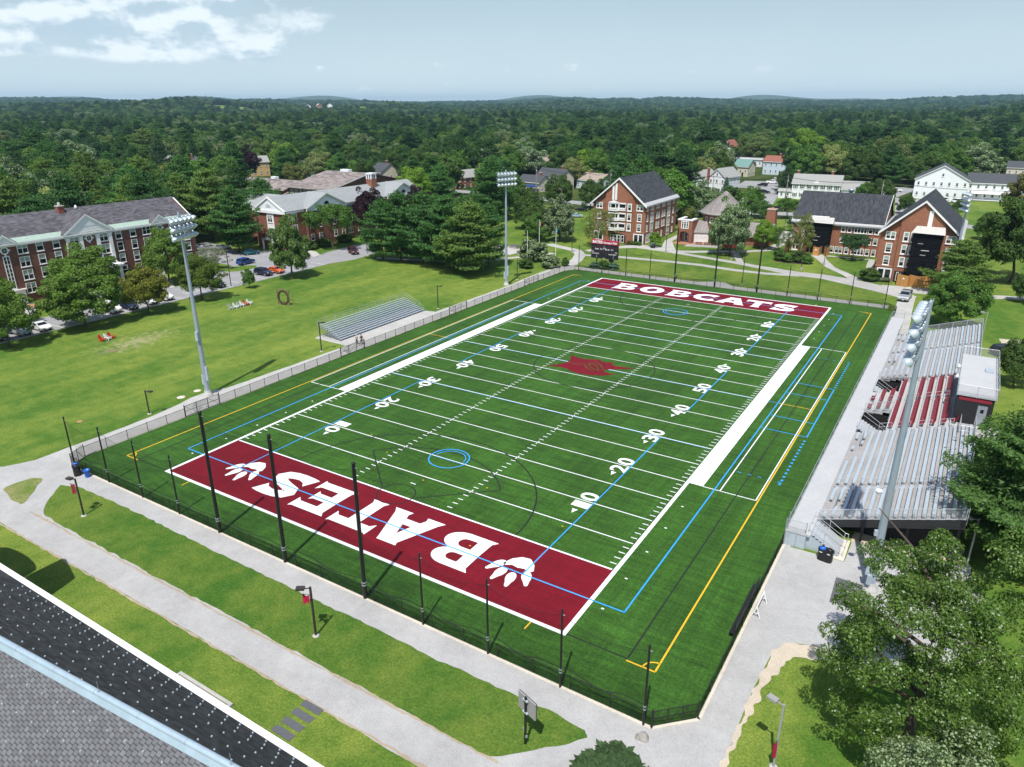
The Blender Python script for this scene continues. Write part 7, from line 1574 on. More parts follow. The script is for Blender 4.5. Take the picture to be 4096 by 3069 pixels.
for dz, dy in ((-.75, -1.0), (-.75, 0), (-.75, 1.0), (-3.2, .2)):
    w = MB()
    for a, b in zip(ch[:-1], ch[1:]):
        w.path([Vector((a[0], a[1]+dy, a[2]+dz)).lerp(Vector((b[0], b[1]+dy, b[2]+dz)), i/8)-Vector((0, 0, 1.1*4*(i/8)*(1-i/8))) for i in range(9)], .035, 4)
    w.build('wire', M['blackw'], wires)
t = thing('radio_mast', 'thin lattice radio mast on the distant left hill', 'radio mast', (0, 0, 0))
d_ = px_dir(825, 385); k_ = 4600/math.hypot(d_.x, d_.y); t.location = (CAM.x+d_.x*k_, CAM.y+d_.y*k_, float(terrain_z(CAM.x+d_.x*k_, CAM.y+d_.y*k_)))
w = MB(); w.tube((0, 0, 0), (0, 0, 48), 1.6, .5, 4); w.build('lattice_shaft', M['galv'], t); w = MB(); w.box(-1.6, 1.6, -1.6, 1.6, 44, 47); w.build('antenna_ring', M['galv'], t)
# ------------------------------------------------------------------ vehicles
PROF = {      # side outlines, nose at +x: (x, z); belt height; roof height
 'sedan': ([(-2.35, .35), (-2.38, .75), (-2.2, .98), (-1.45, 1.02), (-.95, 1.36), (-.3, 1.45), (.35, 1.42), (1.15, 1.02), (2.1, .84), (2.32, .65), (2.33, .35)], 1.0, 1.8),
 'suv': ([(-2.3, .38), (-2.35, .9), (-2.22, 1.15), (-1.95, 1.62), (-1.3, 1.70), (.2, 1.68), (1.05, 1.16), (2.05, .98), (2.3, .75), (2.32, .38)], 1.1, 1.86),
 'hatch': ([(-1.95, .35), (-2.0, .85), (-1.9, 1.05), (-1.6, 1.45), (-1.0, 1.53), (.2, 1.5), (.95, 1.08), (1.75, .88), (1.98, .7), (2.0, .35)], 1.02, 1.72),
 'van': ([(-2.5, .4), (-2.55, 1.0), (-2.5, 1.3), (-2.35, 1.85), (-1.9, 1.95), (.9, 1.93), (1.75, 1.25), (2.3, 1.02), (2.5, .8), (2.5, .4)], 1.2, 1.95),
 'cab': ([(-.95, .5), (-.95, 1.15), (-.85, 1.78), (-.5, 1.86), (.6, 1.84), (1.3, 1.22), (2.6, 1.10), (2.8, .9), (2.82, .5)], 1.18, 2.0),
}
def car(label, x, y, rz, paint, kind, cat='car', group=None, plate=True):
    t = thing('parked_car' if kind != 'cab' else 'pickup_truck', label, cat, (x, y, .03), rz, group)
    P, belt, Wd = PROF[kind]; zr = max(p[1] for p in P)
    hw = lambda z: Wd/2*(1-.20*max(0, (z-belt)/(zr-belt)))*(1 if z > .5 else .97)
    n = len(P); b = MB()
    b.add([(p[0], s*hw(p[1]), p[1]) for s in (-1, 1) for p in P], [tuple(range(n)), tuple(range(2*n-1, n-1, -1))]+[(i, n+i, n+(i+1) % n, (i+1) % n) for i in range(n)])
    b.build('body', paint, t)
    # glass
    up = [p for p in P if p[1] > belt+.005]
    fr = max(i for i in range(n) if P[i][1] > belt+.2); rr_ = min(i for i in range(n) if P[i][1] > belt+.2)
    def glass(i, j, name):
        a, c_ = Vector((P[i][0], 0, P[i][1])), Vector((P[j][0], 0, P[j][1])); q = a.lerp(c_, .10), a.lerp(c_, .93); w = MB(); d = (c_-a).normalized(); nn = Vector((-d.z, 0, d.x)); 
        if nn.z < 0: nn = -nn
        vs = []
        for p in q:
            for s in (-1, 1): p2 = p+nn*.014; vs.append((p2.x, s*(hw(p.z)-.08), p2.z))
        w.add(vs, [(0, 1, 3, 2)]); w.build(name, M['carglass'], t)
    glass(fr, fr+1, 'windscreen'); glass(rr_, rr_-1, 'rear_window')
    for s in (-1, 1):
        x0, x1 = P[rr_][0]-.05, P[fr][0]+.05; z0, z1 = belt+.06, zr-.12; xf = P[fr+1][0]-.2; xb = P[rr_-1][0]+.12
        w = MB(); pts = [(xb, z0), (xf, z0), (x1, z1), (x0+.15, z1)]; m = (xf+xb)/2-.1
        for a, c_ in (((xb, x0+.15), (m-.05, m-.05)), ((m+.05, m+.05), (xf, x1))):
            w.add([(a[0], s*(hw(z0)+.012), z0), (c_[0], s*(hw(z0)+.012), z0), (c_[1], s*(hw(z1)+.012), z1), (a[1], s*(hw(z1)+.012), z1)], [(0, 1, 2, 3) if s < 0 else (3, 2, 1, 0)])
        w.build('side_window', M['carglass'], t)
        for wx in ((1.35 if kind != 'cab' else 1.85) if kind != 'hatch' else 1.2, (-1.35 if kind != 'cab' else -1.75) if kind != 'hatch' else -1.2):
            r = .33 if kind in ('sedan', 'hatch') else .39; w = MB(); w.tube((wx, s*(Wd/2-.20), r), (wx, s*(Wd/2+.01), r), r, n=18); wh = w.build('wheel', M['tyre'], t); w = MB(); w.tube((wx, s*(Wd/2), r), (wx, s*(Wd/2+.022), r), r*.6, n=12); w.build('rim', M['rim'], wh)
        w = MB(); w.obox((P[-2][0]-.02, s*(Wd/2-.3), .70 if kind in ('sedan', 'hatch') else .86), .14, .42, .14, s*-.25); w.build('headlight', M['lamp'], t)
        w = MB(); w.obox((P[1][0]+.04 if kind != 'cab' else -2.86, s*(Wd/2-.22), .85), .12, .3, .16); w.build('tail_light', M['tail'], t)
        w = MB(); w.obox((P[fr+1][0]-.35, s*(Wd/2+.1), belt+.1), .14, .2, .13); w.build('mirror', paint, t)
    w = MB(); w.box(P[-1][0]-.02, P[-1][0]+.03, -.6, .6, .36, .55); w.build('grille', M['black'], t)
    if plate: w = MB(); w.box(P[-1][0]+.031, P[-1][0]+.045, -.16, .16, .44, .54); w.build('number_plate', M['ltext'], t)
    if kind == 'cab':
        w = MB(); w.box(-2.85, -.97, -1.0, 1.0, .55, .7); w.box(-2.85, -.97, -1.0, -.93, .7, 1.2); w.box(-2.85, -.97, .93, 1.0, .7, 1.2); w.box(-2.85, -2.78, -.93, .93, .7, 1.2); w.build('cargo_bed', paint, t)
    return t
def paint(name, col, metal=.0): return flat(name, col, .28, metal, .5)
CP = dict(white=paint('white_car_paint', (.78, .78, .78)), silver=paint('silver_car_paint', (.42, .44, .46), .4), navy=paint('navy_car_paint', (.015, .02, .05)), black=paint('black_car_paint', (.012, .013, .015)), blue=paint('blue_car_paint', (.02, .07, .26)), teal=paint('teal_car_paint', (.01, .13, .17)), orange=paint('orange_car_paint', (.62, .11, .02)), wine=paint('wine_car_paint', (.065, .008, .014)), red=paint('red_car_paint', (.5, .01, .015)), pale=paint('pale_blue_car_paint', (.34, .45, .55)))
GP = 'cars in the car park on the left'
E0 = 0.0
for lb, x, y, rz, c_, kd in (('white saloon at the left car park edge near the big maple', -67.4, 20.5, E0, 'white', 'sedan'), ('silver estate car half hidden by the leftmost trees', -67.6, 17.2, E0, 'silver', 'suv'), ('dark car nearly hidden behind the leftmost tree', -67.6, 13.6, E0, 'navy', 'sedan'),
    ('white delivery van right of the big maple', -68.3, 33.8, E0, 'white', 'van'), ('navy hatchback between the white van and the yellow tree', -67.3, 37.0, E0, 'navy', 'hatch'), ('white saloon behind the yellowing tree', -68.0, 41.5, E0, 'white', 'sedan'), ('white people carrier right of the yellowing tree', -68.2, 45.0, E0, 'white', 'suv'), ('black car right of the round maple under the tall lamp', -68.4, 57.8, E0, 'black', 'suv'),
    ('dark navy estate left of the orange car', -68.9, 71.2, rad(2), 'navy', 'suv'), ('bright orange saloon beside the columnar tree', -68.6, 74.4, rad(2), 'orange', 'sedan'), ('dark red crossover alone beyond the columnar tree', -69.3, 101.4, rad(-30), 'wine', 'suv'),
    ('bright blue estate parked on the grass island', -82.6, 77.2, rad(95), 'blue', 'suv'), ('teal hatchback at the back of the car park', -91.5, 86.2, rad(65), 'teal', 'hatch'), ('silver saloon left of a matching one under the dark trees', -106.8, 84.6, rad(60), 'silver', 'sedan'), ('silver saloon right of a matching one under the dark trees', -104.0, 86.6, rad(60), 'silver', 'sedan'), ('pale blue car half hidden at the end of the long hall', -108.6, 82.0, rad(60), 'pale', 'hatch'),
    ('dark car behind the columnar tree near the porch', -80.8, 90.2, rad(10), 'black', 'hatch')):
    car(lb, x, y, rz, CP[c_], kd, 'car', GP)
car('silver pickup with a dark cargo box on the path by the far right corner', 60.6, 124.9, rad(-93), CP['silver'], 'cab', 'pickup')
t = thing('cargo_box', 'dark slatted box standing in the bed of the silver pickup', 'cargo box', (60.7, 126.8, .73), rad(-93)); w = MB(); w.box(-.92, .92, -.9, .9, 0, .85); w.build('side_boards', M['black'], t); w = MB(); w.box(-.8, .8, -.8, .8, .851, .86); w.build('top_mesh', M['dark'], t)
car('red pickup half hidden under the silvery tree by the round tower', 15.0, 160.6, rad(18), CP['red'], 'cab', 'pickup')
car('black car behind the press box', 77.8, 94.5, rad(40), CP['black'], 'suv')
for lb, x, y, rz, c_, kd in (('white pickup at the drive left of the white inn', 37.5, 336, rad(10), 'white', 'cab'), ('white van in front of the white inn porch', 62.5, 305, rad(170), 'white', 'van'), ('second white van before the white inn porch', 57, 307, rad(175), 'white', 'van'), ('white pickup near the red roofed pale house', -18.5, 344, rad(10), 'white', 'cab'), ('black sports utility car on the far forecourt', -19.5, 329, rad(175), 'black', 'suv'), ('white car by the utility pole behind the teal roofed house', -14.6, 294, rad(30), 'white', 'sedan'), ('dark car parked just behind the white one by the utility pole', -11, 299, rad(30), 'black', 'suv'), ('silver car nearest the little blue spruce', -12, 281, rad(30), 'silver', 'suv'), ('black pickup in the yard behind the tapered chimney', 7.5, 247, rad(-10), 'black', 'cab'), ('dark car by the bank behind the long wing', 12.5, 253, rad(170), 'navy', 'sedan'), ('pale blue car on the road behind the white flowering tree', -49, 191.5, rad(20), 'pale', 'sedan'), ('dark car on the road left of the pale blue one', -54.5, 206, rad(20), 'black', 'sedan')):
    car(lb, x, y, rz, CP[c_], kd, 'car', 'cars along the town streets', False)
for x, y in ((-3.4, 308), (-1.2, 311), (1.0, 313.5)):
    w = MB(); w.lathe((0, 0, 0), [(.42, 0), (.42, .05), (.2, .06), (.05, .95), (.02, .97)], 10); o = w.build('traffic_cone', M['cone'], None, (x, y, .03)); tag(o, 'orange traffic cone on the forecourt of the far yard', 'traffic cone', 'traffic cones on the far forecourt')
# ------------------------------------------------------------------ trees
RNG = np.random.default_rng(7)
def leaf_mat(name, near=True, hi=(1.25, 1.25, .9), gloss=.22, silver=0.0):
    """leaves: the tree's own colour (object colour near by, a per-tree random tint far off), every leaf a little different"""
    m, nt, b = new_mat(name); L = nt.links; N = nt.nodes
    oi = setn(nt, 'ShaderNodeObjectInfo'); g = setn(nt, 'ShaderNodeNewGeometry')
    rp = setn(nt, 'ShaderNodeMapRange'); L.new(g.outputs['Random Per Island'], rp.inputs['Value']); rp.inputs['To Min'].default_value = .62; rp.inputs['To Max'].default_value = 1.42
    mx = setn(nt, 'ShaderNodeMix', data_type='RGBA', blend_type='MULTIPLY'); mx.inputs['Factor'].default_value = 1
    if near: L.new(oi.outputs['Color'], mx.inputs['A'])
    else:
        cr = setn(nt, 'ShaderNodeValToRGB'); el = cr.color_ramp.elements
        cols = [(0, (.022, .062, .026)), (.18, (.033, .088, .027)), (.36, (.052, .125, .030)), (.52, (.076, .155, .033)), (.68, (.106, .178, .040)), (.8, (.140, .198, .060)), (.91, (.165, .215, .105)), (1, (.195, .245, .165))]
        el[0].position = 0; el[0].color = (*cols[0][1], 1); el[1].position = 1; el[1].color = (*cols[-1][1], 1)
        for p, c_ in cols[1:-1]: e = el.new(p); e.color = (*c_, 1)
        at = setn(nt, 'ShaderNodeAttribute', attribute_type='INSTANCER', attribute_name='tint'); L.new(at.outputs['Fac'], cr.inputs['Fac']); L.new(cr.outputs['Color'], mx.inputs['A'])
    L.new(rp.outputs[0], mx.inputs['B']); last = mx.outputs['Result']
    if silver:      # pale undersides turned up by the wind on a share of the leaves
        gt = setn(nt, 'ShaderNodeMath', operation='GREATER_THAN'); gt.inputs[1].default_value = 1-silver
        h = setn(nt, 'ShaderNodeMath', operation='FRACT'); k = setn(nt, 'ShaderNodeMath', operation='MULTIPLY'); k.inputs[1].default_value = 37.7; L.new(g.outputs['Random Per Island'], k.inputs[0]); L.new(k.outputs[0], h.inputs[0]); L.new(h.outputs[0], gt.inputs[0])
        m2 = setn(nt, 'ShaderNodeMix', data_type='RGBA'); L.new(gt.outputs[0], m2.inputs['Factor']); L.new(last, m2.inputs['A']); m2.inputs['B'].default_value = (.36, .45, .27, 1); last = m2.outputs['Result']
    b.inputs['Roughness'].default_value = .55; b.inputs['Specular IOR Level'].default_value = gloss
    L.new(last, b.inputs['Base Color'])
    tr = setn(nt, 'ShaderNodeBsdfTranslucent'); t2 = setn(nt, 'ShaderNodeMix', data_type='RGBA', blend_type='MULTIPLY'); t2.inputs['Factor'].default_value = 1; t2.inputs['B'].default_value = (1.3, 1.5, .6, 1); L.new(last, t2.inputs['A']); L.new(t2.outputs['Result'], tr.inputs['Color'])
    ms = setn(nt, 'ShaderNodeMixShader'); ms.inputs[0].default_value = .36; out = [n for n in N if n.type == 'OUTPUT_MATERIAL'][0]
    L.new(b.outputs[0], ms.inputs[1]); L.new(tr.outputs[0], ms.inputs[2]); L.new(ms.outputs[0], out.inputs['Surface'])
    return m
LEAF = leaf_mat('leaf', True); LEAFS = leaf_mat('silver_backed_leaf', True, silver=.42); LEAFW = leaf_mat('pale_flecked_leaf', True, silver=.07); LEAFF = leaf_mat('woodland_leaf', False); NEEDLE = leaf_mat('pine_needle', True, gloss=.2)
def quads_mesh(name, C, U, V, mat):
    """leaves as rhombic quads: centres C, half axes U and V"""
    n = len(C); P = np.empty((n, 4, 3), np.float32); P[:, 0] = C-U; P[:, 1] = C-V*.62+U*.1; P[:, 2] = C+U; P[:, 3] = C+V*.62+U*.1
    me = bpy.data.meshes.new(name); me.vertices.add(4*n); me.vertices.foreach_set('co', P.reshape(-1)); me.loops.add(4*n); me.loops.foreach_set('vertex_index', np.arange(4*n, dtype=np.int32))
    me.polygons.add(n); me.polygons.foreach_set('loop_start', np.arange(0, 4*n, 4, dtype=np.int32)); me.polygons.foreach_set('loop_total', np.full(n, 4, np.int32)); me.materials.append(mat); me.update(calc_edges=True); me.validate(); return me
def unit(v): return v/np.maximum(np.linalg.norm(v, axis=-1, keepdims=True), 1e-9)
def leaf_axes(nrm, size, rng, tilt=.55):
    n = unit(nrm+rng.normal(0, tilt, nrm.shape)); a = unit(np.cross(n, rng.normal(size=nrm.shape))); b_ = np.cross(n, a); s = size*rng.uniform(.65, 1.3, (len(nrm), 1)); return a*s, b_*s
def crown_decid(seed, nclump=70, per=70, leaf=.045, shape=(.5, .5, .42), zc=.60, base=.18, clump=.15, mat=None, spread=1.0, name='crown', top=1.15, hollow=.55):
    """unit tree: height 1, width 1; clumps of leaves on an uneven shell, denser outward, with gaps between"""
    rng = np.random.default_rng(seed)
    d = unit(rng.normal(size=(nclump*3, 3))); d = d[d[:, 2] > -.72][:nclump]; nclump = len(d)
    ph = rng.uniform(0, 6.28, 6)
    lump = 1+.16*np.sin(3*np.arctan2(d[:, 1], d[:, 0])+ph[0])+.12*np.sin(5*np.arctan2(d[:, 1], d[:, 0])+4*d[:, 2]+ph[1])+rng.normal(0, .07, nclump)
    r = (hollow+(1-hollow)*rng.random(nclump)**.5)*lump
    r[:] = np.where(rng.random(nclump) < .75, np.maximum(r, .80*lump), r)
    c = d*r[:, None]*np.array(shape)*np.array([1, 1, top if True else 1]); c[:, 2] = np.where(c[:, 2] < 0, c[:, 2]*.8, c[:, 2])+zc
    c[:, 2] = np.clip(c[:, 2], base, None)
    cs = clump*rng.uniform(.6, 1.25, nclump)
    # normalise so the crown really spans height 1 and width 1
    C = []; Nn = []
    for i in range(nclump):
        k = int(per*(cs[i]/clump)**2)
        dd = unit(rng.normal(size=(k, 3))*np.array([1, 1, .9])+np.array([0, 0, .25])+d[i]*.35)
        rr = cs[i]*(.35+.65*rng.random((k, 1))**.4)
        C.append(c[i]+dd*rr*np.array([1, 1, .72])); Nn.append(unit(dd+np.array([0, 0, .45])+d[i]*.3))
    C = np.concatenate(C); Nn = np.concatenate(Nn)
    w = np.percentile(np.hypot(C[:, 0], C[:, 1]), 97); C[:, :2] *= .5/w; zt = np.percentile(C[:, 2], 99.6); C[:, 2] *= 1/zt
    U, V = leaf_axes(Nn, leaf, rng); return quads_mesh(name, C, U, V, mat or LEAF)
def crown_pine(seed, levels=17, leaf=.035, mat=None, per=26, z0=.14, prof=None, name='crown', droop=.10, nb=(6, 9)):
    """white pine: whorls of long level branches carrying flat plumes"""
    rng = np.random.default_rng(seed); C = []; Nn = []; Sz = []
    for l in range(levels):
        t = l/(levels-1); z = z0+(1-z0)*.98*t**.92; rad_ = (prof(t) if prof else .5*min(1, .55+1.6*t)*(1-t)**.62*1.25)*rng.uniform(.75, 1.18)+.015
        for b_ in range(rng.integers(*nb)):
            a = rng.uniform(0, 2*PI); L_ = rad_*rng.uniform(.55, 1.12); dirn = np.array([math.cos(a), math.sin(a), 0]); side = np.array([-math.sin(a), math.cos(a), 0])
            k = max(6, int(per*L_/.35)); s = rng.uniform(.28, 1.0, k)**.85
            wdt = .085*(1.15-.5*s)
            p = np.array([0, 0, z])+dirn*(s*L_)[:, None]+side*(rng.normal(0, 1, k)*wdt)[:, None]
            p[:, 2] += (s**2*L_*(.16+.10*t)-s*L_*droop)+rng.normal(0, .010, k); C.append(p)
            Nn.append(np.array([0, 0, 1.0])+dirn*.35+rng.normal(0, .35, (k, 3)))
    k = 60; p = np.array([0, 0, .97])+rng.normal(0, 1, (k, 3))*np.array([.018, .018, .025]); C.append(p); Nn.append(rng.normal(size=(k, 3))+np.array([0, 0, 1]))
    C = np.concatenate(C); Nn = unit(np.concatenate(Nn)); w = np.percentile(np.hypot(C[:, 0], C[:, 1]), 97); C[:, :2] *= .5/w; C[:, 2] *= 1/C[:, 2].max()
    U, V = leaf_axes(Nn, leaf, rng, .35); return quads_mesh(name, C, U*1.25, V*.8, mat or NEEDLE)
def trunk_mesh(seed, h0=.02, spread=.3, rad_=.020, forks=6, name='trunk', mat=None, zf=.30, top=.72):
    rng = random.Random(seed); w = MB(); pts = [Vector((0, 0, 0))]
    for i in range(1, 6): pts.append(Vector((rng.uniform(-.012, .012)*i, rng.uniform(-.012, .012)*i, top*i/5)))
    w.tube(Vector((0, 0, 0)), Vector((0, 0, .03)), rad_*1.7, rad_*1.05, 9)
    for i in range(5): w.tube(pts[i], pts[i+1], rad_*(1-.16*i), rad_*(1-.16*(i+1)), 8)
    for k in range(forks):
        f = zf+(top-.12-zf)*k/max(1, forks-1); p = Vector((0, 0, f)); a = rng.uniform(0, 6.28); L_ = spread*rng.uniform(.7, 1.1); q = p+Vector((math.cos(a)*L_*.5, math.sin(a)*L_*.5, L_*.36)); e = q+Vector((math.cos(a+.3)*L_*.5, math.sin(a+.3)*L_*.5, L_*.28))
        w.tube(p, q, rad_*.55*(1-.5*f), rad_*.36*(1-.4*f), 6); w.tube(q, e, rad_*.36*(1-.4*f), rad_*.08, 5)
    return w.mesh(name, [mat or M['bark']])
PB = {}
def protos():
    for i in range(3): PB['maple%d' % i] = (crown_decid(10+i, 130, 190, .0175, mat=LEAF, clump=.125), trunk_mesh(i))
    for i in range(3): PB['broad%d' % i] = (crown_decid(30+i, 85, 150, .023, mat=LEAF, clump=.155, zc=.56), trunk_mesh(i+5))
    for i in range(2): PB['silver%d' % i] = (crown_decid(40+i, 150, 200, .0165, (.5, .5, .52), .54, .13, .115, LEAFS, hollow=.5), trunk_mesh(i+9))
    PB['fleck0'] = (crown_decid(45, 150, 210, .0175, (.5, .5, .46), .56, .12, .13, LEAFW), trunk_mesh(12))
    for i in range(3): PB['pine%d' % i] = (crown_pine(50+i, 18, .0175, per=190), trunk_mesh(20+i, forks=10, spread=.22, rad_=.016, top=.9, zf=.15))
    for i in range(2): PB['spruce%d' % i] = (crown_pine(60+i, 24, .0165, per=110, z0=.06, prof=lambda t: .5*(1-t)**.9, droop=.22, nb=(9, 12)), trunk_mesh(30+i, forks=0, rad_=.014, top=.9))
    PB['honey0'] = (crown_decid(70, 90, 170, .015, (.5, .5, .26), .70, .30, .12, LEAF, hollow=.35), trunk_mesh(40, spread=.42, forks=8, zf=.32))
    PB['bush0'] = (crown_decid(80, 50, 90, .055, (.5, .5, .5), .48, .05, .2, LEAF), None)
    PB['flower0'] = (crown_decid(81, 60, 90, .045, (.5, .5, .5), .48, .05, .19, LEAFS), None)
    PB['juniper0'] = (crown_pine(82, 9, .07, per=90, z0=.1, prof=lambda t: .5*(1-t*t)**.5, nb=(10, 14)), None)
    PB['birch0'] = (crown_decid(83, 80, 110, .0145, (.5, .5, .5), .58, .2, .11, LEAF, hollow=.3), trunk_mesh(45, mat=M['birchb'], spread=.4, forks=9))
    PB['cone0'] = (crown_pine(84, 26, .03, per=90, z0=.03, prof=lambda t: .5*(1-t)**.55*min(1, .6+4*t), nb=(10, 13), droop=-.3), None)
protos()
LEAF_COL = dict(maple=(0.126, 0.209, 0.036), dark=(0.072, 0.131, 0.029), mid=(0.096, 0.191, 0.036), bright=(0.178, 0.297, 0.039), olive=(0.178, 0.209, 0.059), pale=(0.240, 0.278, 0.098), grey=(0.178, 0.209, 0.118), purple=(.034, .014, .020), yellow=(0.338, 0.243, 0.032), pine=(0.068, 0.163, 0.042), pined=(0.046, 0.111, 0.033), pinel=(0.130, 0.209, 0.048), blueg=(0.147, 0.248, 0.171), spruce=(0.050, 0.104, 0.045), teal=(0.095, 0.169, 0.106))
def tree(name, label, kind, x, y, h, w, col='mid', rz=None, group=None, cat='tree', z=None, shrub=False):
    cm, tm = PB[kind]; t = thing(name, label, cat, (x, y, 0.0 if z is None else z), 0, group); rz = (x*7.3+y*3.1) % 6.28 if rz is None else rz
    o = link('crown' if not shrub else 'foliage', cm, t); o.scale = (w, w, h); o.rotation_euler = (0, 0, rz); c_ = LEAF_COL[col] if isinstance(col, str) else col; o.color = (*c_, 1)
    if tm is not None: k = link('trunk', tm, t); s = (w+h)/2; k.scale = (s, s, h); k.rotation_euler = (0, 0, rz)
    return t
# campus trees on the left
tree('maple_tree', 'big round maple on the lawn nearest the long brick hall', 'maple0', -62.3, 25.6, 10.6, 12.6, 'maple')
tree('maple_tree', 'maple cut by the left edge of the photo in front of the cars', 'maple1', -61.6, 12.6, 10.2, 9.5, 'maple')
tree('maple_tree', 'taller maple behind the leftmost one beside the hall', 'maple2', -74.0, 15.0, 11.0, 11.5, 'maple')
tree('maple_tree', 'maple standing before the white portico', 'maple1', -77.5, 35.0, 11.6, 13.0, 'maple', 1.0)
tree('maple_tree', 'maple turning yellow and orange at its crown', 'maple2', -61.3, 37.2, 8.9, 9.2, (.165, .180, .026))
tree('maple_tree', 'tall narrow maple close to the right half of the hall', 'maple0', -80.0, 54.4, 12.2, 10.4, 'maple', 2.2)
tree('maple_tree', 'compact yellowish green maple left of the tall car park lamp', 'maple1', -61.3, 49.0, 9.0, 8.2, (.115, .165, .028), 3.1)
tree('young_tree', 'small young tree on the lawn right of the car park lamp', 'broad0', -61.2, 60.8, 4.2, 2.8, 'mid')
tree('shrub', 'big grey green shrub at the corner of the long hall', 'birch0', -83.5, 67.8, 5.6, 9.0, 'grey', None, None, 'shrub')
for k, (x, y) in enumerate(((-87.2, 49.9), (-86.9, 51.3))): tree('arborvitae', ('left' if k == 0 else 'right')+' of two slim dark conifers beside the portico', 'cone0', x, y, 3.6, 1.3, 'pined', None, 'slim conifers at the portico', 'conifer')
tree('shrub', 'low dark shrub below the slim conifers', 'bush0', -84.5, 48.8, 1.6, 4.0, 'dark', None, None, 'shrub', None, True)
tree('columnar_maple', 'columnar maple with silvery leaf edges by the orange car', 'fleck0', -60.6, 72.4, 14.0, 8.6, (.105, .175, .04))
tree('honey_locust', 'feathery wide topped tree before the grey roofed hall', 'honey0', -79.0, 103.6, 12.1, 13.8, (.085, .17, .03))
tree('purple_beech', 'dark purple tree against the grey roofed hall', 'maple2', -81.5, 121.5, 14.4, 10.5, 'purple'); tree('purple_beech', 'second dark purple tree at the right end of the grey roofed hall', 'maple0', -79.5, 141.0, 13.6, 9.5, 'purple')
for k, (x, y, h, w, c_) in enumerate(((-57.6, 99.9, 15.6, 11.5, 'pine'), (-52.0, 100.6, 17.6, 11.8, 'pine'), (-45.5, 101.5, 17.9, 12.6, 'pine'), (-37.4, 100.4, 17.8, 12.8, 'pine'), (-28.6, 97.2, 17.0, 14.6, 'pinel'), (-30.0, 107.5, 15.5, 10, 'pine'), (-40, 111, 16.5, 11, 'pine'), (-49.5, 112, 16, 11, 'pine'))):
    tree('white_pine', ('white pine with a bare trunk at the left of the pine clump', 'second white pine from the left of the clump', 'tall white pine at the middle of the clump', 'white pine just right of the middle of the clump', 'spreading light green pine at the right front of the clump', 'pine behind the right side of the clump', 'pine at the back middle of the clump', 'pine at the back left of the clump')[k], 'pine%d' % (k % 3), x, y, h, w, c_, None, 'pines of the clump by the bleachers')
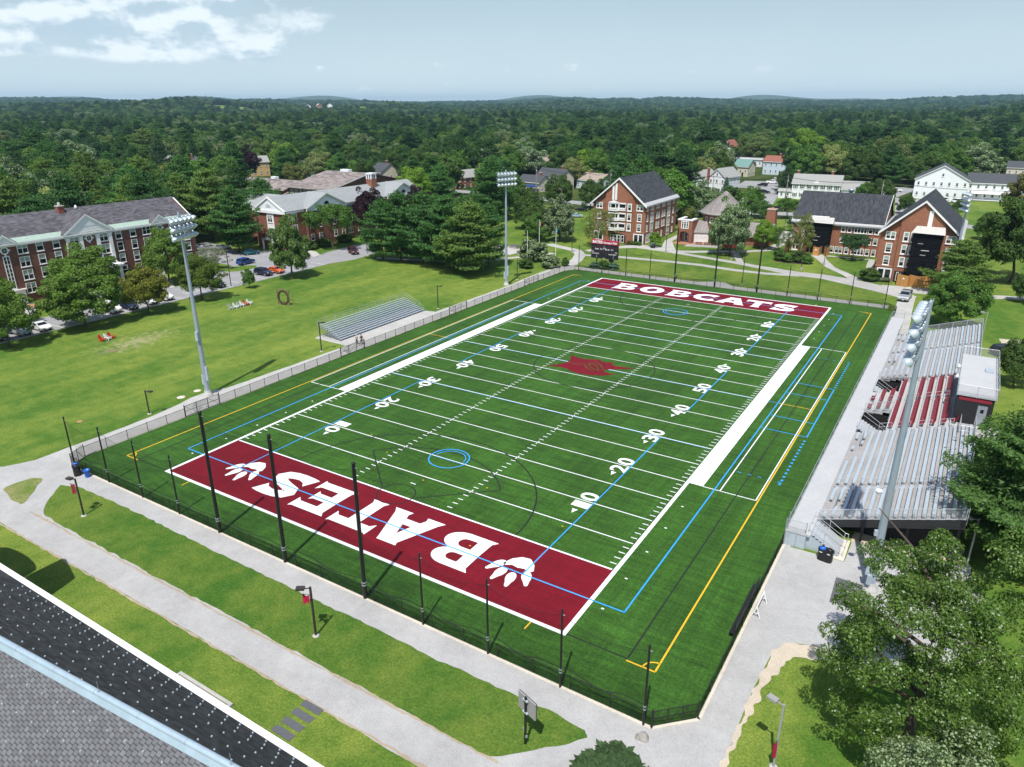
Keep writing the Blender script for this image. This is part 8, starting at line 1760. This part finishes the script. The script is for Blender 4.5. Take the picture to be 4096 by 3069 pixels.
# around the scoreboard and the dormitory
for a in (('round_tree', 'dark round tree behind the far left floodlight pole', 'broad0', -50, 160, 12.5, 10, 'dark'), ('round_tree', 'dark tree left of the white flowering tree', 'broad1', -41.5, 150, 9.5, 9, 'dark'), ('flowering_tree', 'white flowering tree behind the flagpoles', 'silver0', -31.2, 146.5, 13.2, 9.4, (.07, .10, .035)), ('round_tree', 'low dark tree at the foot of the flowering tree', 'broad2', -37.0, 143.0, 8.2, 7.4, 'mid'), ('crab_tree', 'grey green feathery tree hiding the dormitory corner behind the scoreboard', 'birch0', -18.7, 146.0, 10.5, 9.8, 'olive'), ('spruce_tree', 'dark spruce left of the white flowering tree', 'spruce0', -66, 186, 9.5, 7, 'spruce'), ('round_tree', 'dark green tree in front of the cream shop', 'maple1', -64, 206, 12.5, 11, 'dark'), ('round_tree', 'dark tree by the road behind the flowering tree', 'maple0', -53.5, 212, 11, 11, 'dark'), ('young_maple', 'little yellow green maple before the gabled dormitory', 'maple2', -4.3, 152.6, 4.1, 3.6, 'bright'),
          ('silver_maple', 'dense silvery tree in front of the round tower', 'silver1', 16.8, 151.6, 14.9, 11.2, (.085, .15, .05)), ('silver_maple', 'silvery tree between the dormitory and the round tower', 'silver0', -12.5, 216, 12.0, 13.0, (.08, .15, .05)), ('spruce_tree', 'small dark blue spruce between the white gabled houses', 'spruce1', -22.5, 279, 8.2, 4.6, 'teal'), ('bronze_tree', 'bronze leaved low tree by the dormitory side', 'broad1', -11.5, 198, 6, 7, 'olive'), ('maple_tree', 'yellow green tree right of the round tower', 'maple1', 22.3, 165.2, 7.8, 6.4, 'bright'), ('locust_tree', 'airy tree behind the round tower roof', 'honey0', 10.5, 208, 7.5, 9.5, (.08, .16, .04)), ('birch_tree', 'white stemmed birch before the long wing scaffold', 'birch0', 32.6, 161.2, 11.0, 6.6, 'olive'), ('birch_tree', 'slim birch left of the scaffolded wing', 'birch0', 27.0, 164.5, 7.0, 5.0, 'mid'), ('round_tree', 'dark spreading tree on the lawn before the long wing', 'honey0', 45.2, 161.9, 6.6, 7.8, 'pined'), ('round_tree', 'round tree behind the tapered chimney', 'broad2', 24.5, 199, 6.4, 7.2, 'teal'), ('round_tree', 'spreading green tree behind the yard left of the long wing', 'honey0', 15.0, 226, 7, 8.5, 'mid'),
          ('white_pine', 'loose pine at the right of the scaffolded gable', 'pine1', 69.2, 134.6, 11.6, 13.2, 'pinel'), ('large_tree', 'huge dark tree filling the right edge behind the gable', 'maple1', 79.0, 153.5, 18.5, 14.5, 'dark'), ('large_tree', 'tall dark tree behind the huge one at the right edge', 'maple2', 91, 166, 20, 15, 'dark'), ('maple_tree', 'bushy maple behind the far end of the grandstand', 'maple0', 69.4, 108.2, 9.6, 10.4, 'mid'), ('young_tree', 'small tree on the lawn behind the press box', 'broad0', 78.6, 79.0, 7.0, 5.2, 'dark'), ('shrub_tree', 'dark low tree at the right edge lawn', 'broad1', 81.5, 134.5, 6.2, 6.0, 'dark'), ('large_tree', 'bronze tinged tree left of the white inn wing at the right edge', 'maple0', 84, 262, 15.5, 14, (.16, .16, .045)), ('round_tree', 'round tree before the white inn', 'broad1', 48.2, 261, 6.6, 6.6, 'dark'), ('round_tree', 'small tree left of the far right floodlight', 'broad2', 64.0, 277, 4.4, 4.8, 'dark'),
          ('large_tree', 'green tree rising between the inn and the right edge', 'maple2', 94.0, 222, 13.5, 13, 'mid'), ('round_tree', 'tree behind the long wing at its right', 'maple1', 39.5, 262, 11.5, 10, 'dark'), ('round_tree', 'lighter tree next to the drive behind the long wing', 'broad0', 33.5, 270, 9.5, 9, 'mid'), ('round_tree', 'dark tree between the colonial house and the yard', 'spruce0', -2.5, 300, 13, 9, 'spruce'), ('round_tree', 'tree on the left of the colonial house', 'maple0', -6.5, 316, 9, 9, 'dark')):
    nm, lb, kd, x, y, h, w, c_ = a; tree(nm, lb, kd, x, y, h, w, c_)
# the near right trees: finer leaves, because they stand thirty metres from the camera
def near_tree(name, label, x, y, h, w, col, mat, seed, leaf, shape, per, ncl, zc=.58, clump=.10, base=.16, hollow=.45):
    t = thing(name, label, 'tree', (x, y, 0)); cm = crown_decid(seed, ncl, per, leaf, shape, zc, base, clump, mat, hollow=hollow); o = link('crown', cm, t); o.scale = (w, w, h); o.color = (*col, 1)
    k = link('trunk', trunk_mesh(seed, spread=.34, forks=12, rad_=.022, zf=.2, top=.8), t); k.scale = (h, h, h); return t
near_tree('large_maple', 'large maple with pale flecked leaves in the near right corner', 72.0, 2.6, 15.2, 13.2, (.10, .17, .032), LEAFW, 91, .0064, (.5, .5, .50), 330, 240, .50, .07, .10, .38)
near_tree('silver_leaf_tree', 'silvery leaved tree at the bottom right below the large maple', 73.6, -5.2, 7.4, 8.4, (.10, .145, .055), LEAFS, 92, .0105, (.5, .5, .48), 260, 140, .55, .11, .12)
def near_pine(name, label, x, y, h, w, col, seed):
    t = thing(name, label, 'tree', (x, y, 0)); o = link('crown', crown_pine(seed, 20, .0105, per=620, nb=(7, 10)), t); o.scale = (w, w, h); o.color = (*col, 1)
    k = link('trunk', trunk_mesh(seed, forks=14, spread=.22, rad_=.017, top=.9, zf=.15), t); k.scale = (h, h, h)
near_pine('white_pine', 'large white pine overhanging the grandstand at the right', 79.0, 29.2, 16.2, 15.0, (.085, .165, .040), 95)
near_pine('white_pine', 'second white pine at the right edge behind the first', 83.2, 41.5, 14.5, 12.5, (.07, .145, .036), 96)
t = thing('bird_feeder', 'small orange red box hanging in the large maple', 'hanging box', (73.6, 1.2, 8.4)); w = MB(); w.box(-.14, .14, -.1, .1, 0, .22); w.build('box', M['cone'], t); w = MB(); w.tube((0, 0, .22), (0, 0, .9), .01); w.build('cord', M['blackw'], t)
# shrubs
for a in (('blue green round juniper left of the dark one under the scoreboard', 'juniper0', -6.6, 118.9, 1.6, 2.5, 'blueg'), ('dark round shrub in the middle under the scoreboard', 'bush0', -4.3, 119.5, 1.9, 2.9, 'dark'), ('blue green spreading juniper right of the dark one under the scoreboard', 'juniper0', -1.9, 120.0, 1.6, 2.7, 'blueg'), ('white flowering hydrangea at the end of the flagpole bed', 'flower0', -15.9, 113.6, 3.0, 4.8, (.10, .13, .06)), ('tall white flowered shrub amid the flagpole bed', 'flower0', -22.5, 118.2, 4.6, 6.0, (.075, .11, .04)), ('pale flowered shrub at the back of the flagpole bed', 'flower0', -27, 122, 4.8, 5.5, (.075, .11, .04)), ('dark low shrub at the front of the flagpole bed', 'bush0', -20.6, 109.8, 2.3, 3.6, 'dark'), ('dark upright shrub at the right of the flagpole bed', 'bush0', -13.7, 117.2, 2.1, 1.9, 'dark'),
          ('round dark shrub at the left of the birch bed', 'bush0', 29.2, 152.2, 2.6, 3.2, 'dark'), ('bright mounded shrub in the birch bed', 'bush0', 31.6, 150.9, 1.7, 2.6, 'mid'), ('wide dark shrub at the middle of the birch bed', 'bush0', 34.0, 152.2, 2.8, 3.6, 'dark'), ('glossy dark shrub at the right of the birch bed', 'bush0', 36.2, 151.6, 2.2, 3.0, 'mid'), ('dark clipped shrub at the corner of the scaffolded gable', 'bush0', 51.8, 139.6, 2.7, 4.6, 'dark'), ('low shrub at the foot of the french window', 'bush0', 55.2, 140.2, .9, 2.4, 'grey'),
          ('feathery evergreen shrub at the bottom edge by the corner gate', 'juniper0', 57.2, -10.1, 1.0, 4.4, (.060, .105, .040)), ('flower bed shrubs with yellow lilies at the dormitory corner', 'bush0', -11.6, 152.9, 1.0, 3.0, (.11, .12, .02)), ('dark green bed plants at the dormitory corner', 'bush0', -9.6, 152.8, 1.0, 2.6, 'mid'), ('dark foundation shrub left of the feathery tree', 'bush0', -83.5, 99.2, 2.6, 4.0, 'dark'), ('foundation shrub behind the feathery tree trunk', 'bush0', -84, 105, 2.2, 4.5, 'mid'), ('foundation shrub below the purple tree', 'bush0', -83.5, 113, 2.4, 5.0, 'dark'), ('big rounded shrub behind the dormitory side', 'bush0', -3.8, 203, 4.5, 7, 'olive'), ('clump of dark shrubs behind the round tower', 'bush0', -15.5, 262, 6, 9, 'dark')):
    lb, kd, x, y, h, w, c_ = a; tree('shrub', lb, kd, x, y, h, w, c_, None, None, 'shrub', None, True)
sheet('mulch_bed', smooth2([(28, 150), (32, 149.4), (37.6, 150.4), (37.5, 153), (31, 154)], 1), Z3+.004, M['mulch']); sheet('mulch_bed', smooth2([(-14, 151.6), (-8.4, 151.2), (-8.2, 154), (-14, 154)], 1), Z3+.008, M['mulch'])

# ------------------------------------------------------------------ the woods round the town
def inpoly(x, y, P):
    c_ = False; n = len(P); j = n-1
    for i in range(n):
        if ((P[i][1] > y) != (P[j][1] > y)) and (x < (P[j][0]-P[i][0])*(y-P[i][1])/(P[j][1]-P[i][1])+P[i][0]): c_ = not c_
        j = i
    return c_
OPEN = [[(-104, -60), (120, -60), (120, 205), (72, 205), (58, 212), (-2, 212), (-14, 186), (-38, 186), (-72, 168), (-84, 160), (-104, 160)], [(-208, 118), (-100, 108), (-100, 160), (-128, 206), (-200, 206)], [(-30, 244), (98, 236), (106, 345), (-28, 355)], [(-118, 72), (-100, 72), (-100, 98), (-118, 98)], [(-60, 228), (20, 228), (100, 226), (100, 250), (-60, 244)]]
HOUSES = [(o.location.x, o.location.y, 9.5) for o in bpy.data.objects if o.get('category') in ('house', 'shop', 'barn')]
def free(x, y, m=0):
    if any(inpoly(x, y, P) for P in OPEN): return False
    for hx, hy, r in HOUSES:
        if math.hypot(x-hx, y-hy) < r: return False
        # keep the line of sight to each house open at its upper half
        ux, uy = hx-CAM.x, hy-CAM.y; D = math.hypot(ux, uy); s = ((x-CAM.x)*ux+(y-CAM.y)*uy)/D; off = abs((x-CAM.x)*uy-(y-CAM.y)*ux)/D
        if D-110 < s < D and off < 9.0: return False
    return True
def visible_az(x, y, m=.04):
    v = Vector((x, y, 8))-CAM; d = v.dot(_f); return d > 0 and abs(v.dot(_r2)/d) < 2048/FPX+m
WOOD = []
rw = random.Random(12)
kinds = [('maple%d', 'dark', 3), ('maple%d', 'mid', 3), ('broad%d', 'dark', 3), ('broad%d', 'mid', 3), ('pine%d', 'pined', 4), ('pine%d', 'pine', 3), ('spruce%d', 'spruce', 1.6), ('silver%d', (.06, .10, .04), 1.5), ('maple%d', 'bright', 1.0), ('broad%d', 'olive', 1.0), ('maple%d', 'pale', .8), ('maple%d', 'purple', .12)]
kw = [k[2] for k in kinds]
def region(x, y):
    if x < -96 and y < 150: return 'behind the long brick hall'
    if x < -180: return 'in the left wood beyond the gymnasium'
    if x < -96: return 'around the gymnasium'
    if x < -30: return 'between the shop and the pine clump'
    if x < 30: return 'behind the round tower'
    return 'behind the white inn'
grid = []
tries = 0
while len(WOOD) < 214 and tries < 60000:
    tries += 1
    x, y = rw.uniform(-330, 150), rw.uniform(40, 420)
    D = math.hypot(x-CAM.x, y-CAM.y)
    if D > 430 or D < 150 or rw.random() > min(1, (235/D)**2.2) or not visible_az(x, y) or not free(x, y): continue
    sp = 8.4 if D < 280 else 10.2
    if any((x-a)**2+(y-b)**2 < sp*sp for a, b, *_ in WOOD): continue
    k = rw.choices(kinds, kw)[0]
    if x < -96 and y < 140 and rw.random() < .55: k = rw.choice([kinds[4], kinds[5], ('pine%d', 'pinel', 1)])
    if -40 < x < 20 and 205 < y < 300 and rw.random() < .5: k = kinds[4]
    nv = len([q for q in PB if q.startswith(k[0][:-2])]); kd = k[0] % rw.randrange(nv)
    base = {'m': (11, 18.5), 'b': (10, 17), 'p': (15, 23), 's': (12, 19)}[kd[0]]
    h = rw.uniform(*base); 
    if -46 < x < 30 and y > 212 and y < 262: h *= .62
    if x > 20 and y < 262: h *= .6
    w = h*{'m': .95, 'b': .98, 'p': .68, 's': .60}[kd[0]]*rw.uniform(.85, 1.15)
    if kd.startswith('silver'): w = h*.8
    if kd.startswith('spruce'): w = h*.42
    WOOD.append((x, y, h, w, kd, k[1]))
WORD = dict(dark='dark green', mid='mid green', pined='deep green', pine='green', pinel='light green', spruce='blackish green', bright='bright green', olive='olive green', pale='pale green', purple='dark purple')
for (x, y, h, w, kd, c_) in WOOD:
    nm = {'m': 'maple_tree', 'b': 'broadleaf_tree', 'p': 'pine_tree', 's': 'spruce_tree' if kd.startswith('spruce') else 'silver_tree'}[kd[0]]
    word = WORD[c_] if isinstance(c_, str) else 'silvery green'
    kn = {'maple_tree': 'rounded', 'broadleaf_tree': 'bushy', 'pine_tree': 'tiered pine', 'spruce_tree': 'pointed spruce', 'silver_tree': 'shimmering'}[nm]
    rg = region(x, y); lab = '%s %s%s in the trees %s' % (word, kn, '' if 'pine' in kn or 'spruce' in kn else ' tree', rg)
    col = LEAF_COL[c_] if isinstance(c_, str) else c_; j = rw.uniform(.8, 1.2); tree(nm, lab, kd, x, y, h, w, tuple(v*j for v in col), None, lab)
def at_px(px_, D):
    d = px_dir(px_, 413); k = D/math.hypot(d.x, d.y); return CAM.x+d.x*k, CAM.y+d.y*k
LAND = [(920, 405, 17.5, 21, 'maple2', 'purple', 'great dark purple beech standing between the white and the yellow house'), (255, 420, 20.5, 24, 'silver0', (.10, .145, .085), 'broad silvery tree high in the left wood'), (100, 420, 27, 20, 'pine2', 'pined', 'tall dark conifer towering at the far left of the wood'), (603, 425, 24, 15, 'spruce1', 'spruce', 'tall dark spruce above the wood left of the purple beech'), (352, 300, 14, 19, 'silver1', (.10, .15, .085), 'low silvery tree close behind the long hall roof'), (1250, 385, 15, 19, 'maple0', (.20, .24, .09), 'pale yellow willow left of the gymnasium'),
 (858, 292, 12.5, 23, 'maple1', (.20, .235, .11), 'wide cream flowering tree behind the end of the long hall roof'), (1720, 372, 14.5, 22, 'maple0', (.16, .20, .08), 'pale round tree beyond the gymnasium roof'), (2010, 425, 17, 20, 'maple2', (.19, .225, .085), 'pale willow above the far left floodlight lamps'), (2112, 415, 17.5, 22, 'silver1', (.11, .165, .09), 'large silvery tree left of the gabled dormitory roof'), (2345, 372, 16, 20, 'maple0', 'bright', 'vivid green tree left behind the gabled dormitory'), (3250, 450, 24, 19, 'maple0', 'bright', 'tall bright green tree behind the colonial house'), (3360, 420, 19, 17, 'maple1', (.09, .17, .035), 'leafy green tree right behind the colonial house'), (3605, 445, 21, 21, 'maple2', (.15, .195, .07), 'pale green tree above the right end of the long wing'), (3960, 430, 19, 25, 'silver0', (.10, .15, .07), 'wide silvery tree above the white inn'), (1590, 400, 17, 17, 'maple1', 'dark', 'dark round tree beyond the gymnasium ridge'), (1440, 372, 18, 13, 'spruce0', 'spruce', 'dark spruce standing behind the gymnasium ridge')]
LAND = [(*at_px(p, D), h, w, kd, c_, lb) for p, D, h, w, kd, c_, lb in LAND]+[(-50, 268, 22, 19, 'pine2', 'pined', 'massive dark pine right behind the gabled dormitory'), (-40, 271, 20, 17, 'pine0', 'pined', 'massive dark pine just right of the dormitory ridge'), (-64, 272, 20.5, 18, 'pine1', 'pined', 'dark pine behind the left half of the dormitory roof'), (-44, 336, 19, 17, 'silver0', (.10, .15, .065), 'silvery tree rising behind the white gabled houses'), (-96, 86, 18, 13, 'pine0', 'pine', 'tall pine at the right end of the long hall'), (-106, 62, 17, 13, 'pine1', 'pinel', 'light pine behind the right end of the long hall roof'), (-97, 108, 13, 10, 'broad1', 'mid', 'round tree between the two brick halls')]
for (x, y, h, w, kd, c_, lb) in LAND:
    tree('landmark_tree', lb, kd, x, y, h, w, c_)

# farther woods: far more than three hundred trees, so one object carries them all
def wood_instances(name, pts, scl, tint, meshes, seed, shape_sets):
    me = bpy.data.meshes.new(name); me.vertices.add(len(pts)); me.vertices.foreach_set('co', np.asarray(pts, np.float32).reshape(-1))
    a = me.attributes.new('scl', 'FLOAT_VECTOR', 'POINT'); a.data.foreach_set('vector', np.asarray(scl, np.float32).reshape(-1))
    a = me.attributes.new('tint', 'FLOAT', 'POINT'); a.data.foreach_set('value', np.asarray(tint, np.float32)); 
    a = me.attributes.new('pick', 'INT', 'POINT'); a.data.foreach_set('value', np.asarray(shape_sets, np.int32))
    rot = np.zeros((len(pts), 3), np.float32); rot[:, 2] = np.random.default_rng(seed).uniform(0, 6.28, len(pts)); a = me.attributes.new('rot', 'FLOAT_VECTOR', 'POINT'); a.data.foreach_set('vector', rot.reshape(-1))
    o = link(name, me); o['kind'] = 'stuff'
    ng = bpy.data.node_groups.new(name, 'GeometryNodeTree'); ng.interface.new_socket('Geometry', in_out='INPUT', socket_type='NodeSocketGeometry'); ng.interface.new_socket('Geometry', in_out='OUTPUT', socket_type='NodeSocketGeometry')
    N, L = ng.nodes, ng.links; gi = N.new('NodeGroupInput'); go = N.new('NodeGroupOutput')
    g2i = N.new('GeometryNodeGeometryToInstance')
    for src in meshes[::-1]:
        oi = N.new('GeometryNodeObjectInfo'); oi.transform_space = 'ORIGINAL'; oi.inputs['Object'].default_value = src; oi.inputs['As Instance'].default_value = False
        L.new(oi.outputs['Geometry'], g2i.inputs[0])
    ip = N.new('GeometryNodeInstanceOnPoints'); L.new(gi.outputs[0], ip.inputs['Points']); L.new(g2i.outputs[0], ip.inputs['Instance']); ip.inputs['Pick Instance'].default_value = True
    def att(nm, dt):
        n = N.new('GeometryNodeInputNamedAttribute'); n.data_type = dt; n.inputs['Name'].default_value = nm; return n.outputs['Attribute']
    L.new(att('pick', 'INT'), ip.inputs['Instance Index']); L.new(att('scl', 'FLOAT_VECTOR'), ip.inputs['Scale'])
    er = N.new('FunctionNodeEulerToRotation'); L.new(att('rot', 'FLOAT_VECTOR'), er.inputs[0]); L.new(er.outputs[0], ip.inputs['Rotation'])
    sm = N.new('GeometryNodeSetMaterial'); sm.inputs['Material'].default_value = LEAFF; L.new(ip.outputs[0], sm.inputs[0]); L.new(sm.outputs[0], go.inputs[0])
    md = o.modifiers.new('scatter', 'NODES'); md.node_group = ng
    return o
# the shapes the wood repeats are crowns of trees that already stand in it
SRC = []
for key in ('maple0', 'broad0', 'broad1', 'broad2', 'pine0', 'pine1', 'spruce0', 'maple2'):
    SRC.append(next(o for o in bpy.data.objects if o.type == 'MESH' and o.data == PB[key][0]))
def scatter_wood():
    rng = np.random.default_rng(5); pts = []; scl = []; tint = []; pick = []
    near = np.array([(a, b) for a, b, *_ in WOOD]+[(o.location.x, o.location.y) for o in bpy.data.objects if o.name.startswith('landmark_tree')])
    def put(x, y, big):
        zone = math.sin(x*.013+y*.007+1)*math.cos(y*.011-x*.004)+.5*math.sin(x*.031+y*.027)
        if zone > .75 and rng.random() < .6: k = rng.choice([4, 5, 6])
        else: k = rng.choice(8, p=[.19, .18, .16, .16, .09, .07, .03, .12])
        h = rng.uniform(10, 19) if k in (0, 1, 2, 3, 7) else rng.uniform(14, 25)
        w = h*(1.0 if k in (0, 1, 2, 3, 7) else .68 if k < 6 else .45)*rng.uniform(.85, 1.35)
        pts.append((x, y, float(terrain_z(x, y))-.2)); scl.append((w*big, w*big, h)); pick.append(k)
        t_ = rng.beta(1.15, 1.35) if k in (0, 1, 2, 3, 7) else rng.beta(1.0, 3.0); tint.append(float(np.clip(t_+.12*math.sin(x*.021-y*.017), 0, 1)))
    # ring 1: single trees on a jittered lattice
    st = 12.6
    for gx in np.arange(-1650, 1250, st):
        for gy in np.arange(30, 1650, st):
            x, y = gx+rng.uniform(-5.4, 5.4), gy+rng.uniform(-5.4, 5.4); D = math.hypot(x-CAM.x, y-CAM.y)
            if D < 180 or D > 1500 or not visible_az(x, y, .05): continue
            if D < 640:
                if not free(x, y): continue
                if np.min((near[:, 0]-x)**2+(near[:, 1]-y)**2) < 75: continue
            elif rng.random() < .05: continue
            dxf = ((x+1180)**2+(y-1500)**2)**.5
            put(x, y, 1.0)
    # ring 2: wider lattice, larger crowns standing for the canopy
    for st, r0, r1, big in ((15.5, 1500, 2600, 1.25), (21, 2600, 4300, 1.6), (31, 4300, 6700, 2.4)):
        for D in np.arange(r0, r1, st):
            for az in np.arange(-1.27, .16, st/D):
                a = az+rng.uniform(-.4, .4)*st/D; d2 = D+rng.uniform(-.4, .4)*st; x, y = CAM.x+d2*math.sin(a), CAM.y+d2*math.cos(a)
                if any(abs((math.atan2(x-CAM.x, y-CAM.y)-fa)*fr) < fw*.62 and fr-fw*1.3 < math.hypot(x-CAM.x, y-CAM.y) < fr+fw*.5 for fa, fr, fz, fw in HILLOCKS): continue
                put(x, y, big)
    return pts, scl, tint, pick
pts_, scl_, tint_, pick_ = scatter_wood()
FOREST = wood_instances('woodland', pts_, scl_, tint_, SRC, 4, pick_)
print('woodland trees', len(pts_), 'single trees', len(WOOD))

# ------------------------------------------------------------------ air
def haze():
    w = MB(); w.box(-12100, 12200, -12100, 12100, -3, 160); m = bpy.data.materials.new('thin_haze'); m.use_nodes = True; nt = m.node_tree; nt.nodes.clear()
    out = nt.nodes.new('ShaderNodeOutputMaterial'); v = nt.nodes.new('ShaderNodeVolumePrincipled'); v.inputs['Color'].default_value = (.50, .76, 1.0, 1); v.inputs['Density'].default_value = HAZE; v.inputs['Anisotropy'].default_value = .1
    nt.links.new(v.outputs[0], out.inputs['Volume']); o = w.build('haze', m); o['kind'] = 'stuff'; return o
HAZE = 7e-5
haze()
